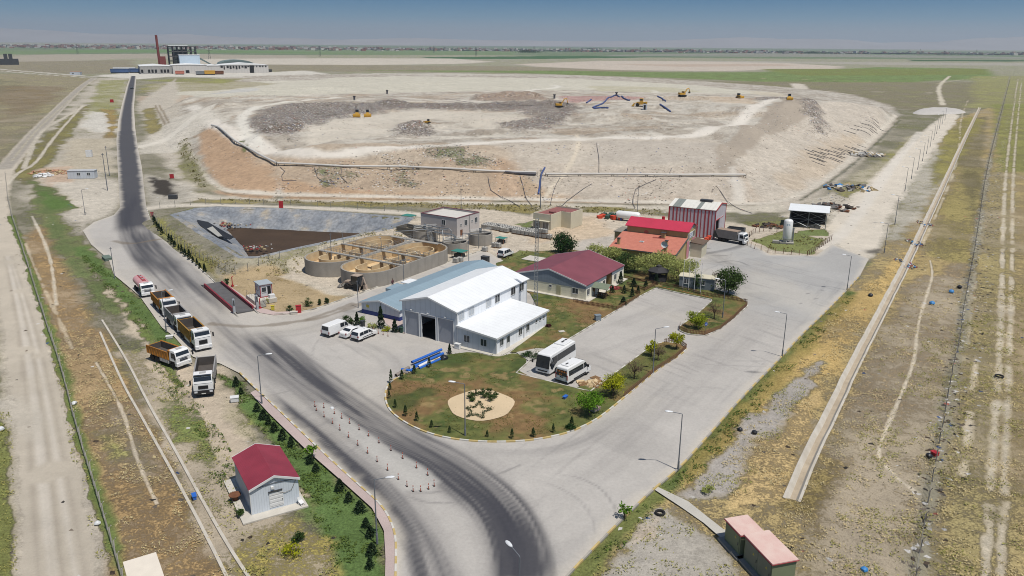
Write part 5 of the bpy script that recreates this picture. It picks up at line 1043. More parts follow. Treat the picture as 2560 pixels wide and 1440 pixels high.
# ------------------------------------------------------------------ weighbridge and its booth
def weigh():
 a, b_ = P(512, 720), P(588, 786); rz = ang(a, b_); L_ = 18.6
 o = thing('weighbridge', 'weighbridge deck between red kerbs with two grey display posts', 'weighbridge', (a.x, a.y, .1), rz)
 MB().b2(-1.5, L_ + .5, .25, 3.1, 0, .22).build('deck', mat('worn_deck', S(104,102,102,.8), .85, .2, .7, dirt=S(60,60,62,.8)), o)
 for y in (0, 3.2): MB().b2(0, L_, y - .14, y + .14, 0, .72).b2(0, L_, y - .14, y + .14, .72, .8).build('red_barrier', mat('dark_red_barrier', S(138,48,58,.9), .65, .16, 1.2), o)
 for y in (-.1, 3.9):
  d = MB().b2(L_ - .1, L_ + .35, y - .18, y + .18, .0, 2.7).build('display_post', mat('display_grey', S(176,180,184,.8), .5, .06, 2), o)
  MB().b2(L_ + .35, L_ + .37, y - .12, y + .12, 1.5, 2.5).build('screen', STEELD, d)
 for y in (-.1, 3.3): MB().prism([(0, .0), (-2.4, .0), (0, .55)], y - .1, y + .1, 'y').prism([(L_, 0), (L_ + 2.4, 0), (L_, .4)], y - .1, y + .1, 'y').build('ramp_wall', CONC, o)
 p = P(623, 738); k = thing('weighbridge_booth', 'small white booth with red trim on a raised plinth by the weighbridge', 'booth', (*loc(o, 11.5, 5.8), .05), rz)
 MB().b2(-.2, 4.6, -1.5, 2.6, 0, .75).build('plinth', CONCP, k)
 w = MB(); w.b2(.3, 3.0, .2, 2.3, .75, 3.1); w.build('wall', mat('white_booth_wall', S(214,212,214,.8), .6, .06, 2), k)
 t = MB()
 for x in (.3, 3.0):
  for y in (.2, 2.3): t.b2(x - .06, x + .06, y - .06, y + .06, .75, 3.1)
 t.b2(.24, 3.06, .14, .26, 2.98, 3.1).b2(.24, 3.06, 2.24, 2.36, 2.98, 3.1).b2(2.94, 3.06, .26, 2.24, 2.98, 3.1).b2(.24, 3.06, .15, .26, .76, .9).b2(2.95, 3.06, .26, 2.24, .76, .9); t.build('red_trim', REDF, k)
 MB().b2(.1, 3.2, 0, 2.5, 3.102, 3.22).build('roof', mat('booth_roof', S(176,184,188,.8), .6, .06, 1), k)
 window(k, 3.0, .85, 1.75, .75, .85, '+x', 0); window(k, 1.3, .2, 1.75, .8, .85, '-y', 0); MB().b2(3.0, 3.05, 1.5, 2.1, .76, 2.7).build('door', DARK, k)
 st = MB()
 for i in range(5): st.b2(4.6 + i * .3, 4.9 + i * .3, -1.4, .1, 0, .64 - i * .13)
 st.build('stairs', CONC, k); rl = MB()
 for y in (-1.35, .05):
  rl.bar((4.6, y, 1.6), (6.1, y, 1.0), .04)
  for i in range(4): rl.bar((4.6 + i * .5, y, .3), (4.6 + i * .5, y, 1.6 - i * .2), .03)
 rl.bar((.0, -1.4, 1.65), (4.6, -1.4, 1.65), .04); [rl.bar((x, -1.4, .7), (x, -1.4, 1.65), .03) for x in (0, 1.5, 3, 4.5)]; rl.build('railing', STEEL, k)
 MB().b2(3.4, 4.3, 1.4, 2.4, .75, 1.35).build('air_unit', TRIM, k)
 for q, lab in (((18.4, 4.5), 'red hydrant standpipe beside the far display post of the weighbridge'), ((2.2, 4.6), 'red hydrant standpipe beside the small tree at the weighbridge entry')):
  h = thing('standpipe', lab, 'standpipe', (*loc(o, *q), .1), rz, 'red standpipes along the weighbridge'); MB().tube([(0, 0, 0), (0, 0, 1.9), (.0, .3, 2.0)], .09, 8).build('pipe', REDP, h); MB().b2(-.2, .2, -.2, .2, 0, .3).build('foot', REDP, h)
weigh()
# ------------------------------------------------------------------ aeration basins and round tanks
SOIL_T = mat('stained_tank_wall', S(212,194,158,.8), .9, .12, 1, dirt=S(176,134,86,.8)); SEDI = mat('dried_sediment', S(220,196,154,.8), .95, .12, .3, dirt=S(182,128,78,.8)); RUSTW = mat('brown_basin_mud', S(106,78,56,.8), .9, .2, .5)
TANKW = mat('streaked_concrete', S(166,160,150,.8), .9, .12, .5, ribs=('X', .43, .01, .10), bump=.1)
def wall_path(b, pts, t, z0, z1, m=0, closed_=False):
 q = np.array(pts, float); n = len(q)
 tg = (np.roll(q, -1, 0) - np.roll(q, 1, 0)) if closed_ else np.gradient(q, axis=0)
 tg /= np.linalg.norm(tg, axis=1)[:, None]; nn = np.stack([-tg[:, 1], tg[:, 0]], 1) * t / 2; a, c = q + nn, q - nn
 rings = [[(*a[i], z0), (*c[i], z0), (*c[i], z1), (*a[i], z1)] for i in range(n)]
 if closed_: rings.append(rings[0])
 b.loft(rings, m, not closed_)
def stadium(x0, x1, cy, r, n=18):
 t = np.linspace(math.pi / 2, 1.5 * math.pi, n); L_ = [(x0 + r * math.cos(a), cy + r * math.sin(a)) for a in t]
 t = np.linspace(-math.pi / 2, math.pi / 2, n); return L_ + [(x1 + r * math.cos(a), cy + r * math.sin(a)) for a in t]
def rail(b, pts, h=1.0, step=1.5, w=.035):
 for a, c in zip(pts[:-1], pts[1:]):
  a, c = Vector(a), Vector(c); l = (c - a).length; n = max(1, int(l / step))
  for z in (h, h * .55): b.bar(a + Vector((0, 0, z)), c + Vector((0, 0, z)), w)
  for i in range(n + 1): p = a.lerp(c, i / n); b.bar(p, p + Vector((0, 0, h)), w)
def basins():
 th = math.radians(58.5); o = thing('aeration_basin', 'large oval concrete aeration basins with walkways and ochre dried floors', 'basin', (-34.65, 149.05, 0), th)
 H1 = 3.0; w = MB(); inn = MB(); fl = MB()
 for x0, x1, cy in ((5.3, 22.4, -4.2), (6.9, 22.6, 7.3)):
  q = stadium(x0, x1, cy, 5.3); wall_path(w, q, .32, 0, H1, 0, True)
  fl.prism(stadium(x0, x1, cy, 5.14), .9, 1.2 if cy < 0 else 1.1)
  wall_path(inn, stadium(x0, x1, cy, 5.1), .06, 1.15, H1 - .06, 0, True)
  for s, xc in ((1, x0), (-1, x1)):
   t = np.linspace(math.pi / 2, 1.5 * math.pi, 14); u = [(xc + s * 2.5 * math.cos(a), cy + 2.5 * math.sin(a)) for a in t]
   u = [(xc + s * 2.3, cy + 2.5)] + u + [(xc + s * 4.2, cy - 2.5)]; wall_path(inn, u, .22, 1.2, 2.75)
   wall_path(inn, [(xc + s * .8, cy), (xc + s * 5.2, cy)], .22, 1.2, 2.7)
  wall_path(inn, [(x0 + 3.4, cy), (x1 - 3, cy)], .25, 1.2, 2.9)
  for xx in (12.0, 18.6): wall_path(inn, [(xx, cy - 4.9), (xx, cy + (1.5 if xx < 15 else 4.9))], .25, 1.2, 2.8)
 w.build('wall', TANKW, o, smooth=True); inn.build('baffle', SOIL_T, o, smooth=True); fl.build('floor', SEDI, o)
 mm = MB()
 for x, y, sx, sy in ((11.5, -6.4, 3.2, 1.7), (17, -6.6, 2.6, 1.8), (20.5, -2, 2.4, 1.6), (11.5, 5.2, 3.0, 2.2), (21.5, 10, 3, 1.8), (18.5, 4.6, 2.4, 1.8), (3.2, -7.2, 1.8, .8)): mm.cyl((x, y, 1.16), 1, .06, 18); n_ = 36; mm.v[-n_:] = [(x + (v[0] - x) * sx, y + (v[1] - y) * sy, v[2]) for v in mm.v[-n_:]]
 mm.build('mud', RUSTW, o)
 k = MB(); k.b2(8.4, 9.3, -9.5, 12.5, H1 + .004, H1 + .16).b2(15.2, 16.1, -9.5, 12.5, H1 + .004, H1 + .16).b2(9.3, 15.2, 1.1, 1.95, H1 + .004, H1 + .16).b2(16.1, 27.6, 1.1, 1.95, H1 + .004, H1 + .16).b2(26.4, 27.6, -5.2, 1.1, H1 + .004, H1 + .16).b2(26.4, 27.6, 1.95, 8, H1 + .004, H1 + .16); k.build('walkway', CONC, o)
 r = MB(); z = H1 + .16
 for x in (8.45, 9.25, 15.25, 16.05): rail(r, [(x, -9.4, z), (x, 1.0, z)]); rail(r, [(x, 2.0, z), (x, 12.4, z)])
 for y in (1.15, 1.9): rail(r, [(9.3, y, z), (15.2, y, z)]); rail(r, [(16.1, y, z), (26.4, y, z)])
 rail(r, [(27.5, -5.1, z), (27.5, 7.9, z)]); r.build('railing', STEEL, o)
 pi = MB(); rr = random.Random(4)
 for k_ in range(46):
  x, y = rr.choice([(10 + rr.random() * 5, -8.5 + rr.random() * 3.5), (17 + rr.random() * 6, -8.6 + rr.random() * 3), (17 + rr.random() * 7, 2.6 + rr.random() * 3), (9.6 + rr.random() * 4, 9 + rr.random() * 3)])
  a = rr.random() * 3.1; l = .6 + rr.random() * 1.4; pi.bar((x, y, 1.3 + rr.random() * 1.6), (x + l * math.cos(a), y + l * math.sin(a), 1.3 + rr.random() * 1.6), .06)
 for x in (9.8, 11.0, 12.4, 17, 18.6, 20.4): pi.tube([(x, -8.9, 1.3), (x, -8.9, 3.3), (x, -7.6, 3.3), (x, -7.6, 1.3)], .07, 6)
 pi.build('aerator_pipes', STEEL, o)
 # two lamp masts standing on the walkways
 for q, lab in (((8.9, -9.0), 'slim grey post rising from the near walkway of the aeration basin'), ((16.0, 1.5), 'leaning white post on the middle walkway of the aeration basin'), ((15.7, 12.2), 'slim grey post at the pond end of the aeration basin walkway')):
  e = thing('mast', lab, 'mast', (*loc(o, *q), H1 + .16), th); MB().tube([(0, 0, 0), (.05, .3, 2.6)], .05, 6).build('pole', STEEL, e); MB().b2(-.1, .1, .2, .8, 2.6, 2.68).build('head', TRIM, e)
basins()
def round_tank(p, r, h, lab, stairs=False):
 o = thing('round_tank', lab, 'tank', (p[0], p[1], 0), .4, 'round concrete tanks behind the basins'); w = MB(); t = [(r * math.cos(a), r * math.sin(a)) for a in np.linspace(0, 2 * math.pi, 32, endpoint=False)]
 wall_path(w, t, .3, 0, h, 0, True); w.build('wall', TANKW, o, smooth=True); MB().cyl((0, 0, .1), r - .15, h - 1.2, 32).build('sludge', mat('dark_sludge', S(58,52,46,.8), .4, .2, 1), o)
 k = MB(); k.b2(-r - .1, r + .1, -.4, .4, h + .003, h + .12); k.build('bridge', CONC, o); q = MB(); rail(q, [(-r, -.38, h + .12), (r, -.38, h + .12)], .9); rail(q, [(-r, .38, h + .12), (r, .38, h + .12)], .9); q.build('railing', STEEL, o)
 MB().cyl((0, 0, h + .12), .3, .7, 10).b2(-.25, .25, -.25, .25, h + .82, h + 1.2).build('drive', STEEL, o)
 if stairs:
  s = MB(); n = 9
  for i in range(n): s.b2(-.5, .5, -r - .3 - .26 * (n - i), -r - .05 - .26 * (n - i), h * i / n, h * i / n + .08)
  s.bar((-.5, -r - .3 - .26 * n, .0), (-.5, -r - .2, h), .1); s.bar((.5, -r - .3 - .26 * n, 0), (.5, -r - .2, h), .1); s.bar((-.5, -r - .3 - .26 * n, .9), (-.5, -r - .2, h + .9), .05); s.bar((.5, -r - .3 - .26 * n, .9), (.5, -r - .2, h + .9), .05); s.build('stairs', STEEL, o)
round_tank((-20.9, 186.0), 2.8, 2.5, 'round concrete tank with steep steel stairs up its near side', True)
round_tank((-13.0, 175.2), 2.75, 2.3, 'round concrete tank beside the small green roofed shelter')
round_tank((-7.5, 182.8), 2.65, 2.45, 'freestanding round concrete tank nearest the plastic crates')
o = thing('settling_tank', 'square concrete tank with steel pipework beside the pale treatment block', 'tank', (-24.6, 188.2, 0), math.radians(-33))
MB().b2(-2.8, 2.8, -2, -1.8, 0, 2.7).b2(-2.8, 2.8, 1.8, 2, 0, 2.7).b2(-2.8, -2.6, -1.8, 1.8, 0, 2.7).b2(2.6, 2.8, -1.8, 1.8, 0, 2.7).build('wall', mat('dark_concrete', S(112,106,96,.8), .9, .16, .8), o); MB().b2(-2.6, 2.6, -1.8, 1.8, .2, 1.4).build('sludge', mat('dark_sludge', (0,0,0)), o)
q = MB(); rail(q, [(-2.7, -1.9, 2.7), (2.7, -1.9, 2.7), (2.7, 1.9, 2.7)], 1.0); q.build('railing', STEEL, o)
o = thing('pipe_gantry', 'tangle of grey steel pipes and stairs between the round tanks', 'pipework', (-16.5, 181.8, 0), math.radians(-33)); q = MB()
for a in ([(-5, 1, 3.6), (1.5, 1, 3.6), (2.0, 1, 3.2), (2.0, 1, 0)], [(-6, .2, 3.2), (0, .2, 3.2), (1.4, -1.2, 1.4), (1.8, -1.6, 0)], [(-9, -6, 2.9), (-3, -1, 3.3), (1, .6, 3.4)], [(3, -2.5, 2.4), (7, -1.5, 2.4), (7, -1.5, 0)], [(6, 0, 0), (6, 0, 3.4), (9.5, 1.5, 3.4), (9.5, 1.5, 0)]): q.tube(a, .11, 8)
q.build('pipe', STEEL, o); q = MB()
for x in (-4, -1.5, 1.0):
 for y in (.2, 1): q.bar((x, y, 0), (x, y, 3.4), .09)
rail(q, [(-5, 1.4, 2.4), (2.5, 1.4, 2.4)], 1.0, 1.0); q.b2(-5, 2.5, .3, 1.5, 2.3, 2.38)
for i in range(9): q.b2(2.6 + i * .3, 2.9 + i * .3, .4, 1.3, 2.2 - i * .26, 2.26 - i * .26)
q.build('walkway', STEEL, o)
q = MB()
for i in range(10): q.b2(6.2, 7.3, -2.0 + i * .3, -1.72 + i * .3, .2 + i * .24, .28 + i * .24)
rail(q, [(6.2, -2, .2), (6.2, 1, 2.5)], .9, .8); rail(q, [(7.3, -2, .2), (7.3, 1, 2.5)], .9, .8); q.build('stairs', STEEL, o)
for (x, y), lab, s in (((-11.6, 169.5), 'low shelter with turquoise roof in front of the middle round tank', 1.0), ((-2.6, 183.4), 'low shelter with turquoise roof beside the freestanding round tank', .8), ((-27.3, 206), 'green covered pump shelter at the back of the pond', 1.1)):
 o = thing('pump_shelter', lab, 'shelter', (x, y, 0), TH, 'turquoise roofed pump shelters'); MB().b2(-1.5 * s, 1.5 * s, -1.2 * s, 1.2 * s, 1.5 * s, 1.58 * s).build('roof', mat('turquoise_sheet', S(64,138,126,.8), .6, .1, 2), o)
 for sx in (-1, 1):
  for sy in (-1, 1): MB().b2(sx * 1.3 * s - .05, sx * 1.3 * s + .05, sy * s - .05, sy * s + .05, 0, 1.5 * s).build('post', RUST, o)
 MB().b2(-1 * s, 1 * s, -.7 * s, .7 * s, 0, .9 * s).build('pump', STEELD, o)
# ------------------------------------------------------------------ lined leachate pond
def pond():
 R_ = np.array([p[:2] for p in POND_W]); n = len(R_); c = R_.mean(0)
 INN = PP([(570,574),(574,571),(606,570),(688,574),(790,579),(895,583),(930,584),(760,600),(672,628),(648,634),(600,605)], -2.0)[:, :2]
 def off(q, d):
  out = []
  for i in range(len(q)):
   a, b_, e = q[i - 1], q[i], q[(i + 1) % len(q)]; t = (b_ - a) / np.linalg.norm(b_ - a) + (e - b_) / np.linalg.norm(e - b_); t /= np.linalg.norm(t) + 1e-9; nv = np.array([t[1], -t[0]]); out.append(b_ + nv * d * (1 if np.dot(nv, b_ - c) > 0 else -1))
  return np.array(out)
 for i in (7, 8, 9): INN[i] = R_[i] + (c - R_[i]) / np.linalg.norm(c - R_[i]) * 9.5 if i != 7 else R_[i] + np.array([-3.5, 8.0])
 INN[6] = R_[6] + np.array([-13, 3.5])
 k = 9; V = []; F_ = []
 def sub(q): return np.array([q[i] + (q[(i + 1) % n] - q[i]) * j / k for i in range(n) for j in range(k)])
 ro, ri, ou = sub(R_), sub(INN), sub(off(R_, .9)); N = len(ro); rr = np.random.default_rng(5)
 rows = [(ou, 1.85)] + [(ro, 2.12)] + [(ro + (ri - ro) * t, 2.1 - 4.3 * t) for t in (.08, .18, .3, .42, .54, .66, .78, .9, 1.0)] + [(ri + (c - ri) * .12, -2.6)]
 for a, z in rows:
  for i in range(N): V.append((a[i][0] + (vn(np.array([i * 1.0]), np.array([z]), 2, 3)[0] - .5) * .5, a[i][1], z + (rr.random() - .5) * (.16 if z < 2 else .03)))
 for r in range(len(rows) - 1):
  for i in range(N): F_.append((r * N + i, r * N + (i + 1) % N, (r + 1) * N + (i + 1) % N, (r + 1) * N + i))
 o = thing('leachate_pond', 'three sided leachate pond lined with grey blue sheeting around dark brown liquid', 'pond', (0, 0, 0))
 m, t, b, out = NM('pond_liner'); N_ = t.nodes.new; L = t.links.new; tc = N_('ShaderNodeTexCoord'); nz = N_('ShaderNodeTexNoise'); nz.inputs['Scale'].default_value = .22; nz.inputs['Detail'].default_value = 7; L(tc.outputs['Object'], nz.inputs['Vector'])
 n2 = N_('ShaderNodeTexNoise'); n2.inputs['Scale'].default_value = 1.3; n2.inputs['Detail'].default_value = 5; L(tc.outputs['Object'], n2.inputs['Vector'])
 rp = N_('ShaderNodeValToRGB'); L(nz.outputs[0], rp.inputs[0]); cs = [(.30, S(116,122,130)), (.46, S(138,142,147)), (.58, S(152,154,156)), (.72, S(180,168,148))]
 while len(rp.color_ramp.elements) < 4: rp.color_ramp.elements.new(.5)
 for e, (p_, c_) in zip(rp.color_ramp.elements, cs): e.position = p_; e.color = (*c_, 1)
 q = N_('ShaderNodeMapRange'); L(n2.outputs[0], q.inputs[0]); q.inputs[1].default_value = .3; q.inputs[2].default_value = .7; q.inputs[3].default_value = .72; q.inputs[4].default_value = 1.15
 vo_ = N_('ShaderNodeTexVoronoi'); vo_.feature = 'DISTANCE_TO_EDGE'; vo_.inputs['Scale'].default_value = .3; L(tc.outputs['Object'], vo_.inputs['Vector']); cm = N_('ShaderNodeMapRange'); L(vo_.outputs[0], cm.inputs[0]); cm.inputs[2].default_value = .09; cm.inputs[3].default_value = .86; mu = N_('ShaderNodeMath'); mu.operation = 'MULTIPLY'; L(cm.outputs[0], mu.inputs[0]); L(q.outputs[0], mu.inputs[1]); v = N_('ShaderNodeVectorMath'); v.operation = 'SCALE'; L(rp.outputs[0], v.inputs[0]); L(mu.outputs[0], v.inputs['Scale']); L(v.outputs[0], b.inputs['Base Color']); b.inputs['Roughness'].default_value = .8
 bp = N_('ShaderNodeBump'); bp.inputs['Strength'].default_value = .5; bp.inputs['Distance'].default_value = .3; L(n2.outputs[0], bp.inputs['Height']); L(bp.outputs[0], b.inputs['Normal'])
 MBx = MB(); MBx.add(V, F_); MBx.build('liner', m, o, smooth=True, fix=False)
 w = MB(); q2 = ri + (c - ri) * -.06; w.prism([tuple(a) for a in q2[::3]], -2.4, -2.02); w.build('liquid', mat('leachate_liquid', S(84,68,54,.8), .7, .22, .12, fine=1.5, spec=.15), o)
 # folded black sheet and rubbish lying on the near slope
 for pts, m_, lab, nm in (([(492,549),(520,556),(585,597),(575,601),(530,590),(498,563)], mat('black_sheet', S(42,42,44,.8), .6, .15, 1), 'torn black liner sheet folded over the pond slope', 'liner_sheet'), ([(518,574),(532,571),(556,592),(545,594)], mat('pale_sheet', S(182,180,172,.8), .6, .1, 1), 'pale liner strip lying beside the black sheet in the pond', 'liner_strip')):
  s = MB(); zz = 0.6 if nm == 'liner_sheet' else 1.0; q3 = PP(pts, zz)[:, :2]; top = []
  for x, y in q3: top.append((x, y, zz + rr.random() * .5))
  s.add(top, [tuple(range(len(top)))]); f = s.build(nm, m_); f.modifiers.new('solid', 'SOLIDIFY').thickness = .12; tag(f, lab, 'sheet')
 for (px, py, z), lab, cnt, sp_ in (((570,563,-1.2), 'drift of red and white rubbish in the far corner of the pond', 45, 5), ((633,622,-1.2), 'drift of coloured rubbish at the near corner of the pond', 40, 4)):
  pc = P(px, py, z); s = MB(); ms = [mat('trash_white', S(214,212,206)), mat('trash_red', S(170,74,72)), mat('trash_grey', S(120,116,112)), mat('trash_tan', S(190,170,130))]
  for k_ in range(cnt): a = rr.random() * 6.28; d = abs(rr.normal()) * sp_ * .5; s.box((pc.x + d * math.cos(a) * 1.3, pc.y + d * math.sin(a) * .6, z + rr.random() * .5), (.2 + rr.random() * .5, .2 + rr.random() * .4, .1 + rr.random() * .25), rr.random() * 3, rr.integers(0, 4))
  tag(s.build('floating_rubbish', ms), lab, 'rubbish', kind='stuff')
pond()
# ------------------------------------------------------------------ vehicles
VW = mat('white_car_paint', S(232,232,230,.88), .28, .03, 1.5, spec=.5); TYRE = mat('tyre_rubber', S(38,37,36,.8), .9, .1, 6); RIM = mat('wheel_rim', S(150,150,150,.8), .4, .1, 8, metal=.4)
VG = glass('vehicle_glass', (.02, .025, .032), .06); BLK = mat('black_plastic', S(40,40,42,.8), .6, .1, 5); LAMP = mat('headlamp', S(220,222,224,.85), .15, .04, 8); TAIL = mat('tail_lamp', S(150,28,28,.9), .3, .1, 8); PLATE = mat('number_plate', S(214,214,206,.85), .5, .04, 8)
BEDY = mat('yellow_bed_paint', S(176,132,54,.9), .6, .12, 1.2, dirt=S(138,100,50,.85)); BEDO = mat('orange_bed_paint', S(184,124,46,.9), .55, .1, 1.2, dirt=S(150,96,44,.85)); BEDG = mat('grey_bed_paint', S(164,162,160,.8), .6, .12, 1.2); BEDIN = mat('worn_bed_steel', S(92,86,82,.8), .7, .22, .8, dirt=S(58,54,52,.8)); CHASS = mat('truck_chassis', S(48,46,46,.8), .8, .12, 2)
def wheel(parent, x, y, r, w, rim=RIM):
 t = MB(); t.loft([[(x + rr * math.cos(a), y + yy, r + rr * math.sin(a)) for a in np.linspace(0, 2 * math.pi, 18, endpoint=False)] for rr, yy in ((r * .62, -w/2), (r * .92, -w/2), (r, -w * .3), (r, w * .3), (r * .92, w/2), (r * .62, w/2))])
 wo_ = MB.build(t, 'wheel', TYRE, parent, smooth=True); MB().cyl((x, y - w * .46, r), r * .6, w * .92, 14, 'y').build('rim', rim, wo_); return wo_
def shell(prof, w, z_belt, zt, tum, name, m, parent, bevel=.05):
 """body from a side outline (x, z) with the sides leaning in above the belt line"""
 def hw(z): return w / 2 * (1 - tum * max(0, (z - z_belt) / (zt - z_belt)))
 b = MB(); n = len(prof); L_ = [(x, -hw(z), z) for x, z in prof]; R_ = [(x, hw(z), z) for x, z in prof]
 b.add(L_ + R_, [tuple(range(n))[::-1], tuple(range(n, 2 * n))] + [(i, (i + 1) % n, n + (i + 1) % n, n + i) for i in range(n)]); return b.build(name, m, parent, bevel=bevel), hw
def side_glass(parent, hw, quads, d=.012, name='side_window'):
 for q in quads:
  for s in (-1, 1):
   b = MB(); b.add([(x, s * (hw(z) + d), z) for x, z in q] + [(x, s * (hw(z) - .03), z) for x, z in q], [(0, 1, 2, 3)[:len(q)] if len(q) == 4 else tuple(range(len(q)))]); b.v = b.v[:len(q)]; b.build(name, VG, parent)
def cross_glass(parent, hw, x0, z0, x1, z1, inset=.1, d=.02, name='windscreen', m=None):
 dx, dz = x1 - x0, z1 - z0; l = math.hypot(dx, dz); nx, nz = dz / l * d, -dx / l * d
 if (x0 + x1) / 2 < 0: nx = -abs(nx)
 else: nx = abs(nx)
 nz = abs(nz)
 b = MB(); b.add([(x0 + nx, -hw(z0) + inset, z0 + nz), (x0 + nx, hw(z0) - inset, z0 + nz), (x1 + nx, hw(z1) - inset, z1 + nz), (x1 + nx, -hw(z1) + inset, z1 + nz)], [(0, 1, 2, 3)]); return b.build(name, m or VG, parent)
def pair(parent, name, m, x, y, z, d):
 for s in (-1, 1): MB().box((x, s * y, z), d).build(name, m, parent)
def car(lab, p, rz, L_=4.2, W=1.78, Hh=1.5, kind='hatch', group='white cars and vans parked by the workshop hall', k=1.0):
 o = thing('parked_car', lab, 'car', p, rz, group); h = L_ / 2
 if kind == 'sedan': pr = [(-h, .35), (-h, .85), (-h + .12, 1.0), (-h + .75, 1.05), (-h + 1.35, Hh - .05), (-.1, Hh), (.45, Hh - .06), (1.15, 1.0), (h - .25, .82), (h, .6), (h, .3)]; sg = [[(-h + 1.0, 1.02), (-.2, 1.02), (-.2, Hh - .12), (-h + 1.45, Hh - .15)], [(-.12, 1.02), (.95, 1.0), (.4, Hh - .15), (-.12, Hh - .12)]]; rear = (-h + .8, 1.08, -h + 1.3, Hh - .08)
 else: pr = [(-h, .38), (-h, 1.0), (-h + .28, Hh - .06), (-h + .5, Hh), (.2, Hh), (.55, Hh - .06), (1.2, 1.05), (h - .25, .88), (h, .62), (h, .32)]; sg = [[(-h + .35, 1.02), (-.9, 1.02), (-.9, Hh - .14), (-h + .55, Hh - .16)], [(-.82, 1.02), (.12, 1.02), (.12, Hh - .14), (-.82, Hh - .14)], [(.2, 1.02), (1.0, 1.03), (.5, Hh - .16), (.2, Hh - .14)]]; rear = (-h + .02, 1.06, -h + .24, Hh - .1)
 bo, hw = shell(pr, W, .9, Hh, .2, 'body', VW, o, .07)
 side_glass(o, hw, sg); cross_glass(o, hw, 1.14, 1.03, .5, Hh - .09); cross_glass(o, hw, *rear, name='rear_window')
 pair(o, 'headlight', LAMP, h - .1, W/2 - .25, .72, (.25, .32, .16)); pair(o, 'tail_light', TAIL, -h + .03, W/2 - .14, .88, (.12, .2, .28)); pair(o, 'mirror', BLK, .85, W/2 + .06, 1.05, (.14, .2, .13))
 MB().b2(h - .04, h + .03, -W/2 + .1, W/2 - .1, .26, .5).build('bumper', BLK, o); MB().b2(-h - .03, -h + .06, -W/2 + .1, W/2 - .1, .3, .55).build('rear_bumper', BLK if kind != 'sedan' else VW, o); MB().b2(-h - .04, -h - .02, -.26, .26, .6, .72).build('number_plate', PLATE, o)
 if kind == 'taxi':
  st = MB(); [st.b2(-1.2, 1.2, s * (W/2 + .006) - .005, s * (W/2 + .006) + .005, .55, .66) for s in (-1, 1)]; st.build('door_strip', BLK, o); MB().b2(-.1, .35, -.3, .3, Hh + .02, Hh + .1).build('roof_hatch', VW, o)
 for x in (-h + .78, h - .82):
  for y in (-W/2 + .12, W/2 - .12): wheel(o, x, y, .33, .22)
 return o
rz57 = math.radians(57.3)
def mid(a, b): return ((a[0] + b[0]) / 2, (a[1] + b[1]) / 2)
car('white sedan parked between the panel van and the estate car by the hall', (-25.6, 120.2, .1), rz57, 4.4, 1.78, 1.42, 'sedan')
car('white estate car with dark sill strip, nearest the hall of the parked cars', (-23.5, 118.9, .1), rz57, 4.3, 1.8, 1.62, 'taxi')
car('white small passenger van driving on the dirt lane beyond the halls', (-1.5, 170.8, .05), rz57, 4.1, 1.78, 1.78, 'hatch', group='white cars and vans beyond the halls')
def panel_van():
 o = thing('parked_van', 'white panel van with one dark side window parked left of the two cars', 'van', (-28.35, 121.0, .1), rz57, 'white cars and vans parked by the workshop hall'); h, W, Hh = 2.45, 1.9, 1.95
 pr = [(-h, .4), (-h, 1.15), (-h + .12, Hh - .08), (-h + .3, Hh), (1.2, Hh), (1.4, Hh - .06), (1.95, 1.2), (h - .1, .98), (h, .7), (h, .35)]; bo, hw = shell(pr, W, 1.05, Hh, .14, 'body', VW, o, .08)
 side_glass(o, hw, [[(.1, 1.12), (.95, 1.12), (.95, Hh - .2), (.1, Hh - .2)], [(1.05, 1.12), (1.85, 1.14), (1.45, Hh - .22), (1.05, Hh - .2)]]); cross_glass(o, hw, 1.93, 1.22, 1.42, Hh - .1); cross_glass(o, hw, -h + .01, 1.2, -h + .11, Hh - .14, .18, name='rear_window')
 pair(o, 'headlight', LAMP, h - .06, .72, .82, (.2, .3, .2)); pair(o, 'tail_light', TAIL, -h, .86, .85, (.08, .14, .4)); pair(o, 'mirror', BLK, 1.55, 1.0, 1.25, (.14, .2, .2)); MB().b2(-h - .05, -h + .08, -.9, .9, .35, .55).build('rear_bumper', BLK, o); MB().b2(h - .05, h + .05, -.88, .88, .3, .52).build('bumper', BLK, o); MB().b2(-h - .03, -h - .01, -.26, .26, .66, .78).build('number_plate', PLATE, o)
 for x in (-1.5, 1.55):
  for y in (-.82, .82): wheel(o, x, y, .34, .22)
panel_van()
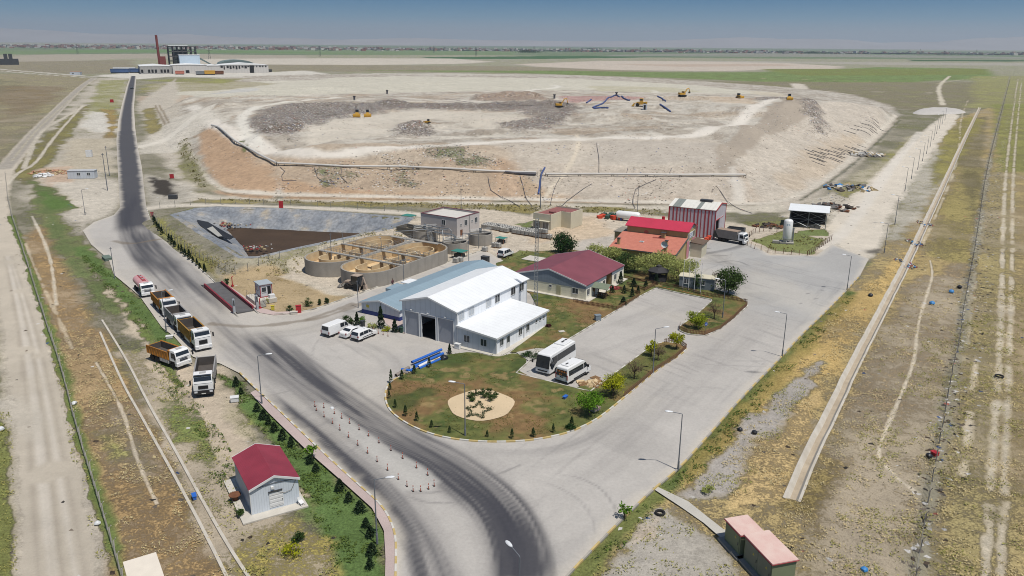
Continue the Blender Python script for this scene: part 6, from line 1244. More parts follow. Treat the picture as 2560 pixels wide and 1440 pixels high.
def minibus():
 a, b_ = P(1427.5, 961), P(1466, 938.5); rz = ang(a, b_); o = thing('minibus', 'white minibus with orange hazard stripes on its rear window beside the coach', 'minibus', (*mid(a, b_), .1), rz, 'buses in the car park')
 nx, ny = -math.sin(rz), math.cos(rz); o.location = (mid(a, b_)[0] + nx * .92, mid(a, b_)[1] + ny * .92, .1); h, W, Hh = 3.05, 2.07, 2.55
 pr = [(-h, .42), (-h, 1.3), (-h + .1, Hh - .1), (-h + .25, Hh - .02), (.9, Hh), (1.35, Hh - .12), (2.1, 1.5), (h - .5, 1.25), (h - .05, .95), (h, .6), (h, .38)]; bo, hw = shell(pr, W, 1.2, Hh, .12, 'body', VW, o, .1)
 side_glass(o, hw, [[(-h + .35, 1.35), (1.0, 1.35), (1.0, 2.1), (-h + .35, 2.1)], [(1.12, 1.35), (2.15, 1.42), (1.6, 2.12), (1.12, 2.12)]]); cross_glass(o, hw, 2.12, 1.5, 1.4, Hh - .14, .12)
 rw = cross_glass(o, hw, -h + .0, 1.3, -h + .085, 2.15, .14, .02, 'rear_window'); st = MB(); orr = mat('orange_film', S(222,138,62,.9), .5, .08, 4)
 for k in range(6):
  y = -.78 + k * .27; st.add([(-h - .03, y, 2.08), (-h - .03, y + .13, 2.08), (-h - .04, y + .01, 1.84), (-h - .04, y - .12, 1.84)], [(0, 1, 2, 3)])
  if k > 3: st.add([(-h - .03, -y + .6, 1.62), (-h - .03, -y + .73, 1.62), (-h - .04, -y + .61, 1.4), (-h - .04, -y + .48, 1.4)], [(0, 1, 2, 3)])
 st.build('hazard_stripes', orr, rw); bd = MB(); bd.cyl((-h - .05, .15, 1.15), .09, .03, 12, 'x'); bd.b2(-h - .05, -h - .03, -.2, -.02, 1.05, 1.25); bd.build('badge', BLK, o)
 MB().b2(-h - .03, -h - .01, .3, .8, .95, 1.08).build('number_plate', PLATE, o); pair(o, 'tail_light', TAIL, -h - .0, W/2 - .1, 1.2, (.08, .14, .7)); pair(o, 'headlight', LAMP, h - .3, W/2 - .22, 1.0, (.4, .26, .26)); pair(o, 'mirror', BLK, 1.95, W/2 + .14, 1.5, (.2, .26, .34))
 MB().b2(-h - .06, -h + .1, -W/2 + .05, W/2 - .05, .35, .6).build('rear_bumper', BLK, o); st = MB(); [st.b2(-1.5, 1.6, s * (W/2 + .01) - .02, s * (W/2 + .01) + .02, .5, .68) for s in (-1, 1)]; st.build('side_strip', BLK, o)
 MB().b2(-2.4, -.9, -.62, .62, Hh - .01, Hh + .14).build('roof_unit', VW, o, bevel=.05); MB().b2(-2.1, -1.4, -.12, .12, Hh + .14, Hh + .16).build('roof_grille', BLK, o)
 for x in (-1.75, 1.95):
  for y in (-.9, .9): wheel(o, x, y, .36, .24)
minibus()
def coach():
 a, b_ = P(1383, 940), P(1409, 918); rz = ang(b_, a); fx, fy = math.cos(rz), math.sin(rz); o = thing('coach', 'white coach with dark side glazing facing the roundabout lawn', 'bus', (0, 0, .1), math.radians(-122.3), 'buses in the car park')
 rz = o.rotation_euler.z; f = Vector(((3.5 + 5.3) / 2, (105.3 + 103.6) / 2, 0)); L_, W, Hh = 7.9, 2.4, 3.05; h = L_ / 2; o.location = (f.x - math.cos(rz) * h, f.y - math.sin(rz) * h, .1)
 pr = [(-h, .5), (-h, 1.5), (-h + .15, Hh - .15), (-h + .35, Hh), (h - .6, Hh + .02), (h - .38, Hh - .12), (h - .05, 1.35), (h, .9), (h - .03, .35), (-h + .2, .35)]; bo, hw = shell(pr, W, 1.4, Hh, .08, 'body', VW, o, .12)
 side_glass(o, hw, [[(-h + .25, 1.65), (h - 2.2, 1.65), (h - 2.2, 2.62), (-h + .3, 2.62)], [(h - 2.15, 1.6), (h - 1.3, 1.25), (h - .62, 2.62), (h - 2.15, 2.62)], [(h - 1.3, 1.2), (h - .7, .8), (h - .2, 1.3), (h - .55, 2.55)]])
 cross_glass(o, hw, h - .015, 1.12, h - .36, Hh - .2, .08, .07); MB().b2(h - .05, h + .02, -.5, .5, .42, .54).build('number_plate', PLATE, o); pair(o, 'headlight', LAMP, h - .03, .9, .62, (.12, .4, .2)); MB().b2(h - .03, h + .03, -.8, .8, .62, .78).build('grille', BLK, o)
 for s in (-1, 1): m = MB(); m.tube([(h - .3, s * 1.1, 2.75), (h + .25, s * 1.45, 2.6), (h + .3, s * 1.5, 2.1)], .035, 6); m.b2(h + .22, h + .32, s * 1.5 - .12, s * 1.5 + .12, 1.75, 2.2); m.build('mirror', BLK, o)
 MB().b2(-h + .6, -h + 3.2, -.85, .85, Hh - .02, Hh + .2).build('roof_unit', VW, o, bevel=.08); r = MB(); r.b2(-h + .9, -h + 1.4, -.15, .15, Hh + .2, Hh + .22).b2(-h + 1.6, -h + 2.5, -.15, .15, Hh + .2, Hh + .22); r.build('roof_grille', BLK, o); MB().b2(-.1, .6, -.35, .35, Hh - .01, Hh + .06).build('roof_hatch', VW, o)
 pair(o, 'tail_light', TAIL, -h, .95, 1.1, (.06, .16, .5))
 for x in (-h + 1.9, h - 1.75):
  for y in (-1.08, 1.08): wheel(o, x, y, .45, .28)
coach()
def cab(o, x0, L_, W, zb, Hh, modern=0):
 """lorry cab: front at x0"""
 pr = [(x0 - L_, zb), (x0 - L_, Hh - .05), (x0 - L_ + .1, Hh), (x0 - .55, Hh), (x0 - .3, Hh - .2), (x0 - .03, Hh - 1.05), (x0, Hh - 1.2), (x0, zb - .35), (x0 - .5, zb - .35), (x0 - .5, zb)]; b, hw = shell(pr, W, Hh - 1.1, Hh, .06, 'cab', VW, o, .06)
 cross_glass(o, hw, x0 - .03, Hh - 1.12, x0 - .3, Hh - .26, .12, .02); side_glass(o, hw, [[(x0 - L_ + .45, Hh - 1.1), (x0 - .2, Hh - 1.15), (x0 - .42, Hh - .35), (x0 - L_ + .45, Hh - .35)]])
 g = MB(); g.b2(x0, x0 + .04, -.62, .62, zb + .12, Hh - 1.42)
 for k in range(3): g.b2(x0 + .04, x0 + .06, -.6, .6, zb + .2 + k * .17, zb + .26 + k * .17)
 g.build('grille', BLK, o); bp = MB(); bp.b2(x0 - .4, x0 + .12, -W/2, W/2, .42, zb - .05); bp.build('bumper', VW if modern != 2 else BLK, o, bevel=.04); pair(o, 'headlight', LAMP, x0 + .1, W/2 - .3, zb - .22, (.1, .38, .24)); MB().b2(x0 + .12, x0 + .14, -.27, .27, .5, .62).build('number_plate', PLATE, o)
 for s in (-1, 1): m = MB(); m.bar((x0 - .25, s * W/2, Hh - .45), (x0 + .1, s * (W/2 + .28), Hh - .5), .05); m.b2(x0 + .04, x0 + .16, s * (W/2 + .28) - .1, s * (W/2 + .28) + .1, Hh - 1.1, Hh - .45); m.build('mirror', BLK, o)
 MB().b2(x0 - L_ + .4, x0 - L_ + 1.0, -.4, .4, Hh + .005, Hh + .07).build('roof_hatch', mat('hatch_grey', S(180,180,178,.8), .5, .05, 4), o)
 if modern: v = MB(); v.b2(x0 - .55, x0 - .2, -W/2 + .15, W/2 - .15, Hh - .14, Hh + .0); v.build('sun_visor', VG if modern == 2 else VW, o)
def tipper(lab, front, rz, L_=8.8, axles=4, bed=None, bh=1.5, Hc=3.0, modern=1, W=2.48, hood=True, cabL=1.9, group='tipper lorries parked along the left of the road'):
 rz = math.radians(rz); h = L_ / 2; o = thing('tipper_lorry', lab, 'lorry', (front[0] - math.cos(rz) * h, front[1] - math.sin(rz) * h, .08), rz, group); zb = 1.05
 cab(o, h, cabL, W, zb, Hc, modern); c = MB(); c.b2(-h + .3, h - .4, -.55, .55, .62, .98); c.build('chassis', CHASS, o)
 x1 = h - cabL - .25; x0 = -h; z0, z1 = 1.05, 1.05 + bh; b = MB(); t = .1
 b.b2(x0, x1, -W/2, W/2, z0, z0 + .14)
 for s in (-1, 1): b.b2(x0, x1, s * W/2 - (t if s > 0 else 0), s * W/2 + (0 if s > 0 else t), z0 + .14, z1)
 b.b2(x0, x0 + t, -W/2 + t, W/2 - t, z0 + .14, z1 - .1).b2(x1 - t, x1, -W/2 + t, W/2 - t, z0 + .14, z1 + (.2 if hood else 0)); bo = b.build('bed', bed, o)
 i = MB(); e = .012; i.b2(x0 + t + e, x1 - t - e, -W/2 + t + e, W/2 - t - e, z0 + .15, z0 + .17)
 for s in (-1, 1): y = s * (W/2 - t - e); i.b2(x0 + t + e, x1 - t - e, y - .006, y + .006, z0 + .17, z1 - .03)
 i.b2(x1 - t - e - .012, x1 - t - e, -W/2 + t + .03, W/2 - t - .03, z0 + .17, z1).b2(x0 + t + e, x0 + t + e + .012, -W/2 + t + .03, W/2 - t - .03, z0 + .17, z1 - .14); i.build('bed_lining', BEDIN, bo)
 r = MB(); n = int((x1 - x0) / .62)
 for s in (-1, 1):
  for k in range(n + 1): x = x0 + .06 + k * (x1 - x0 - .12) / n; y = s * (W/2 + .03); r.b2(x - .05, x + .05, y - .03, y + .03, z0 + .02, z1 - .05)
  y = s * (W/2 + .02); r.b2(x0, x1, y - .05, y + .05, z1 - .05, z1 + .05)
 r.build('bed_ribs', bed, bo)
 if hood: hd = MB(); hd.b2(x1 - .05, x1 + .5, -W/2 - .02, W/2 + .02, z1 + .22, z1 + .36); hd.b2(x1 - .05, x1 + .02, -W/2, W/2, z1 - .3, z1 + .22); hd.build('bed_hood', bed, bo)
 r_ = .5; xs = ([h - .95, h - 2.6] if axles == 4 else [h - .95]) + [x0 + 1.0, x0 + 2.25]
 for x in xs:
  for y in (-W/2 + .2, W/2 - .2): wheel(o, x, y, r_, .34)
 for s in (-1, 1):
  MB().b2(xs[-1] + .8, (h - cabL - .3 if axles == 3 else h - 3.3), s * 1.0 - .18, s * 1.0 + .18, .5, 1.0).build('fuel_tank', mat('side_guard', S(190,190,186,.8), .5, .08, 3), o); f = MB(); f.loft([[(h - .95 + rr * math.cos(a), s * (W/2 - .2) + yy, .5 + rr * math.sin(a)) for rr, yy in ((.55, -.2), (.55, .2), (.6, .2), (.6, -.2))] for a in np.linspace(.0, math.pi, 8)]); f.build('mudguard', BLK, o)
 return o
p = [P(*q) for q in ((428, 792), (466, 834), (511, 879), (462, 920), (511, 994))]
tipper('orange bedded tipper lorry with white cab, second in the parked row', p[0], -54, 8.2, 4, BEDO, 1.45, 2.85, 1)
tipper('grey bedded tipper lorry with white cab, between two yellow bedded ones', p[1], -54, 8.0, 4, BEDG, 1.5, 2.8, 1)
tipper('largest yellow bedded tipper lorry with tall white cab at the head of the row', p[2], -53, 9.0, 4, BEDY, 1.75, 3.25, 1)
tipper('small orange bedded tipper lorry with white cab standing on the bare dirt', p[3], -34, 7.2, 3, BEDO, 1.2, 2.7, 0, 2.35, True, 1.7)
tipper('white tipper lorry with grey bed and black front trim facing the camera on dirt', p[4], -73, 8.6, 4, BEDG, 1.5, 3.0, 2, hood=False)
def tanker():
 f = P(372, 744); rz = math.radians(-54); L_ = 7.2; h = L_ / 2; o = thing('tanker_lorry', 'pink and white tanker lorry at the far end of the parked row', 'lorry', (f.x - math.cos(rz) * h, f.y - math.sin(rz) * h, .08), rz); cab(o, h, 1.6, 2.3, 1.0, 2.5, 0)
 MB().b2(-h + .2, h - .4, -.5, .5, .6, .95).build('chassis', CHASS, o); t = MB(); t.loft([[(x, r * 1.12 * math.cos(a), 1.75 + r * .85 * math.sin(a)) for a in np.linspace(0, 2 * math.pi, 20, endpoint=False)] for x, r in ((-h, .7), (-h + .15, 1.0), (h - 2.0, 1.0), (h - 1.85, .7))]); to = t.build('tank', mat('pink_tank', S(208,164,164,.85), .5, .14, .8, dirt=S(176,96,104,.85)), o, smooth=True)
 w = MB(); w.b2(-h + .4, h - 2.2, -.3, .3, 2.58, 2.66); w.build('catwalk', REDF, to)
 for x in (-2.6, -1.3, .2): MB().cyl((x, 0, 2.66), .2, .12, 12).build('hatch', mat('hatch_grey', (0,0,0)), to)
 for x in (h - .9, -h + 1.0, -h + 2.1):
  for y in (-.95, .95): wheel(o, x, y, .46, .32)
tanker()
def garbage():
 a, b_ = P(1805, 603), P(1843, 611); rz = ang(a, b_); o = thing('garbage_lorry', 'dirty grey garbage lorry with white cab outside the striped shed', 'lorry', (51.6 + .6, 185.0 + .5, .08), math.radians(-40)); h = 3.9; cab(o, h, 1.7, 2.35, 1.0, 2.7, 0)
 MB().b2(-h + .3, h - .4, -.5, .5, .6, .95).build('chassis', CHASS, o); GB = mat('dirty_grey_body', S(134,130,126,.8), .7, .2, .8, dirt=S(92,88,84,.8)); b = MB(); b.prism([(-h + 1.2, 1.0), (h - 1.9, 1.0), (h - 1.9, 2.85), (-h + .6, 2.9), (-h + .3, 2.5)], -1.17, 1.17, 'y'); b.build('body', GB, o)
 b = MB(); b.prism([(-h - .3, .9), (-h + 1.15, .9), (-h + .25, 2.5), (-h + .0, 2.5)], -1.12, 1.12, 'y'); b.build('loading_hopper', mat('dark_green_hopper', S(72,76,70,.8), .7, .15, 1), o); b = MB(); b.b2(-h + .7, h - 2.0, -1.1, 1.1, 2.905, 2.95); b.build('roof', mat('rusty_top', S(168,146,128,.8), .8, .15, 1), o)
 for x in (h - .9, -h + 1.5, -h + 2.6):
  for y in (-.97, .97): wheel(o, x, y, .48, .32)
garbage()
def backhoe():
 a, b_ = P(897, 729), P(876, 722); m_ = mid(a, b_); o = thing('backhoe_loader', 'dusty backhoe loader beside the oval concrete basin', 'digger', (m_[0], m_[1] + .8, .0), math.radians(150)); GB = mat('dusty_machine_paint', S(178,160,144,.85), .8, .15, 1.5)
 c = MB(); c.b2(-1.6, 2.0, -.45, .45, .7, 1.1); c.build('chassis', CHASS, o); b = MB(); b.prism([(.3, .9), (2.2, .9), (2.2, 1.45), (.3, 1.65)], -.48, .48, 'y'); b.build('bonnet', GB, o)
 k = MB(); k.prism([(-1.3, 1.1), (.35, 1.1), (.45, 1.7), (.2, 2.75), (-1.2, 2.75)], -.72, .72, 'y'); k.build('cab', VG, o); r = MB(); r.b2(-1.35, .35, -.82, .82, 2.76, 2.88); r.build('cab_roof', GB, o); f = MB()
 for x0, x1 in ((-1.25, -1.3), (.2, .42)):
  for y in (-.74, .74): f.bar((x1, y, 1.1), (x0, y, 2.76), .09)
 f.build('cab_frame', BLK, o)
 for y in (-.75, .75): wheel(o, -.95, y, .72, .42, GB); wheel(o, 1.55, y, .5, .34, GB)
 for y in (-.55, .55): l = MB(); l.tube([(.6, y, 1.45), (2.3, y, 1.15), (3.0, y, .55)], .09, 6); l.build('loader_arm', GB, o)
 bk = MB(); bk.prism([(2.9, .1), (3.7, .05), (3.1, .6), (2.95, .85)], -1.1, 1.1, 'y'); bk.build('front_bucket', mat('bucket_steel', S(176,172,166,.8), .6, .15, 2), o)
 a_ = MB(); a_.tube([(-1.6, 0, .9), (-2.1, 0, 2.6)], .16, 6); a_.tube([(-2.1, 0, 2.6), (-2.6, 0, 1.3)], .13, 6); a_.build('boom', GB, o); a_ = MB(); a_.prism([(-2.9, .5), (-2.2, .4), (-2.3, 1.2), (-2.7, 1.3)], -.3, .3, 'y'); a_.build('rear_bucket', GB, o)
 for s in (-1, 1): MB().bar((-1.6, s * .5, .8), (-1.9, s * 1.05, .05), .14).build('outrigger', GB, o)
backhoe()
YEL = mat('machine_yellow', S(206,158,56,.9), .55, .1, 1.5)
def dozer(lab, px, py, rz, k=1.0, group=None):
 q = GP(px, py, 10); o = thing('bulldozer', lab, 'bulldozer', tuple(q), rz, group); o.scale = (k,) * 3
 for y in (-1.05, 1.05):
  t = MB(); t.prism([(-2.1, .15), (1.6, .15), (2.0, .5), (1.7, .95), (-1.8, 1.0), (-2.3, .6)], y - .3, y + .3, 'y'); t.build('track', BLK, o)
 b = MB(); b.prism([(-1.9, .7), (1.9, .7), (1.9, 1.6), (.2, 1.9), (-1.9, 1.8)], -.72, .72, 'y'); b.build('body', YEL, o); c = MB(); c.prism([(-1.5, 1.8), (.1, 1.8), (0, 3.0), (-1.4, 3.0)], -.75, .75, 'y'); c.build('cab', VG, o); c = MB(); c.b2(-1.6, .15, -.9, .9, 3.0, 3.12); c.build('cab_roof', BLK, o)
 l = MB(); l.loft([[(2.5 + .18 * math.cos(t), s * 1.75, .75 + .75 * math.sin(t)) for t in np.linspace(-1.5, 1.5, 5)] + [(2.75 + .18 * math.cos(t), s * 1.75, .75 + .75 * math.sin(t)) for t in np.linspace(1.5, -1.5, 5)] for s in (-1, 1)]); l.build('blade', YEL, o)
 for s in (-1, 1): MB().bar((-.5, s * 1.4, .6), (2.55, s * 1.4, .5), .16).build('push_arm', YEL, o)
 return o
dozer('yellow bulldozer on the rubbish, left of an adjacent twin', 893, 291, math.radians(-84), 1.0, 'twin bulldozers on the landfill')
dozer('yellow bulldozer on the rubbish, right of an adjacent twin', 919, 291, math.radians(-80), 1.0, 'twin bulldozers on the landfill')
dozer('small tan bulldozer alone on the bare middle of the landfill', 1069, 308, math.radians(170), .55)
dozer('yellow compactor dozer at the back of the upper landfill tier', 1848, 245, math.radians(-60), .85)
dozer('orange yellow dozer on the ridge beside the dark rubbish face', 1973, 249, math.radians(-100), .95)
def excavator(lab, px, py, rz, boom, k=1.0, z=12):
 q = GP(px, py, z); o = thing('excavator', lab, 'excavator', tuple(q), rz); o.scale = (k,) * 3
 for y in (-1.1, 1.1): t = MB(); t.prism([(-2, .0), (2, .0), (2.3, .4), (2, .9), (-2, .9), (-2.3, .4)], y - .3, y + .3, 'y'); t.build('track', BLK, o)
 b = MB(); b.prism([(-2.4, 1.1), (1.4, 1.1), (1.4, 2.1), (-2.4, 2.4)], -1.3, 1.3, 'y'); b.build('body', YEL, o); MB().b2(.1, 1.6, .45, 1.3, 1.2, 3.0).build('cab', VG, o); MB().b2(.05, 1.65, .4, 1.35, 3.0, 3.1).build('cab_roof', YEL, o)
 a = MB(); a.tube([(1.2, -.2, 1.8)] + boom[:2], .32, 6); a.build('boom', YEL, o); a = MB(); a.tube(boom[1:], .24, 6); ao = a.build('stick', YEL, o); e = boom[-1]; a = MB(); a.prism([(e[0] - .7, e[2] - .9), (e[0] + .2, e[2] - 1.0), (e[0] + .3, e[2]), (e[0] - .3, e[2] + .1)], e[1] - .6, e[1] + .6, 'y'); a.build('bucket', STEELD, ao)
excavator('yellow excavator half hidden behind the rubbish with raised arm', 1398, 268, math.radians(15), [(3.2, -.2, 5.0), (4.6, -.2, 5.3), (5.4, -.2, 2.6)], .85)
excavator('yellow excavator at the back of the landfill with bent boom', 1706, 241, math.radians(20), [(3.0, -.2, 4.6), (4.2, -.2, 4.8), (4.8, -.2, 2.8)], .95, 14)
def loader():
 q = GP(1603, 266, 13); o = thing('wheel_loader', 'large yellow wheel loader near the blue hoses on the landfill', 'loader', tuple(q), math.radians(165)); b = MB(); b.prism([(-3, 1.0), (1.8, 1.0), (1.8, 2.0), (-3, 2.5)], -1.1, 1.1, 'y'); b.build('body', YEL, o); MB().b2(-.9, .9, -.9, .9, 2.3, 4.1).build('cab', YEL, o); MB().b2(-.7, .95, -.92, .92, 3.0, 3.8).build('cab_glass', VG, o)
 for x in (-1.9, 1.9):
  for y in (-1.2, 1.2): wheel(o, x, y, .9, .7, YEL)
 for s in (-1, 1): MB().tube([(1.5, s * .7, 2.2), (3.2, s * .7, 1.6), (3.9, s * .7, .8)], .18, 6).build('lift_arm', YEL, o)
 b = MB(); b.prism([(3.7, .2), (5.0, .1), (4.2, 1.1), (3.8, 1.7)], -1.5, 1.5, 'y'); b.build('bucket', YEL, o)
 q = GP(1612, 274, 12.5); g = thing('generator_hut', 'small white hut with dark doorway in front of the wheel loader', 'hut', tuple(q), math.radians(-15)); MB().b2(-1, 1, -1, 1, 0, 2.6).build('body', WALLX, g); MB().b2(-.5, .5, -1.05, -1.0, .1, 2.3).build('door', DARK, g); MB().b2(-1.1, 1.1, -1.1, 1.1, 2.602, 2.75).build('roof', TRIM, g)
loader()
def person():
 q = P(982, 719); o = thing('person', 'person in dark clothes walking on the lane beside the oval basin', 'person', (q.x, q.y, .0), math.radians(120)); me = bpy.data.meshes.new('body'); J = [(0, 0, .92), (0, 0, 1.12), (.0, 0, 1.36), (0, 0, 1.5), (.02, 0, 1.58), (.03, 0, 1.68), (.02, 0, 1.76), (0, .19, 1.38), (-.06, .24, 1.12), (.08, .24, .88), (0, -.19, 1.38), (.08, -.24, 1.12), (.2, -.24, .9), (.02, .1, .86), (.14, .1, .48), (.1, .1, .06), (.22, .1, .03), (.02, -.1, .86), (-.04, -.1, .48), (-.22, -.1, .1), (-.1, -.1, .03)]
 E = [(0, 1), (1, 2), (2, 3), (3, 4), (4, 5), (5, 6), (2, 7), (7, 8), (8, 9), (2, 10), (10, 11), (11, 12), (0, 13), (13, 14), (14, 15), (15, 16), (0, 17), (17, 18), (18, 19), (19, 20)]; R = [.15, .14, .16, .07, .09, .105, .07, .075, .05, .04, .075, .05, .04, .1, .07, .045, .04, .1, .07, .045, .04]
 me.from_pydata(J, E, []); b = bpy.data.objects.new('body', me); COL.objects.link(b); b.parent = o; sk = b.modifiers.new('skin', 'SKIN')
 for v, r in zip(me.skin_vertices[0].data, R): v.radius = (r, r)
 me.skin_vertices[0].data[0].use_root = True; b.modifiers.new('sub', 'SUBSURF').levels = 2; m, t, bs, out = NM('clothes_and_skin'); N = t.nodes.new; tc = N('ShaderNodeTexCoord'); s = N('ShaderNodeSeparateXYZ'); t.links.new(tc.outputs['Object'], s.inputs[0]); r = N('ShaderNodeValToRGB'); mp = N('ShaderNodeMapRange'); mp.inputs[2].default_value = 1.8; t.links.new(s.outputs[2], mp.inputs[0]); t.links.new(mp.outputs[0], r.inputs[0]); r.color_ramp.interpolation = 'CONSTANT'
 cs = [(0, S(40,36,34)), (.06, S(58,56,66)), (.52, S(96,58,66)), (.84, S(190,150,126)), (.95, S(50,40,34))]
 while len(r.color_ramp.elements) < 5: r.color_ramp.elements.new(.5)
 for e, (p_, c_) in zip(r.color_ramp.elements, cs): e.position = p_; e.color = (*c_, 1)
 t.links.new(r.outputs[0], bs.inputs['Base Color']); me.materials.append(m); h = MB(); h.loft([[(-.0 + .115 * k * math.cos(a), .1 * k * math.sin(a), 1.72 + z) for a in np.linspace(0, 6.28, 10, endpoint=False)] for k, z in ((1, -.02), (.95, .04), (.6, .09), (.05, .11))]); h.build('hair', mat('dark_hair', S(44,36,32,.8), .8, .1, 10), o, smooth=True)
person()
# ------------------------------------------------------------------ street lamps, poles, mast, flagpoles
POLE = mat('lamp_pole_grey', S(120,124,130,.8), .5, .08, 3); HEADM = mat('lamp_head_white', S(220,222,224,.85), .4, .05, 4)
def make_lamp(h=7.1):
 o = thing('street_lamp', 'x', 'street lamp', (0, 0, 0), 0, 'street lamps along the roads'); MB().tube([(0, 0, 0), (0, 0, 1.1)], [.12, .11], 8).build('base', POLE, o); MB().tube([(0, 0, 1.1), (0, 0, h - .35)], [.075, .05], 8).build('pole', POLE, o); MB().tube([(0, 0, h - .35), (.05, 0, h - .28), (1.15, 0, h - .05)], .038, 6).build('arm', POLE, o)
 b = MB(); b.loft([[(x, w * math.cos(a), h + z + t * math.sin(a)) for a in np.linspace(0, 6.283, 10, endpoint=False)] for x, w, t, z in ((1.05, .06, .05, -.04), (1.25, .16, .09, -.02), (1.6, .19, .10, .02), (1.85, .12, .06, .04), (1.9, .03, .02, .05))]); b.build('lamp_head', HEADM, o, smooth=True); return o
LAMPS = [((943,1360),0,'street lamp on the green verge right of the red roofed shed'),((655,1012),0,'street lamp on the left verge near the small white junction box'),((416,830),0,'street lamp on the hedge strip beside the grey bedded lorry'),((1163,1093),180,'street lamp inside the roundabout lawn in front of the star bed'),((1632,936),0,'street lamp in the grass strip between car park and road'),((1695,1177),180,'street lamp with long shadow on the right kerb, nearest the camera'),
 ((1955,893),180,'street lamp on the right kerb beside the oil stain'),((2117,727),180,'street lamp on the right kerb where the road widens to the yard'),((2210,633),180,'street lamp beside the dark ash patch at the dirt road'),((1806,797),180,'street lamp on the fenced island by the large bushy tree'),((1297,1572),125,'street lamp rising from below the frame at bottom centre'),((213,537),0,'street lamp on bare ground left of the main road')]
lp = make_lamp(); k0 = True
for (q, a, lab) in LAMPS:
 p = GP(*q); z = p.z if not (ROAD_W is not None and poly_sd(ROAD_W, np.array([p.x]), np.array([p.y]))[0] > 0) else .1
 if k0: lp.location = (p.x, p.y, z); lp.rotation_euler.z = math.radians(a); lp['label'] = lab; k0 = False
 else: copy_tree(lp, (p.x, p.y, z), math.radians(a), lab)
for q in ((2237,561),(2262,478),(2278,448),(2294,424),(2306,403),(2316,385),(2325,368),(2334,350),(2341,335),(2348,322),(2355,311),(2362,301)):
 p = GP(*q); copy_tree(lp, tuple(p), math.radians(180), 'slim street lamp in the long row along the right dirt road', 1.12)
def make_pole(): o = thing('utility_pole', 'x', 'pole', (0, 0, 0), 0, 'plain grey poles about the site'); MB().tube([(0, 0, 0), (0, 0, 9)], [.12, .07], 8).build('pole', POLE, o); MB().b2(-.35, .35, -.05, .05, 8.6, 8.7).build('crossarm', POLE, o); return o
pp = None
for q, s, lab in (((269,476),1.3,'tall grey pole left of the main road beside the prefab cabin'),((274,440),1.15,'grey pole further up the left side of the main road'),((896,771),.58,'short grey pole by the conifers in front of the blue banded hall'),((287,695),.7,'grey pole at the top of the green hedge left of the tanker lorry'),((1172,658),.72,'grey pole between the round tank and the blue grey roof'),((1351,520),1.25,'grey pole standing behind the small cream building'),((1153,523),.75,'thin pole behind the pale treatment block'),((1593,530),.75,'thin pole behind the bright red roof'),((1010,715),.6,'short pole with box on the lane beside the oval basin'),((830,660),.75,'thin pole rising at the near side of the oval basin')):
 p = GP(*q)
 if pp is None: pp = make_pole(); pp.location = p; pp.scale = (s,) * 3; pp['label'] = lab
 else: copy_tree(pp, tuple(p), .3, lab, s)
def mast():
 p = P(1340, 800); o = thing('lattice_mast', 'tall galvanised lattice mast behind the low annex', 'mast', (p.x, p.y + .4, .23), TH); H_ = 17.3; b = MB(); c = [(.42 * math.cos(a), .42 * math.sin(a)) for a in (1.57, 3.66, 5.76)]
 for x, y in c: l = MB(); l.tube([(x, y, 0), (x * .75, y * .75, H_)], .045, 6); l.build('leg', STEEL, o)
 n = 26
 for i in range(n):
  z0, z1 = H_ * i / n, H_ * (i + 1) / n; k0_, k1 = 1 - .25 * i / n, 1 - .25 * (i + 1) / n
  for j in range(3): a, d = c[j], c[(j + 1) % 3]; b.bar((a[0] * k0_, a[1] * k0_, z0), (d[0] * k1, d[1] * k1, z1), .03); b.bar((a[0] * k1, a[1] * k1, z1), (d[0] * k1, d[1] * k1, z1), .03)
 b.build('lattice', STEEL, o); MB().b2(-.7, .7, -.7, .7, -.1, .25).build('footing', CONC, o)
mast()
fp = None
for q in ((1706,726),(1720,728.5),(1735,731),(1750,736)):
 p = P(*q)
 if fp is None: fp = thing('flagpole', 'bare white flagpole in a row of four behind the car park', 'flagpole', (p.x, p.y, .23), 0, 'four bare flagpoles'); MB().tube([(0, 0, .35), (0, 0, 5.7)], [.055, .035], 8).build('pole', TRIM, fp); MB().tube([(0, 0, 5.7), (0, 0, 5.8)], .06, 8).build('finial', STEEL, fp); MB().cyl((0, 0, 0), .16, .35, 10).build('foot', CONC, fp)
 else: copy_tree(fp, (p.x, p.y, .23), 0)
# ------------------------------------------------------------------ bollards
bp_ = None
for q in ((233,298),(243,325),(293,307),(295,368),(363,346),(350,412),(412,377),(465,411),(400,456),(528,453),(457,504),(590,495),(519,557),(660,541),(584,610),(740,592),(648,666),(818,645),(717,724),(910,708),(789,785),(985,757),(847,832),(1028,830),(888,865),(938,865),(990,850)):
 p = P(700 + q[0] * .375, 900 + (q[1] + 17) * .375)
 if bp_ is None: bp_ = thing('bollard', 'slim red and white lane bollard in the double row on the road', 'bollard', (p.x, p.y, .1), 0, 'lane bollards on the road'); MB().cyl((0, 0, 0), .12, .05, 12).build('base', BLK, bp_); MB().cyl((0, 0, .05), .045, .7, 10).build('post', mat('bollard_red', S(176,92,70,.9), .6, .1, 3), bp_); MB().cyl((0, 0, .45), .049, .12, 10).build('band', TRIM, bp_)
 else: copy_tree(bp_, (p.x, p.y, .1), 0, scale=(1, 1, .9 + .2 * random.random()))
for q in ((934,832),(946,836),(958,839),(970,842)): p = P(*q); b = copy_tree(bp_, (p.x, p.y, .1), 0, 'slim red and white lane bollard in front of the conifer bed'); b['group'] = 'lane bollards by the conifer bed'
cw = None
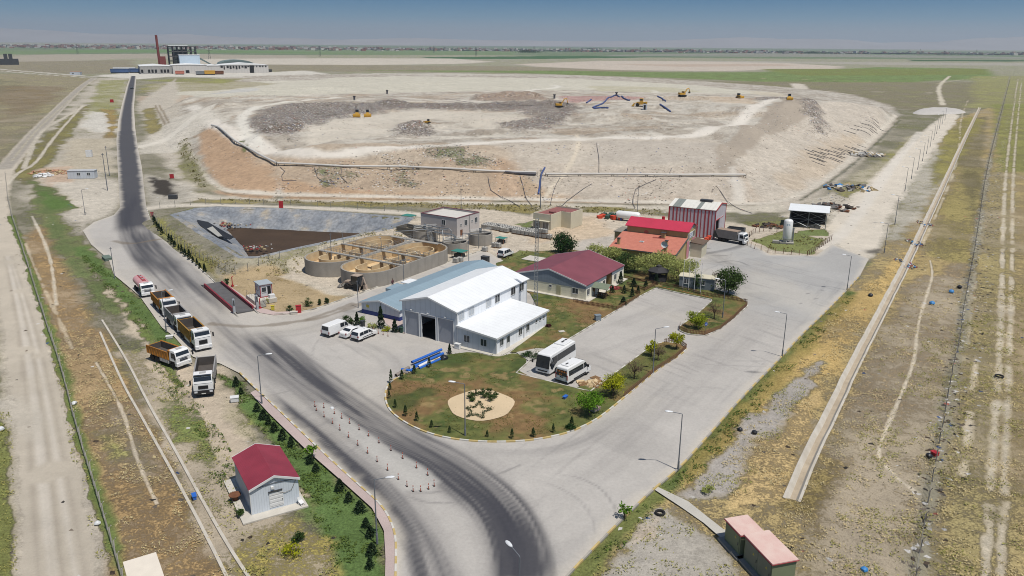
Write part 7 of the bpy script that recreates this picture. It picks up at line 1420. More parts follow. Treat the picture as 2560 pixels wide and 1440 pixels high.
for i in range(14):
 p = P(1652 + i * 9.6, 722.5 + i * 2.05)
 if cw is None: cw = thing('parking_post', 'low orange parking post along the back edge of the car park', 'post', (p.x, p.y, .1), 0, 'low orange posts behind the car park'); MB().tube([(-.25, 0, 0), (-.25, 0, .35), (.25, 0, .35), (.25, 0, 0)], .035, 6).build('hoop', mat('orange_post', S(196,110,70,.9), .6, .1, 3), cw)
 else: copy_tree(cw, (p.x, p.y, .1), .0)
# ------------------------------------------------------------------ fences
WOODF = mat('brown_picket_wood', S(130,96,68,.8), .85, .18, 3); WIRE = mat('fence_wire', S(168,164,156,.8), .6, .1, 4, metal=.3); CPOST = mat('concrete_post', S(150,148,140,.8), .9, .12, 3)
def picket(px, lab, h=.72, z=.23):
 q = PP(px)[:, :2]; o = thing('picket_fence', lab, 'fence', (q[0][0], q[0][1], z), 0, 'brown wooden picket fences'); b, r = MB(), MB(); q = q - q[0]
 for a, c in zip(q[:-1], q[1:]):
  l = np.hypot(*(c - a)); t = math.atan2(*(c - a)[::-1]); n = max(1, int(l / .24)); m_ = (a + c) / 2
  for zz in (.22, .55): r.box((m_[0], m_[1], zz), (l, .04, .08), t)
  for i in range(n): p = a + (c - a) * (i + .5) / n; b.box((p[0], p[1], h / 2 + .02 * (i % 2)), (.1, .03, h), t)
 r.build('rail', WOODF, o); b.build('pickets', WOODF, o)
picket([(1433,758),(1470,765),(1542,778),(1570,762),(1598,744)], 'brown picket fence around the lawn with the picnic shelter')
picket([(1536,726),(1565,731),(1592,738),(1600,740)], 'brown picket fence along the near side of the office path')
picket([(1566,715),(1590,722),(1612,730),(1638,716)], 'brown picket fence along the far side of the office path')
picket([(1556,697),(1580,704),(1610,708),(1645,716)], 'brown picket fence in front of the dark gazebo')
picket([(1650,715),(1690,723),(1750,740),(1800,748),(1868,760)], 'brown picket fence behind the car park passing the flagpoles')
picket([(1868,766),(1835,798),(1800,826),(1762,841),(1720,837),(1698,828),(1700,817)], 'brown picket fence round the tip of the island with the blue sign')
picket([(1660,860),(1680,858),(1703,864),(1716,874),(1690,898),(1640,930),(1590,972),(1560,996)], 'brown picket fence along the roadside of the narrow grass strip')
def wire_fence(px, lab, every=3.2, h=1.7, postm=None, terrain=True, lean=.12, wires=5, nm='wire_fence'):
 q = smooth_line(PP(px)[:, :2], 1); L_ = np.concatenate([[0], np.cumsum(np.hypot(*np.diff(q, axis=0).T))]); n = int(L_[-1] / every); s = np.linspace(0, L_[-1], n + 1); x, y = np.interp(s, L_, q[:, 0]), np.interp(s, L_, q[:, 1]); z = ground_z(x, y, False)
 o = thing(nm, lab, 'fence', (x[0], y[0], z[0])); w = MB(); pm = postm or CPOST; pm_ = None; rr = random.Random(n)
 for i in range(n + 1):
  lx, ly = (rr.random() - .5) * lean, (rr.random() - .5) * lean
  if pm_ is None:
   b = MB(); b.tube([(0, 0, -.2), (.0, 0, h), (.22, 0, h + .3)], [.075, .06, .05], 4); pm_ = b.build('post', pm, o); pm_.rotation_euler = (lx, ly, 0)
  else: c = pm_.copy(); COL.objects.link(c); c.parent = o; c.location = (x[i] - x[0], y[i] - y[0], z[i] - z[0]); c.rotation_euler = (lx, ly, 0)
 for k in range(wires):
  pts = [(x[i] - x[0], y[i] - y[0], z[i] - z[0] + h * (k + .5) / wires) for i in range(n + 1)]; w.tube(pts, .012, 3, cap=False)
 w.build('wire', WIRE, o); return o
wire_fence([(14,440),(22,520),(62,640),(112,800),(153,920),(193,1080),(243,1240),(303,1440),(330,1540)], 'long wire fence with leaning concrete posts beside the left dirt road', 2.4, 1.5, mat('weathered_post', S(196,190,178,.9), .9, .15, 3))
wire_fence([(2525,200),(2490,330),(2463,440),(2438,619),(2412,747),(2393,884),(2386,900),(2342,1145),(2312,1294),(2290,1440),(2275,1540)], 'long sagging wire fence with dark posts through the right field', 5.0, 1.4, mat('dark_post', S(132,126,118,.8), .9, .15, 3))
wire_fence([(380,548),(400,578),(440,612),(500,654),(560,686),(600,690),(640,680),(700,664)], 'wire mesh fence with pale posts along the hedge side of the pond', 2.6, 1.6)
wire_fence([(400,520),(470,512),(560,508),(700,511),(860,520),(1030,532)], 'thin wire fence with posts along the back rim of the pond', 4.0, 1.5)
wire_fence([(1850,606),(1900,630),(2018,640)], 'rusty wire fence at the near side of the white silo plot', 1.6, 1.1, RUST); wire_fence([(2018,640),(2078,600)], 'rusty wire fence at the road side of the white silo plot', 1.6, 1.1, RUST); wire_fence([(1858,602),(1895,576),(1960,580)], 'rusty wire fence at the back of the white silo plot', 1.6, 1.1, RUST)
# ------------------------------------------------------------------ drain channels
def channel(pts, top, bottom, depth, lab, nm, m, lip=.28, seg=4.0, it=2, flat_=False):
 q = smooth_line(pts[:, :2], it); L_ = np.concatenate([[0], np.cumsum(np.hypot(*np.diff(q, axis=0).T))]); n = max(2, int(L_[-1] / seg)); s = np.linspace(0, L_[-1], n + 1); x, y = np.interp(s, L_, q[:, 0]), np.interp(s, L_, q[:, 1]); tx, ty = np.gradient(x), np.gradient(y); l = np.hypot(tx, ty); nx, ny = -ty / l, tx / l
 pr = [(-top/2 - lip, .02), (-top/2 - lip, .06), (-top/2, .06), (-bottom/2, -depth), (bottom/2, -depth), (top/2, .06), (top/2 + lip, .06), (top/2 + lip, .02)]; rr = random.Random(3); b = MB(); V = []
 for i in range(n + 1):
  j = (rr.random() - .5) * .12
  for u, z in pr: V.append((x[i] + nx[i] * (u + j), y[i] + ny[i] * (u + j), z + (rr.random() - .5) * .03))
 k = len(pr); F_ = [(i * k + a, i * k + a + 1, (i + 1) * k + a + 1, (i + 1) * k + a) for i in range(n) for a in range(k - 1)]; b.add(V, F_); b.m = [int(a in (3,)) if not flat_ else 0 for i in range(n) for a in range(k - 1)]; o = b.build(nm, [m, mat('channel_silt', S(186,172,150,.8), .95, .2, .7, dirt=S(132,116,98,.8))], fix=False); return tag(o, lab, 'drain')
CHM = mat('channel_concrete', S(204,198,186,.8), .9, .14, .6, dirt=S(156,142,120,.8), bump=.2)
channel(CHAN, 1.25, .6, .4, 'long pale concrete drain channel through the right field', 'drain_channel', CHM)
q = PP([(255,800),(300,872),(330,925),(372,1012),(438,1125),(490,1222),(570,1365),(640,1470)]); 
tag(ribbon(None, .3, -.3, .07, 'drain_wall', CHM, 2.0, q[:, :2], alt=False), 'pale low concrete drain wall nearer the lorries on the left', 'drain')
q = PP([(250,830),(283,905),(311,967),(350,1035),(394,1114),(469,1249),(540,1387),(580,1470)]); tag(ribbon(None, .3, -.3, .07, 'drain_wall', CHM, 2.0, q[:, :2], alt=False), 'pale low concrete drain wall nearer the fence on the left', 'drain')
# ------------------------------------------------------------------ plastic crates (caged tanks)
def make_tote():
 o = thing('caged_tank', 'x', 'water tank', (0, 0, 0), 0, 'caged plastic tanks stored behind the halls'); MB().b2(-.55, .55, -.5, .5, 0, .14).build('pallet', mat('pallet_wood', S(150,116,80,.8), .9, .15, 3), o); MB().b2(-.52, .52, -.47, .47, .15, 1.1).build('tank', mat('milky_plastic', S(206,202,192,.85), .5, .1, 1.5), o, bevel=.08); b = MB()
 for z in (.2, .5, .8, 1.1): b.tube([(-.56, -.51, z), (.56, -.51, z), (.56, .51, z), (-.56, .51, z), (-.56, -.51, z)], .018, 4)
 for x in (-.56, -.19, .19, .56):
  for y in (-.51, .51): b.bar((x, y, .14), (x, y, 1.1), .025)
 for y in (-.17, .17):
  for x in (-.56, .56): b.bar((x, y, .14), (x, y, 1.1), .025)
 b.build('cage', STEEL, o); MB().cyl((0, 0, 1.1), .14, .06, 10).build('cap', BLK, o); return o
tote = make_tote(); used = [False]
def put_tote(x, y, z, lab, rz=TH):
 if not used[0]: tote.location = (x, y, z); tote.rotation_euler.z = rz; tote['label'] = lab; used[0] = True
 else: copy_tree(tote, (x, y, z), rz + (random.random() - .5) * .12, lab)
c, s_ = math.cos(TH), math.sin(TH); p = P(1250, 578)
for i in range(13):
 for j in range(3):
  if (i * 3 + j) % 11 == 10: continue
  u, v = -5.2 + i * 1.2, j * 1.15 + (.5 if i < 5 else 0); put_tote(p.x + c * u - s_ * v, p.y + s_ * u + c * v, 0, 'caged white tank in the long block between treatment block and cream building')
p = P(1322, 582); [put_tote(p.x + c * i * 1.2, p.y + s_ * i * 1.2 + .6, 0, 'caged tank in the short row of three before the shuttered cream building') for i in range(3)]
p = P(1340, 592)
for i in range(4):
 for z in (0, 1.15):
  if z and i in (0, 3): continue
  put_tote(p.x + c * i * 1.25, p.y + s_ * i * 1.25, z, 'yellowed caged tank in the double stack near the lattice mast top')
for q, lab in (((1236,618),'caged tank standing alone left of the passenger van'),((1246,619),'caged tank paired with another just behind the passenger van'),((1212,629),'grey caged tank alone on the lane edge left of the passenger van'),((1140,657),'caged tank in front of the turquoise roofed shelter by the basin'),((1150,655),'caged tank right of another in front of the basin shelter')): p = P(*q); put_tote(p.x, p.y, 0, lab)
# ------------------------------------------------------------------ bins, tanks, silo, pipes, small things
SKIPR, SKIPG = mat('orange_skip', S(206,76,46,.9), .6, .12, 2), mat('green_skip', S(54,84,70,.85), .6, .12, 2)
def skip_(p, lab, m, s=1.0, rz=.0, group=None):
 o = thing('waste_container', lab, 'waste container', p, rz, group); b = MB(); b.loft([[(x * k, y * k2, z) for x, y in ((-.7, -.55), (.7, -.55), (.7, .55), (-.7, .55))] for k, k2, z in ((.82, .8, .18), (1.0, 1.0, 1.15), (.94, .94, 1.15), (.78, .76, .3))], caps=True); b.v = [tuple(a * s for a in v) for v in b.v]; b.build('body', m, o)
 l = MB(); l.box((0, 0, 1.22 * s), (1.44 * s, 1.14 * s, .1 * s), 0, top=(.8, .7)); l.build('lid', m, o)
 for x in (-.5, .5):
  for y in (-.4, .4): MB().cyl((x * s, (y - .03) * s, .1 * s), .09 * s, .06 * s, 10, 'y').build('wheel', BLK, o)
k = 0
for i in range(11):
 p = P(1499 + i * 5.6 + (i % 2) * 1.5, 550 - (i % 3) * 3.4); red = i in (0, 1, 6, 9)
 skip_((p.x, p.y, 0), 'bright orange waste bin among the bins by the white tank' if red else 'dark green waste bin among the bins by the white tank', SKIPR if red else SKIPG, 1.0, .4 + i * .3, 'waste bins by the white tank')
for i in range(4): q = P(1754 + i * 6, 614 - i * 4.6); skip_((q.x, q.y, .0), 'orange open crate in the row leaning by the striped shed', SKIPR, .85, 1.0, 'orange crates by the striped shed')
for q, lab in (((1738,628),'dark grey waste bin nearer the pink front wall'),((1757,630),'grey waste bin standing out on the yard beside another')): p = P(*q); skip_((p.x, p.y, .1), lab, mat('grey_bin', S(92,92,94,.8), .6, .12, 2), 1.05, -.4)
p = P(1812, 590); o = thing('open_skip', 'open grey steel skip behind the garbage lorry', 'skip', (54.6, 190.0, .05), math.radians(-28)); b = MB(); W_ = mat('grey_bin', (0,0,0)); b.b2(-2, 2, -1.1, 1.1, .1, .2).b2(-2, 2, -1.1, -1, .2, 2.6).b2(-2, 2, 1, 1.1, .2, 2.6).b2(-2, -1.9, -1, 1, .2, 2.6).b2(1.9, 2, -1, 1, .2, 2.6); b.build('body', W_, o)
o = thing('gas_tank', 'white horizontal gas tank beside the waste bins', 'tank', (*P(1563, 551)[:2], 0), math.radians(-24)); t = MB(); t.loft([[(x, r * math.cos(a), 1.5 + r * math.sin(a)) for a in np.linspace(0, 6.283, 18, endpoint=False)] for x, r in ((-2.6, .1), (-2.4, .8), (-1.9, 1.05), (3.4, 1.05), (3.9, .8), (4.1, .1))]); t.build('vessel', VW, o, smooth=True)
for x in (-1, 2.4): MB().b2(x - .2, x + .2, -.8, .8, 0, .7).build('saddle', mat('blue_saddle', S(60,90,150,.85), .6, .1, 2), o)
def silo():
 p = P(1966, 606); o = thing('white_silo', 'tall white cylindrical silo tank on a concrete base', 'silo', (p.x, p.y, 0), -.3); t = MB(); t.loft([[(r * math.cos(a), r * math.sin(a), z) for a in np.linspace(0, 6.283, 20, endpoint=False)] for r, z in ((.95, .9), (1.05, 1.1), (1.05, 5.2), (.9, 5.5), (.5, 5.68), (.05, 5.72))]); vo = t.build('vessel', VW, o, smooth=True)
 for a in (.4, 2.5, 4.6): MB().bar((.85 * math.cos(a), .85 * math.sin(a), 0), (.85 * math.cos(a), .85 * math.sin(a), 1.1), .16).build('leg', VW, o)
 m = mat('pale_blue_lettering', S(150,180,200,.85), .6, .08, 3); l = MB()
 for z, h_, w_ in ((4.55, .12, .7), (4.35, .14, .9)):
  for k in range(6):
   if k == 3: continue
   a0 = -1.57 - w_ / 2 + k * w_ / 6; l.add([(1.06 * math.cos(a), 1.06 * math.sin(a), zz) for zz in (z, z + h_) for a in (a0, a0 + w_ / 7.5)], [(0, 1, 3, 2)])
 l.build('lettering', m, vo); MB().b2(-1.6, 1.6, -1.5, 1.5, -.05, .25).b2(-3.2, -1.7, -1.6, -.2, -.05, .5).build('base', CONC, o); MB().b2(1.1, 1.5, .1, .5, .25, 3.6).build('pipe_stack', STEEL, o); c_ = MB(); rail(c_, [(-1.3, -1.3, .25), (-.1, -1.3, .25)], 1.0, .5); c_.b2(-.9, -.2, -1.3, -.9, .25, 1.3); c_.build('valve_frame', STEEL, o)
silo()
# blue pipes by the yard edge
BLP, GRP = mat('blue_pipe', S(48,104,190,.9), .45, .06, 1), mat('grey_pipe', S(150,140,130,.8), .6, .1, 1)
for i, (a, b_, r, m_, lab) in enumerate((((1030,916),(1104,884),.2,BLP,'long blue pipe topmost on the pile by the yard edge'),((1036,920),(1108,888),.2,BLP,'long blue pipe on the yard side of the pile'),((1048,926),(1110,898),.19,BLP,'long blue pipe on the lawn side of the pile'),((1046,922),(1074,908),.22,TRIM,'white pipe lying across the blue pipe pile'),((1020,932),(1050,918),.16,BLP,'short blue pipe in the middle of the pipe pile'),((1004,928),(1032,932),.2,BLP,'short thick blue pipe lying crosswise near the small sapling'),((990,944),(1022,924),.24,GRP,'thick grey pipe with open end nearest the road'),((1008,936),(1022,938),.22,GRP,'short grey pipe stub beside the open ended pipe'))):
 p, q = P(*a), P(*b_); d = (q - p).normalized(); z = .1 + r + (.36 if i == 0 else 0); o = MB(); n = 14; rings = []
 for pt, rr in ((p, r * .85), (p, r), (q, r), (q, r * .85)): sx = Vector((-d.y, d.x, 0)); rings.append([(pt.x + sx.x * rr * math.cos(t), pt.y + sx.y * rr * math.cos(t), z + rr * math.sin(t)) for t in np.linspace(0, 6.283, n, endpoint=False)])
 rings = [[tuple(Vector(v) + d * .5) for v in rings[0]]] + rings + [[tuple(Vector(v) - d * .5) for v in rings[3]]]; o.loft(rings, caps=True); tag(o.build('pipe', m_, smooth=True), lab, 'pipe', 'pipes stacked at the yard edge')
def block(name, lab, cat, px, dims, m, rz=.3, z=0.0, roofm=None, parts='body'):
 p = GP(*px); zz = .1 if poly_sd(ROAD_W, np.array([p.x]), np.array([p.y]))[0] > 0 else p.z; o = thing(name, lab, cat, (p.x, p.y, zz + z), rz); MB().b2(-dims[0]/2, dims[0]/2, -dims[1]/2, dims[1]/2, .04, dims[2]).build(parts, m, o, bevel=.02); MB().b2(-dims[0]/2 - .05, dims[0]/2 + .05, -dims[1]/2 - .05, dims[1]/2 + .05, dims[2] + .002, dims[2] + .06).build('lid', roofm or m, o); MB().b2(-dims[0]/2 + .04, dims[0]/2 - .04, -dims[1]/2 + .04, dims[1]/2 - .04, -.15, .04).build('foot', CONC, o); return o
block('hydrant_cabinet', 'red hydrant cabinet on the corner of the dry lot by the lane', 'cabinet', (747,783), (.9,.5,1.3), REDP); block('concrete_box', 'pale low box beside the red hydrant cabinet', 'box', (735,786), (1.2,.7,.4), CONCP); block('hydrant_cabinet', 'red hydrant cabinet behind the far rim of the pond', 'cabinet', (703,520), (1.1,.5,1.8), REDP); block('hydrant_cabinet', 'small red cabinet at the head of the pond hedge', 'cabinet', (381,541), (.7,.5,1.1), REDP); block('hydrant_cabinet', 'red hydrant cabinet across the road from the black stain', 'cabinet', (430,446), (1.3,.6,1.4), REDP); block('hydrant_cabinet', 'red cabinet on posts left of the far main road', 'cabinet', (280,256), (2.4,1,2.2), REDP)
block('yellow_cabinet', 'small yellow gas cabinet among seedlings by the weighbridge exit', 'cabinet', (682,775), (.6,.4,.8), mat('yellow_board', (0,0,0))); block('junction_box', 'small white junction box in the weeds right of the facing lorry', 'box', (587,1003), (1.0,.8,.6), TRIM); block('junction_box', 'low white box on the hedge end behind the largest lorry', 'box', (424,845), (1.0,.7,.35), TRIM); block('transformer_box', 'grey steel box on the lawn edge beside the car park', 'box', (1494,803), (.95,.75,1.0), mat('box_grey_blue', S(130,142,150,.8), .6, .08, 2)); block('air_unit', 'white outdoor unit at the corner of hall and annex', 'box', (1144,873), (.9,.5,.8), TRIM, TH); block('green_bin', 'small green bin against the hall left of its first door', 'bin', (1005,833), (.5,.5,.9), SKIPG, TH); block('dark_bin', 'dark bin among the conifers by the blue banded hall', 'bin', (907,818), (.55,.55,1.0), STEELD, TH)
block('culvert_box', 'low grey green culvert cover at the left lay by', 'box', (268,648), (3.2,1.4,.5), mat('green_grey_cover', S(112,128,116,.8), .7, .1, 2), -.9); block('site_hut', 'small white tank hut left of the main road, beyond the prefab cabin', 'hut', (224,392), (2.2,1.6,2.6), TRIM, .2); block('black_trolley', 'dark steel box beside the black stain on the dirt', 'box', (433,497), (2.4,1.4,1.1), STEELD, .1); block('manhole', 'concrete manhole slab on the grass before the maroon roof', 'slab', (1335,650), (4.2,3.6,.3), CONCP, TH); block('stone', 'pale stone slab lying on the office lawn', 'stone', (1404,832), (.9,.6,.14), CONCP, .4); block('blue_crate', 'blue plastic crate lying on the roundabout lawn', 'crate', (1413,1000), (.75,.35,.25), BLP, 1.0, .2); block('blue_barrel', 'blue plastic barrel between the two drain walls', 'barrel', (486,1246), (.35,.8,.4), BLP, .5); block('bench', 'pinkish stone bench under the bright green roadside tree', 'bench', (1487,1030), (1.2,.8,.35), mat('pink_stone', S(190,160,160,.8), .8, .1, 2), .7, .2); block('red_crate', 'red plastic crate by the right field fence', 'crate', (2336,1138), (.6,.7,.4), REDP, .4); block('dark_box', 'dark box behind the ridge of the blue grey roof', 'box', (1213,664), (1.6,1.0,1.9), STEELD, TH)
def tyre(px, lab, r=.42):
 p = GP(*px); o = thing('old_tyre', lab, 'tyre', (p.x, p.y, p.z + .12), random.random()); b = MB(); n = 18; rings = []
 for i in range(n + 1): a = 2 * math.pi * i / n; rings.append([((r + .13 * math.cos(t)) * math.cos(a), (r + .13 * math.cos(t)) * math.sin(a), .13 * math.sin(t)) for t in np.linspace(0, 6.283, 8, endpoint=False)])
 b.loft(rings, caps=False); b.build('tread', TYRE, o, smooth=True)
tyre((1650,1284), 'black tyre lying on gravel near the roadside seedling'); tyre((2498,942), 'black tyre lying on the right double track', .5)
def bag(px, lab, m, s=.4):
 p = GP(*px); b = MB(); rr = random.Random(px[0]); b.loft([[(p.x + s * k * math.cos(a) * (.85 + .3 * rr.random()), p.y + s * k * math.sin(a) * (.85 + .3 * rr.random()), p.z + s * z) for a in np.linspace(0, 6.283, 9, endpoint=False)] for k, z in ((.7, -.1), (1.0, .3), (.85, .8), (.4, 1.1), (.15, 1.2))]); tag(b.build('rubbish_bag', m, smooth=True), lab, 'bag')
BAGB, BAGW, BAGU = mat('black_bag', S(36,38,44,.8), .4, .1, 6), mat('white_bag', S(214,216,216,.85), .5, .06, 5), mat('blue_bag', S(60,130,190,.9), .5, .1, 5)
for px, lab, m_, s in (((1886,1084),'black rubbish bag right of a smaller one in the gravel',BAGB,.38),((1850,1076),'smaller black rubbish bag at the left of the gravel patch',BAGB,.34),((2322,1142),'black rubbish bag beside the red crate at the fence',BAGB,.4),((2160,1427),'bright blue bag in the field at the bottom right',BAGU,.35),((830,1023),'white bag lying among the bollards on the road',BAGW,.3),((2330,760),'blue bag in the right field beside the foot path',BAGU,.5),((2378,731),'turquoise bag near the right field fence',BAGU,.5),((2176,740),'black bag on the verge left of the drain channel',BAGB,.45),((2398,720),'black bag close to the right field fence',BAGB,.5),((186,1010),'white bag in the dry grass beside the left fence',BAGW,.35),((244,1310),'white bag at the foot of the left fence',BAGW,.3),((3,1075),'white bag on the grass at the far left edge',BAGW,.4),((1110,900),'dark covered heap at the end of the blue pipes',BAGB,.7)): bag(px, lab, m_, s)
def rubble(px, lab, nm, cnt, rx, ry, cols, sz=(.2, .8), hz=.4, kind='stuff', z0=0):
 p = GP(*px, z0); b = MB(); rr = random.Random(px[0] + px[1])
 for i in range(cnt):
  a, d = rr.random() * 6.283, math.sqrt(rr.random()); x, y = p.x + rx * d * math.cos(a), p.y + ry * d * math.sin(a); s = sz[0] + rr.random() * (sz[1] - sz[0]); b.box((x, y, 0), (s, s * (.3 + rr.random() * .7), s * (.15 + rr.random() * .3)), rr.random() * 3.1, rr.randrange(len(cols)), rx=rr.random() - .5, ry=rr.random() - .5)
 xy = np.array([(v[0], v[1]) for v in b.v]); cz = ground_z(xy[::8, 0], xy[::8, 1], False); b.v = [(v[0], v[1], v[2] + cz[i // 8] + .1 + hz * max(0, 1 - math.hypot((v[0] - p.x) / rx, (v[1] - p.y) / ry))) for i, v in enumerate(b.v)]; tag(b.build(nm, cols), lab, 'rubble', kind=kind)
C1 = [mat('trash_white', (0,0,0)), mat('trash_grey', (0,0,0)), mat('trash_tan', (0,0,0)), mat('trash_dark', S(84,76,70,.8), .9, .2, 2)]
rubble((2168,388), 'heap of pale broken slabs beside the right dirt road', 'slab_heap', 150, 8, 6, C1[:3], (.6, 2.0), .9); rubble((2120,470), 'scattered boards and blue sheeting beside the right dirt road', 'scattered_boards', 50, 9, 7, C1 + [C1[2], C1[0], BAGU], (.5, 2.0), .3); rubble((2080,520), 'scrap timber and steel behind the open steel shed', 'scrap_heap', 40, 9, 7, [C1[3], RUST, C1[1]], (.4, 2.0), .4); rubble((1922,566), 'rusty scrap heap left of the open steel shed', 'scrap_heap', 60, 4, 3, [RUST, C1[3]], (.3, 1.4), .6)
rubble((130,432), 'orange rubble heap left of the prefab cabin', 'rubble_heap', 160, 8, 5, [mat('brick_rubble', S(200,150,120,.8), .9, .2, 2), C1[2]], (.3, 1.1), .9); rubble((108,440), 'white sacks heaped left of the orange rubble', 'sack_heap', 30, 3, 3, [TRIM], (.7, 1.4), .8); [rubble(q_, lab_, 'channel_rubbish', 90, 1.5, 4.2, C1 + [BAGU, mat('trash_red', (0,0,0))], (.12, .45), .25) for q_, lab_ in (((2312,566), 'coloured rubbish in the drain channel, farthest of three heaps'), ((2288,615), 'coloured rubbish in the drain channel, middle of three heaps'), ((2262,667), 'coloured rubbish in the drain channel, nearest of three heaps'))]
PAL = mat('pallet_wood', (0,0,0)); rubble((1478,962), 'splintered wooden planks on the car park beside the minibus', 'broken_planks', 46, 1.5, 1.3, [PAL, mat('bare_wood', (0,0,0))], (.4, 1.3), .1)
p = P(1488, 947); o = thing('wooden_pallet', 'whole wooden pallet beside the broken planks', 'pallet', (p.x, p.y, .1), .7); MB().b2(-.6, .6, -.5, -.4, 0, .1).b2(-.6, .6, -.05, .05, 0, .1).b2(-.6, .6, .4, .5, 0, .1).build('bearer', PAL, o); b = MB(); [b.b2(-.6 + i * .2, -.46 + i * .2, -.5, .5, .1, .13) for i in range(6)]; b.build('boards', PAL, o)
p = P(1763, 835); o = thing('blue_sign', 'round blue road sign with white arrow on the fenced island', 'road sign', (p.x, p.y, .23), -1.2); MB().tube([(0, 0, 0), (0, 0, 1.5)], .03, 6).build('post', STEEL, o); b = MB(); b.cyl((.03, 0, 1.5), .3, .03, 20, 'x'); f = b.build('disc', mat('sign_blue', S(40,84,160,.9), .5, .05, 3), o); b = MB(); b.add([(.065, -.15, 1.36), (.065, -.02, 1.36), (.065, .08, 1.52), (.065, -.03, 1.58)], [(0, 1, 2, 3)]); b.add([(.065, 0, 1.46), (.065, .16, 1.46), (.065, .16, 1.64)], [(0, 1, 2)]); b.build('arrow', TRIM, f)
# ------------------------------------------------------------------ landfill pipes and hoses
WPIPE = mat('white_gas_pipe', S(212,208,200,.85), .5, .06, .5); HOSE = mat('black_hose', S(98,96,102,.8), .6, .1, .5); BHOSE = mat('blue_hose', S(70,88,140,.85), .6, .1, .5)
def pipe_line(px, r, lab, m, sup=True, nm='gas_pipe', lift=.7):
 q = np.array([tuple(GP(x, y, z)) for x, y, z in px]); o = thing(nm, lab, 'pipe', tuple(q[0])); L_ = np.concatenate([[0], np.cumsum(np.linalg.norm(np.diff(q, axis=0), axis=1))]); n = max(2, int(L_[-1] / 5)); s = np.linspace(0, L_[-1], n + 1); x, y = np.interp(s, L_, q[:, 0]), np.interp(s, L_, q[:, 1]); z = ground_z(x, y, False); z = np.convolve(np.pad(z, 3, 'edge'), np.ones(7) / 7, 'valid') if sup else z
 MB().tube([(x[i] - q[0][0], y[i] - q[0][1], z[i] - q[0][2] + lift) for i in range(n + 1)], r, 8).build('pipe', m, o, smooth=True)
 if sup:
  first = None
  for i in range(0, n + 1, 2):
   if first is None: b = MB(); b.bar((-.35, 0, -1.6), (-.35, 0, .1), .14); b.bar((.35, 0, -1.6), (.35, 0, .1), .14); b.bar((-.35, 0, -.32), (.35, 0, -.32), .14); first = b.build('support', STEELD, o); first.location = (x[i] - q[0][0], y[i] - q[0][1], z[i] - q[0][2] + lift)
   else: c_ = first.copy(); COL.objects.link(c_); c_.parent = o; c_.location = (x[i] - q[0][0], y[i] - q[0][1], z[i] - q[0][2] + lift)
pipe_line([(530,320,7.6),(590,360,6.6),(640,389,5.6),(690,414,4.7)], .42, 'thick pale pipe running down the left shoulder of the landfill', WPIPE, True, lift=.9); pipe_line([(694,414,4.6),(850,418,4.5),(1000,424,4.4),(1200,432,4.2),(1340,438,4.2)], .34, 'long white pipe on supports along the left bench of the landfill', WPIPE); pipe_line([(1366,440,4.2),(1500,440,4.2),(1700,441,4.2),(1862,443,4.4)], .34, 'long white pipe on supports along the right bench of the landfill', WPIPE); pipe_line([(1262,433,4.2),(1300,437,4.2),(1340,439,4.2)], .3, 'dark pipe length at the middle of the landfill bench', HOSE, False, lift=.5)
for px, lab, m_ in (([(700,418,4.4),(716,432,3.6),(704,440,3.2),(706,452,2.4),(720,458,1.8),(740,452,2.2)],'zigzag hose down the slope at the left end of the bench pipe',HOSE),([(786,420,4.4),(796,432,3.6),(784,438,3.2),(806,456,2),(822,452,2),(836,460,1.6)],'zigzag hose down the slope, second from the left',HOSE),([(854,422,4.4),(866,432,3.4),(852,442,3),(868,458,1.8)],'zigzag hose down the slope, third from the left',HOSE),([(1362,420,5.5),(1352,438,4.2),(1350,462,3),(1346,486,.5)],'bundle of blue hoses at the middle of the landfill slope',BHOSE),([(1492,358,10.8),(1493,372,10),(1498,400,7),(1497,432,4.6)],'thin cable running down the upper middle slope',HOSE),([(1570,420,5),(1566,436,4.4)],'short upright hose right of the middle of the bench pipe',HOSE),([(1680,420,5),(1672,436,4.4)],'short upright hose near the right end of the bench pipe',HOSE),([(1780,480,1.5),(1790,465,2.5),(1815,500,0),(1850,524,0),(1880,534,0)],'hose sagging from the slope toward the open steel shed',HOSE),([(1220,442,3.6),(1225,475,1),(1270,500,0),(1300,518,0)],'thin hose curving down left of the blue bundle',HOSE),([(1300,440,3.8),(1310,480,.8),(1330,515,0)],'thin hose falling straight just left of the blue bundle',HOSE),([(1400,445,3.8),(1380,490,0),(1375,516,0)],'thin hose falling just right of the blue bundle',HOSE),([(1480,460,2.8),(1420,500,0),(1400,520,0)],'thin hose slanting left down the right slope',HOSE),([(1640,450,4),(1590,470,2.6),(1580,505,0),(1588,520,0)],'thin hose looping on the right slope',HOSE),([(1100,248,12.5),(1160,254,12.4),(1260,262,12),(1330,264,12)],'long hose along the edge of the rubbish on top',HOSE)): pipe_line(px, .08 if m_ is not BHOSE else .3, lab, m_, False, 'hose', .12)
for px, lab in (([(1482,270,12.5),(1510,258,14.5),(1540,238,17.5)],'bundle of blue hoses climbing to the hill top on the landfill'),([(1540,238,17.5),(1556,244,15),(1574,252,14)],'blue hose running down the back of the landfill hill top'),([(1466,258,12.5),(1478,250,14)],'short blue hose bundle left of the hill top'),([(1644,242,14),(1656,246,14),(1664,254,13.5)],'curved blue hose above the wheel loader'),([(1650,262,13),(1662,270,12.8),(1676,280,12.4)],'dark hose falling right of the wheel loader'),([(1484,272,12.4),(1500,270,12.6),(1520,271,12.4)],'flat blue bundle at the foot of the landfill hill')): pipe_line(px, .4, lab, BHOSE, False, 'hose', .3)
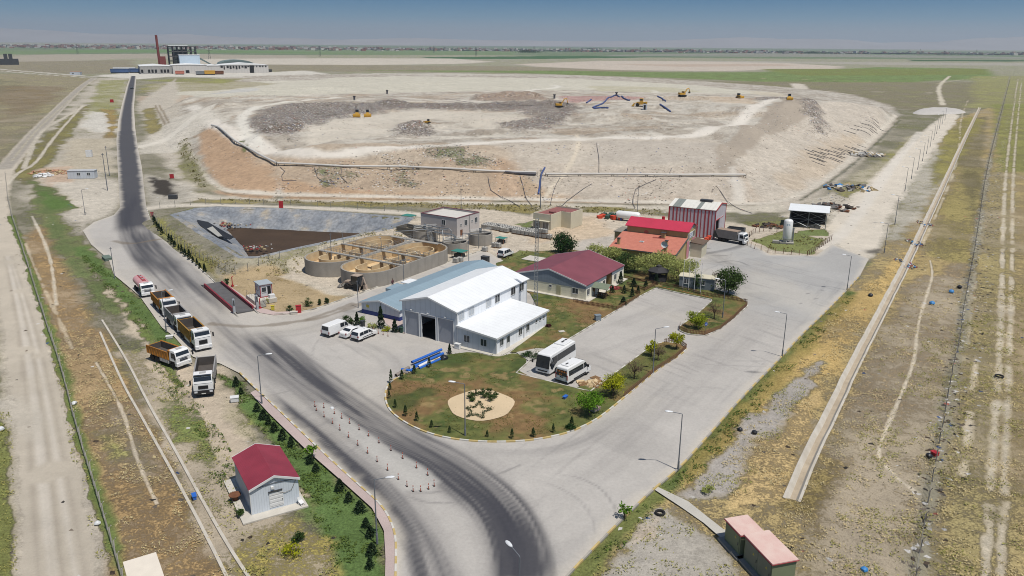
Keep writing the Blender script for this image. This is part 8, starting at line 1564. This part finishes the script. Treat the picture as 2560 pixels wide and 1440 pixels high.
for px in ((886,250,12),(1386,246,13),(968,234,12.5),(1541,240,17)): p = GP(*px); o = thing('gas_well', 'dark gas well head rising from the landfill top', 'gas well', tuple(p), 0, 'gas wells on the landfill'); MB().cyl((0, 0, -.3), .6, 2.2, 10).build('pipe', HOSE, o); MB().cyl((0, 0, 1.9), .9, .5, 10).build('cap', STEELD, o)
for i in range(34):
 t = i / 34; a = P(2010 + (i * 37) % 200 * .9, 372 - (i * 37) % 200 * .42 + (i % 5) * 13, 5); a = GP(2010 + (i * 37) % 200 * .9, 372 - (i * 37) % 200 * .42 + (i % 5) * 13, 5); l = 4 + (i % 4); d = Vector((.86, -.5, 0)); q = [(a.x + d.x * s, a.y + d.y * s) for s in np.linspace(0, l, 4)]; zz = ground_z(np.array([x for x, _ in q]), np.array([y for _, y in q]), False); b = MB(); b.tube([(x, y, z + .03) for (x, y), z in zip(q, zz)], .14, 4); tag(b.build('sheet_strip', mat('dark_strip', S(104,102,100,.8), .8, .1, 1)), 'dark strip of sheeting pegged on the right landfill slope', 'strip', 'dark strips on the right landfill slope')
# ------------------------------------------------------------------ trees, saplings, shrubs, weeds
def quads(name, C_, size, m, flat=.0, parent=None, tall=1.0):
 """leaf or blade quads at the points C_ with random attitudes"""
 n = len(C_); r = RNG; a = r.normal(size=(n, 3)); a[:, 2] *= (1 - abs(flat)); a /= np.linalg.norm(a, axis=1)[:, None]; b = r.normal(size=(n, 3)); b[:, 2] *= (1 - abs(flat)); b -= (b * a).sum(1)[:, None] * a; b /= np.linalg.norm(b, axis=1)[:, None]
 s = (size * (.6 + .8 * r.random(n)))[:, None]; a *= s * tall; b *= s * .6; V = np.stack([C_ - a, C_ + b * .9, C_ + a, C_ - b * .9], 1).reshape(-1, 3); F_ = np.arange(4 * n).reshape(-1, 4)
 me = bpy.data.meshes.new(name); me.vertices.add(4 * n); me.vertices.foreach_set('co', V.astype(np.float32).ravel()); me.loops.add(4 * n); me.polygons.add(n); me.loops.foreach_set('vertex_index', F_.astype(np.int32).ravel()); me.polygons.foreach_set('loop_start', np.arange(n, dtype=np.int32) * 4); me.update(calc_edges=True); me.materials.append(m)
 o = bpy.data.objects.new(name, me); COL.objects.link(o)
 if parent: o.parent = parent
 return o
BARK = mat('bark', S(104,84,68,.8), .9, .2, 5)
def tree(name, lab, q, h, w, leaf, n=1500, ls=.13, trunk=.28, clumps=16, z=.23, group=None, droop=0.0, seed=1, cat='tree', bare=False):
 p = GP(*q); o = thing(name, lab, cat, (p.x, p.y, max(p.z, z) if z else p.z), random.random() * 6, group); r = np.random.default_rng(seed); t = MB(); hb = h * trunk; t.tube([(0, 0, -.1), (.03, .02, hb), (.0, .06, h * .6)], [.05 * h ** .5 + .02, .04 * h ** .5, .015], 7); C_ = []; zc = hb + (h - hb) * .5
 for k in range(clumps):
  u = r.normal(size=3); u /= np.linalg.norm(u); rad = .45 + .5 * r.random() ** .5; c = np.array([u[0] * w / 2 * rad, u[1] * w / 2 * rad, zc + u[2] * (h - hb) / 2 * rad]); t.tube([(.02, .02, hb * (.8 + .3 * r.random())), tuple((c * .5 + np.array([0, 0, zc * .4]))), tuple(c)], [.03 * h ** .5, .018 * h ** .5, .006], 5)
  if bare:
   for j in range(9): e = c + r.normal(size=3) * w * .17; t.bar(tuple(c), tuple(e), .016)
  m_ = n // clumps; q_ = c + r.normal(size=(m_, 3)) * np.array([w * .13, w * .13, (h - hb) * .11]) ; q_[:, 2] -= droop * np.abs(r.normal(size=m_)) * .5; C_.append(q_)
 t.build('trunk', BARK, o); C_ = np.concatenate(C_); C_[:, 2] = np.maximum(C_[:, 2], .15); quads('crown', C_, ls, leaf, 0, o, 1.5 if droop else 1.0); return o
YG, BG_, WIL, DG, FIR, SAP, SHR, OLV = leafmat('yellow_green_leaf', S(176,184,40,.8)), leafmat('bright_green_leaf', S(110,158,44,.8)), leafmat('willow_leaf', S(180,190,122,.85)), leafmat('dark_green_leaf', S(52,84,44,.8)), leafmat('fir_needles', S(48,70,48,.8)), leafmat('sapling_leaf', S(64,90,52,.8)), leafmat('shrub_leaf', S(70,98,50,.8)), leafmat('grey_twigs', S(134,120,98,.8))
tree('small_tree', 'yellow green rounded tree at the tip of the island with the blue sign', (1739,823), 2.7, 2.7, leafmat('lime_leaf', S(158,176,48,.8)), 1700, .12, .25, 18, seed=2)
tree('small_tree', 'yellow green tree leaning by the tip of the grass strip fence', (1691,875), 2.6, 1.9, YG, 1100, .12, .35, 12, seed=3); tree('small_tree', 'yellow green tree half hidden behind the grass strip lamp', (1628,893), 2.3, 1.7, YG, 900, .12, .3, 12, seed=4)
tree('small_tree', 'bright yellow tree in the middle of the grass strip', (1533,994), 3.1, 2.7, YG, 1900, .12, .32, 18, seed=5); tree('small_tree', 'bright green tree at the corner of the roundabout lawn', (1473,1042), 3.2, 2.9, BG_, 2300, .12, .3, 20, seed=6)
tree('small_tree', 'thin green seedling tree on the right road verge', (1560,1298), 1.9, 1.2, BG_, 260, .12, .4, 7, z=0, seed=7); tree('small_tree', 'thin green seedling tree leaning over the left pavement', (782,1150), 1.8, 1.2, BG_, 300, .13, .5, 7, z=0, seed=8)
for q, h, w, lab, sd_ in (((1585,950),2.6,2.4,'bare twiggy tree in the grass strip behind the lime coloured tree',9),((1785,800),3.0,2.6,'bare twiggy tree on the island beside the lamp',10),((1645,905),2.2,1.9,'bare twiggy tree right of the grass strip lamp',11),((1788,720),3.1,2.0,'bare twiggy tree at the end of the grey site cabin',12)): tree('bare_tree', lab, q, h, w, OLV, 420, .07, .35, 16, seed=sd_, bare=True)
tree('bushy_tree', 'large dark bushy tree at the road corner of the island', (1820,736), 4.6, 4.6, leafmat('sumac_leaf', S(78,104,54,.8)), 3000, .19, .22, 26, seed=13); tree('round_tree', 'dense dark green round tree behind the maroon roof', (1409,634), 4.4, 4.6, DG, 3800, .17, .12, 28, z=0, seed=14)
for i, (q, h, w, lab) in enumerate((((1490,652),3.2,4.6,'low grey green willow at the back corner of the maroon roof'),((1535,662),3.8,4.4,'willow beside the end of the maroon roof'),((1567,682),4.0,3.6,'dark stemmed willow left of the gazebo path'),((1585,684),3.6,2.9,'slim grey willow standing in the pale gap'),((1622,690),4.6,4.8,'yellowish willow left of the gazebo roof'),((1660,684),4.6,4.6,'green willow rising behind the gazebo'),((1690,706),4.8,4.4,'tall willow over the left end of the site cabin'),((1716,690),3.8,3.6,'outermost right willow towards the yard'),((1745,724),3.0,2.2,'green tree in front of the site cabin among the flagpoles'))): tree('willow_tree', lab, q, h, w, WIL if i not in (2, 8) else SHR, 1900, .12, .3, 20, group='willows between office and red roofed building', droop=.7, seed=20 + i)
def cone_plant(h, w, m, n, name, grp, ls=.09, cat='sapling'):
 o = thing(name, 'x', cat, (0, 0, 0), 0, grp); r = RNG; t = r.random(n) ** .75; a = r.random(n) * 6.283; rad = w / 2 * (1 - t) ** .8 * (.55 + .45 * r.random(n)) * (1 + .25 * np.sin(t * 26)) + .03; C_ = np.stack([rad * np.cos(a), rad * np.sin(a), .1 + t * (h - .1)], 1); quads('crown', C_, ls, m, .3, o); MB().tube([(0, 0, 0), (0, 0, h * .8)], [.035, .01], 5).build('trunk', BARK, o); return o
def strew(proto, spots, labs, smin=.8, smax=1.2, z=None):
 for i, q in enumerate(spots):
  p = GP(*q[:2]); s = smin + (smax - smin) * random.random(); s = q[2] if len(q) > 2 else s; zz = z if z is not None else p.z; lab = labs if isinstance(labs, str) else labs[i]
  if i == 0: proto.location = (p.x, p.y, zz); proto.scale = (s,) * 3; proto['label'] = lab
  else: copy_tree(proto, (p.x, p.y, zz), random.random() * 6, lab, (s * (.8 + .4 * random.random()), s * (.8 + .4 * random.random()), s * (.8 + .4 * random.random())))
strew(cone_plant(1.35, .6, SAP, 420, 'cypress_sapling', 'saplings around the roundabout lawn', .07), [(975,978),(973,1000),(988,1023),(1014,1044),(1042,1056),(1079,1073),(1124,1086),(1218,1096),(1280,1100),(1333,1096),(1383,1085),(1429,1071),(978,960,1.2),(1005,952,1.2),(1036,938,1.1),(1073,922,1.0)], 'young cypress sapling in the ring along the roundabout kerb', .8, 1.05, .23)
strew(cone_plant(1.3, 1.0, FIR, 520, 'young_conifer', 'young conifers in the green left verge', .1), [(591,965),(603,985),(643,1028),(659,1048),(672,1062),(686,1078),(707,1098),(728,1118),(775,1158),(790,1178),(850,1228),(872,1254),(900,1280),(915,1318),(926,1342),(930,1388),(925,1420)], 'dark young conifer in the row on the green left verge', .8, 1.15)
strew(cone_plant(1.7, .75, FIR, 420, 'hedge_conifer', 'conifers in the row beside the pond fence', .12), [(384,552),(388,560),(393,568),(398,576),(405,585),(423,602),(430,609),(437,616),(447,624),(455,632),(463,640),(474,648),(483,656),(493,664),(500,671),(512,680)], 'dark green conifer in the row between main road and pond', .85, 1.15)
strew(cone_plant(3.0, 1.3, FIR, 1100, 'spruce', 'spruces in front of the blue banded hall', .13), [(893,815),(953,822),(987,832,.78),(1124,886,.6)], ['tall spruce at the left end of the conifer bed','tall spruce in front of the blue banded wall','smaller spruce beside the hall corner','small spruce at the inner end of the blue pipes'])
strew(cone_plant(1.9, 1.2, FIR, 700, 'garden_spruce', 'spruces on the fenced office lawn', .11), [(1531,735),(1551,712),(1560,736),(1584,720),(1595,736),(1614,722),(1580,745),(1558,765,.95),(1640,712)], 'young spruce on the fenced lawn in front of the office', .8, 1.1, .23)
for i, (q, h, w, lab, m_, z_) in enumerate((((866,808),1.1,1.3,'green shrub at the left end of the conifer bed',SHR,.1),((880,812),1.0,1.0,'green shrub between bed edge and tall spruce',SHR,.1),((908,808),1.0,1.1,'yellowish shrub right of the tall spruce',BG_,.1),((932,822),1.0,1.5,'wide pale shrub left of the middle spruce',WIL,.1),((966,829),.8,1.3,'yellow green shrub right of the middle spruce',YG,.1),((1003,830),.8,.9,'dark shrub at the hall corner',DG,.1),((770,765),1.4,1.5,'leafy young shrub on the dry lot near the lane',SHR,0),((797,762),1.0,.9,'narrow young shrub right of the leafy shrub on the dry lot',SAP,0),((817,758),1.0,.7,'last narrow shrub toward the lane on the dry lot',SAP,0),((724,779),1.0,1.2,'low shrub behind the red hydrant cabinet',SHR,0),((668,758),.9,.8,'yellowish seedling below the booth stairs',YG,0),((568,712),1.3,1.0,'dark shrub at the weighbridge entry',DG,0),((728,1385),.8,1.9,'bright yellow green bush near the bottom left',YG,0),((744,1350),.9,1.1,'green thistle clump below the red roofed shed',SHR,0),((601,1290),.6,.7,'dark tuft at the corner of the shed pad',SHR,0),((1336,895),.5,2.6,'low dark hedge clump by the annex path',DG,.23),((1312,892),.5,2.0,'low dark hedge clump nearer the annex corner',DG,.23),((1370,820),.4,.8,'small dark red bush on the office lawn',leafmat('red_leaf', S(92,56,56,.8)),.23),((1428,1077),.5,1.2,'dark weeds on the kerb of the roundabout',DG,.23),((1770,1230),.6,1.3,'spiky yucca clump in the gravel beside the path',WIL,0),((563,750),.3,.5,'low weed on the lane by the basin',SHR,0))): tree('shrub', lab, q, h, w, m_, 520, .09, .05, 9, z=z_, cat='shrub', seed=60 + i)
# star bed
sb = [( -3.9 + 4.3 * math.cos(a) * (1 + .05 * math.sin(5 * a)), 94.3 + 4.55 * math.sin(a) * (1 + .04 * math.cos(4 * a))) for a in np.linspace(0, 6.283, 30, endpoint=False)]
tag(sheet_grid(sb, .25, .30, 'sand_bed', MPV, paver_paint(S(212,190,156))), kind='structure')
st_ = PP([(1199,1010),(1230,1029),(1208,1052),(1169,1048),(1166,1026)])[:, :2]; cc = st_.mean(0); inn_ = [cc + (st_[i] + st_[(i + 1) % 5] - 2 * cc) / 2 * .55 for i in range(5)]; path_ = [v for i in range(5) for v in (st_[i], inn_[i])]; pts_ = []
for a, c in zip(path_, path_[1:] + path_[:1]):
 for t in np.linspace(0, 1, 90): pts_.append((*(a + (c - a) * t + RNG.normal(size=2) * .12), .3 + abs(RNG.normal()) * .16))
o = quads('star_hedge', np.array(pts_), .09, leafmat('grey_green_hedge', S(96,108,84,.8))); tag(o, 'low clipped hedge in the outline of a five pointed star on the sand bed', 'hedge')
for i, q in enumerate(((1178,1000),(1188,994),(1205,990),(1222,992),(1236,1000),(1228,1008),(1213,1000),(1180,1007))): tree('shrub', 'green rose shrub in the group of eight behind the star hedge', q, .8, 1.0, SHR, 330, .08, .1, 8, z=.3, cat='shrub', group='shrubs on the sand bed', seed=90 + i)
# weeds and grass, far too many to count
def weeds(lab, areas, m, dens, size, tall=1.6, hz=.12, zl=None, seed=1):
 r = np.random.default_rng(seed); C_ = []
 for px in areas:
  q = PP(px)[:, :2]; x0, y0 = q.min(0); x1, y1 = q.max(0); n = int((x1 - x0) * (y1 - y0) * dens); x = x0 + r.random(n) * (x1 - x0); y = y0 + r.random(n) * (y1 - y0); k = (poly_sd(q, x, y) > 0) & (fbm(x, y, 3.2, seed, 3) > .47) & (r.random(n) < sstep(.42, .62, fbm(x, y, 1.1, seed + 5, 2)) + .08); x, y = x[k], y[k]
  z = (np.full(len(x), zl) if zl is not None else ground_z(x, y, False)); C_.append(np.stack([x, y, z + hz * (.3 + r.random(len(x)))], 1))
 o = quads('weeds', np.concatenate(C_), size, m, .55, None, tall); tag(o, lab, 'weeds', kind='stuff')
GRS, GRY, GRD, GRP_ = leafmat('verge_grass', S(98,120,58,.85)), leafmat('straw_grass', S(206,194,158,.9), .2), leafmat('lawn_blades', S(112,114,62,.85)), leafmat('pale_weeds', S(164,164,104,.9), .25)
VL = [(545,935),(590,945),(660,1010),(760,1110),(860,1210),(935,1280),(955,1340),(960,1480),(850,1480),(830,1380),(760,1250),(690,1120),(600,1020)]; VR = [(2125,728),(2135,745),(2020,880),(1900,1020),(1740,1200),(1650,1240),(1700,1180),(1860,1005),(2005,845)]
weeds('green grass and weeds of the left verge', [VL, [(200,620),(262,672),(320,735),(372,795),(430,870),(400,870),(300,770),(210,660)], [(400,860),(470,960),(560,1090),(600,1180),(560,1180),(440,1010),(360,880)], [(560,1180),(610,1290),(560,1260),(500,1150)]], GRS, 30, .10, 1.5, .1, None, 3)
weeds('green grass along the right kerb', [VR, [(1632,1235),(1655,1245),(1560,1370),(1450,1480),(1400,1480)]], GRS, 26, .10, 1.5, .1, None, 4)
weeds('dry straw grass in the fields on both sides', [[(2100,760),(2260,650),(2250,760),(2060,960),(1950,1240),(1880,1260),(1720,1190),(1900,1040)], [(250,930),(420,1110),(590,1450),(330,1450),(230,1150)], [(120,820),(240,830),(330,1000),(260,1180),(190,1050)], [(2120,900),(2300,700),(2420,700),(2300,1440),(1990,1440),(1960,1260),(2050,1080)], [(1850,1250),(1960,1260),(2000,1440),(1900,1440)], [(2440,700),(2560,700),(2560,1440),(2310,1440)]], GRY, 26, .075, 1.7, .07, None, 5)
weeds('grey green weeds in the gravel and dirt on both sides', [[(1960,960),(2060,900),(1960,1080),(1860,1240),(1640,1260),(1880,1040)], [(1640,1260),(1780,1330),(1860,1480),(1430,1480)], [(430,930),(560,1090),(640,1240),(580,1300),(700,1440),(600,1440),(420,1080),(330,900)], [(2200,900),(2420,800),(2560,700),(2560,1440),(2050,1440)], [(590,1330),(840,1340),(850,1440),(600,1440)], [(0,1030),(28,1030),(46,1440),(-40,1440)], [(200,1100),(220,1160),(310,1440),(250,1440),(190,1200),(130,900),(150,900)]], GRP_, 20, .085, 1.5, .09, None, 6)
weeds('grass blades on the kerbed lawns', [[(960,960),(1125,885),(1280,890),(1290,936),(1475,982),(1660,858),(1716,872),(1560,997),(1440,1078),(1250,1104),(1050,1076)], [(1330,886),(1406,858),(1598,742),(1520,640),(1420,690),(1345,745),(1367,815)], [(1700,820),(1770,840),(1868,762),(1790,730),(1640,715),(1782,752)]], GRD, 22, .07, 1.4, .03, .23, 7)
weeds('pale bushy weeds on the pond banks', [[(378,560),(440,600),(560,670),(640,668),(1000,580),(1050,590),(760,680),(690,690),(560,690),(441,620)]], leafmat('bank_weeds', S(158,152,104,.8), .25), 9, .16, 1.3, .15, None, 8)
weeds('dry brush along the foot of the landfill and round the silo plot', [[(480,497),(700,500),(1000,506),(1340,512),(1660,524),(1650,540),(1300,530),(1000,515),(700,508)], [(1880,600),(1960,575),(2075,600),(2030,635),(1930,625)], [(1240,655),(1300,625),(1390,632),(1330,650)], [(440,365),(470,360),(520,460),(500,480)], [(1990,570),(2080,566),(2070,590)]], leafmat('brush', S(116,112,64,.8)), 3.4, .24, 1.2, .2, None, 9)
# ------------------------------------------------------------------ far power plant
def plant():
 a = P(352, 185); fx = math.atan2(a.y, a.x) - math.pi / 2; o = thing('power_plant', 'distant power plant of pale sheet halls under a steel boiler frame', 'building', (a.x, a.y, 0), fx + .03); k = 0.632; GW = mat('pale_plant_cladding', S(214,210,204,.8), .6, .05, .05, ribs=('X', .25, .05, .1), fine=.4); GW2 = mat('grey_plant_cladding', S(176,174,170,.8), .6, .06, .05, ribs=('X', .2, .05, .12), fine=.4); WR = mat('plant_white_roof', S(234,234,232,.86), .5, .03, .05, fine=.4); BX = mat('plant_blue_white', S(196,212,224,.85), .5, .04, .05, fine=.4)
 def hall_(x0, x1, d, h, m, nm, y0=0, ridge=1.5): MB().b2(x0 * k, x1 * k, y0, y0 + d, 0, h).build(nm, m, o); b = MB(); b.prism([(x0 * k - .5, h + .01), ((x0 + x1) / 2 * k, h + ridge), (x1 * k + .5, h + .01)], y0 - .5, y0 + d + .5, 'y'); b.build(nm + '_roof', WR, o)
 hall_(0, 68, 90, 10.5, GW2, 'office_wing', 2); hall_(68, 142, 60, 12, GW, 'main_hall', -3); hall_(142, 172, 50, 11, GW, 'side_hall', 0); hall_(172, 284, 55, 11.5, GW, 'open_hall', 8, 3); w = MB()
 for i, x in enumerate((16, 23, 30, 42, 49, 56, 1.5)): MB().b2(x * k, (x + 4.5) * k, 1.9, 2, 1.5, 6).build('opening', DARK, o)
 MB().b2(95 * k, 103 * k, -3.1, -3, 1, 5).build('opening', DARK, o); MB().b2(240 * k, 250 * k, 7.9, 8, 0, 11).build('opening', DARK, o); rr = random.Random(2)
 for i in range(16): x = 174 + i * 6.8; MB().b2(x * k, (x + 2.5 + 3 * rr.random()) * k, 7.85, 8, 8.5 if i > 8 else 5 + 3 * rr.random(), 10.6).build('opening', DARK, o)
 MB().tube([(48 * k, 75, 0), (47 * k, 75, 54)], [2.0, 1.7], 12).build('chimney', mat('brown_red_steel', S(120,52,46,.85), .7, .12, .1, fine=.5), o); MB().b2(48 * k, 62 * k, 70, 80, 0, 23).build('filter_house', mat('brown_red_steel', (0,0,0)), o)
 f = MB(); X0, X1 = 71 * k, 133 * k
 for x in np.linspace(X0, X1, 7):
  for y in (75, 88, 102): f.bar((x, y, 0), (x, y, 38), .8)
 for z in (9, 16, 23, 30, 37.6):
  for y in (75, 88, 102): f.bar((X0, y, z), (X1, y, z), .7)
  for x in np.linspace(X0, X1, 7): f.bar((x, 75, z), (x, 102, z), .6)
 for i in range(3): x = X0 + (X1 - X0) * (.45 + i * .12); [f.bar((x, 75, z), (x + 5, 75, z + 7), .5) for z in (16, 23, 30)]
 f.build('boiler_frame', STEELD, o); MB().b2(X0 + 8, X1 - 12, 80, 98, 12, 33).build('boiler', mat('boiler_dark', S(64,72,72,.8), .7, .2, .1, fine=.5), o); MB().b2(X0, X0 + 28, 74, 103, 38.4, 39).build('frame_roof', WR, o); MB().b2(91 * k, 137 * k, 55, 72, 11, 25).build('upper_hall', BX, o); MB().b2(90 * k, 138 * k, 54.5, 72.5, 25.01, 25.8).build('upper_roof', WR, o); b = MB(); b.prism([(137 * k, 22), (166 * k, 11), (166 * k, 9), (137 * k, 19)], 60, 64, 'y'); b.build('conveyor', mat('conveyor_green', S(120,136,132,.8), .6, .1, .2), o); b = MB(); b.loft([[(225 * k + 26 * math.cos(t), y, 11 + 7 * math.sin(t)) for t in np.linspace(0, 3.1416, 9)] for y in (70, 110)]); b.build('round_roof', mat('conveyor_green', (0,0,0)), o)
plant()
MISC = [((312,181),(30,12,7),'long pale trailer with red skirt left of the distant plant',WHITE,'trailer'),((300,183),(24,9,6),'blue covered lorry left of the distant plant',mat('tarp_blue', S(70,96,140,.85), .7, .1, .1, fine=.5),'lorry'),((340,182),(18,8,6),'smaller blue lorry at the corner of the distant plant',mat('tarp_blue', (0,0,0)),'lorry'),((450,186),(12,8,5),'red roofed hut in front of the distant plant',TILE,'hut'),((505,187),(16,8,5),'grey container in front of the distant plant',STEEL,'container'),((525,187),(14,8,6),'yellow crane lorry in front of the distant plant',YEL,'lorry'),((545,186),(16,8,5),'orange machine at the right of the distant plant yard',RUST,'machine'),((640,180),(14,10,8),'green container beyond the open end of the distant plant',SKIPG,'container'),((660,180),(24,8,4),'long dark stack right of the distant plant',STEELD,'stack')]
for q, d, lab, m_, cat in MISC:
 p = P(*q); o = thing(cat.replace(' ', '_'), lab, cat, (p.x, p.y, 0), .35); MB().b2(-d[0]/2, d[0]/2, -d[1]/2, d[1]/2, d[2] * .22, d[2] * .9).build('body', m_, o); MB().b2(-d[0]/2 - .2, d[0]/2 + .2, -d[1]/2 - .2, d[1]/2 + .2, d[2] * .902, d[2]).build('roof', TRIM if m_ is WHITE else m_, o); MB().b2(-d[0]/2 + .5, d[0]/2 - .5, -d[1]/2 + .5, d[1]/2 - .5, 0, d[2] * .22).build('chassis', STEELD, o)
p = P(14, 162); o = thing('crushing_plant', 'dark crushing plant with hoppers at the far left edge of the plain', 'machinery', (p.x, p.y, 0), .5); MB().b2(-26, 22, -8, 8, 0, 11).build('frame', STEELD, o); [MB().b2(x - 3, x + 3, -4, 4, 11.01, 20).build('hopper', STEELD, o) for x in (-14, 2, 10)]
p = P(330, 223); o = thing('distant_car', 'tiny dark car far up the main road', 'car', (p.x, p.y, .12), 1.6); MB().b2(-2.2, 2.2, -.9, .9, .3, .9).build('body', BLK, o); MB().box((-.2, 0, 1.2), (2.4, 1.6, .6), 0, top=(.8, .85)).build('cabin', VG, o)
px_ = [(2278,284),(2290,276),(2310,272),(2335,270),(2380,271),(2405,275),(2418,281),(2398,285),(2350,286),(2300,287)]; q = PP(px_)[:, :2]; b = MB(); c_ = q.mean(0); rr = random.Random(8); b.loft([[(*(c_ + (v - c_) * k), z * (1 + .3 * rr.random())) for v in smooth_poly(q, 1)] for k, z in ((1, -.2), (.9, .6), (.75, 1.1), (.5, 1.2), (.1, 1.4))]); tag(b.build('gravel_heap', mat('white_gravel', S(200,195,188,.8), .95, .08, .4, fine=2), smooth=True), 'broad heap of white gravel at the far end of the right dirt road', 'gravel heap')
# ------------------------------------------------------------------ far town, tree lines, pylons, hills, dust
def town():
 rr = random.Random(5); mats = [mat('town_brick', S(168,128,116,.8), .9, .1, .1), mat('town_white', S(214,208,200,.8), .9, .05, .1), mat('town_grey', S(150,144,140,.8), .9, .1, .1), mat('town_roof', S(150,96,84,.8), .9, .1, .1), mat('town_trees', S(72,86,66,.8), .95, .15, .05)]; b = MB()
 for i in range(5200):
  u = rr.random(); px = -300 + 3200 * rr.random() ** 1.0; den = 1.0 if px < 1000 else (.55 if px < 2000 else .25)
  if rr.random() > den: continue
  py = 113.2 + px * .0079 + rr.random() ** 2 * (7 if px < 1000 else 5.5); p = P(px, py); s = p.y / 20000
  if p.y > 14000 or p.y < 2000: continue
  if rr.random() < .45: b.box((p.x, p.y, 4 * s), (30 * s * (1 + 2 * rr.random()), 30, 14 * s * (.5 + rr.random())), rr.random(), 4, top=(.5, .5))
  else: h = 4 + 12 * rr.random() ** 3; w_ = 12 + 20 * rr.random(); b.box((p.x, p.y, h / 2), (w_, 18, h), rr.random() * 3, rr.choice([0, 0, 1, 2, 3, 1]))
 tag(b.build('far_town', mats, fix=False), 'low sprawl of far town houses and trees along the whole skyline', 'town', kind='stuff')
town()
for q, w_, lab in (((1480,123),90,'far dark tree clump left of the pale sheds on the plain'),((1320,132),60,'far dark hedge line beside the green field'),((1700,128),120,'far tree belt before the right half of the town'),((1960,131),70,'small far tree belt right of the middle of the plain'),((2030,134),40,'far tree clump by itself on the right plain')):
 p = P(*q); r = RNG; n = 900; C_ = np.stack([r.normal(size=n) * w_ * .5, r.normal(size=n) * 14, np.abs(r.normal(size=n)) * 5 + 2], 1) + np.array([p.x, p.y, 0]); tag(quads('far_trees', C_, 2.4, DG), lab, 'tree belt', kind='stuff')
def pylon(): o = thing('power_pylon', 'thin lattice power pylon far out on the plain', 'pylon', (0, 0, 0), 0, 'far power pylons'); b = MB(); [b.bar((sx * 3, sy * 3, 0), (sx * .5, sy * .5, 34), .35) for sx in (-1, 1) for sy in (-1, 1)]; [b.bar((-3 + z * .07, 0, z), (3 - z * .07, 0, z + 6), .25) for z in range(0, 30, 6)]; b.build('tower', STEELD, o); b = MB(); [b.bar((-w_, 0, z), (w_, 0, z), .4) for w_, z in ((7, 23), (6, 28), (4, 33))]; b.build('crossarm', STEELD, o); return o
py_ = pylon()
for i, q in enumerate(((194,136),(524,148),(800,142),(1085,133),(1190,141),(1335,128),(1600,134),(2300,133),(2440,138))): p = P(*q); py_.location = (p.x, p.y, 0) if i == 0 else py_.location; (copy_tree(py_, (p.x, p.y, 0), .3) if i else None)
def hills():
 for nm, Y0, prof, col in (('hills', 21000, [(-1400,60),(-300,150),(0,430),(90,420),(240,300),(330,240),(460,260),(640,190),(900,170),(1060,230),(1180,200),(1300,160),(1500,150),(1700,240),(1830,320),(2000,300),(2150,200),(2300,230),(2420,380),(2560,340),(2900,300),(3800,60)], S(180,172,168)),):
  x = np.linspace(-1400, 3800, 260); h = np.interp(x, [a for a, _ in prof], [b for _, b in prof]) * .8 + (fbm(x, x * 0, 120, 5, 5) - .5) * 110; wx = (x - 1280) / 1991 * Y0; V = []; F_ = []; m = len(x)
  for j, (k, dy) in enumerate(((0, -2600), (.35, -1500), (.75, -500), (1, 0), (.6, 900), (0, 2600))):
   for i in range(m): V.append((wx[i], Y0 + dy + 500 * (fbm(np.array([x[i]]), np.array([j * 90.]), 90, 9)[0] - .5), max(0, h[i]) * k * (1 + (.5 - hsh(np.array([i]), np.array([j]), 3)[0]) * .16 * (k < 1)) - (30 if k == 0 else 0)))
  for j in range(5):
   for i in range(m - 1): F_.append((j * m + i, j * m + i + 1, (j + 1) * m + i + 1, (j + 1) * m + i))
  b = MB(); b.add(V, F_); tag(b.build(nm, mat('far_hill_soil', col, .95, .12, .0008, fine=.004), smooth=True), kind='structure')
hills()
def volume(name, lab, lo, hi, dens, col, cat=None, ball=False):
 m = bpy.data.materials.new(name + '_air'); m.use_nodes = True; t = m.node_tree; t.nodes.clear(); o_ = t.nodes.new('ShaderNodeOutputMaterial'); v = t.nodes.new('ShaderNodeVolumePrincipled'); v.inputs['Color'].default_value = (*col, 1); v.inputs['Density'].default_value = dens; v.inputs['Anisotropy'].default_value = .2; t.links.new(v.outputs[0], o_.inputs['Volume'])
 b = MB(); b.b2(lo[0], hi[0], lo[1], hi[1], lo[2], hi[2]); o = b.build(name, m); tag(o, lab, cat, kind='stuff'); return o
volume('haze', 'thin dusty haze over the whole plain', (-30000, -200, -9), (30000, 27000, 432), 6.2e-5, (.78, .87, .95), 'haze')
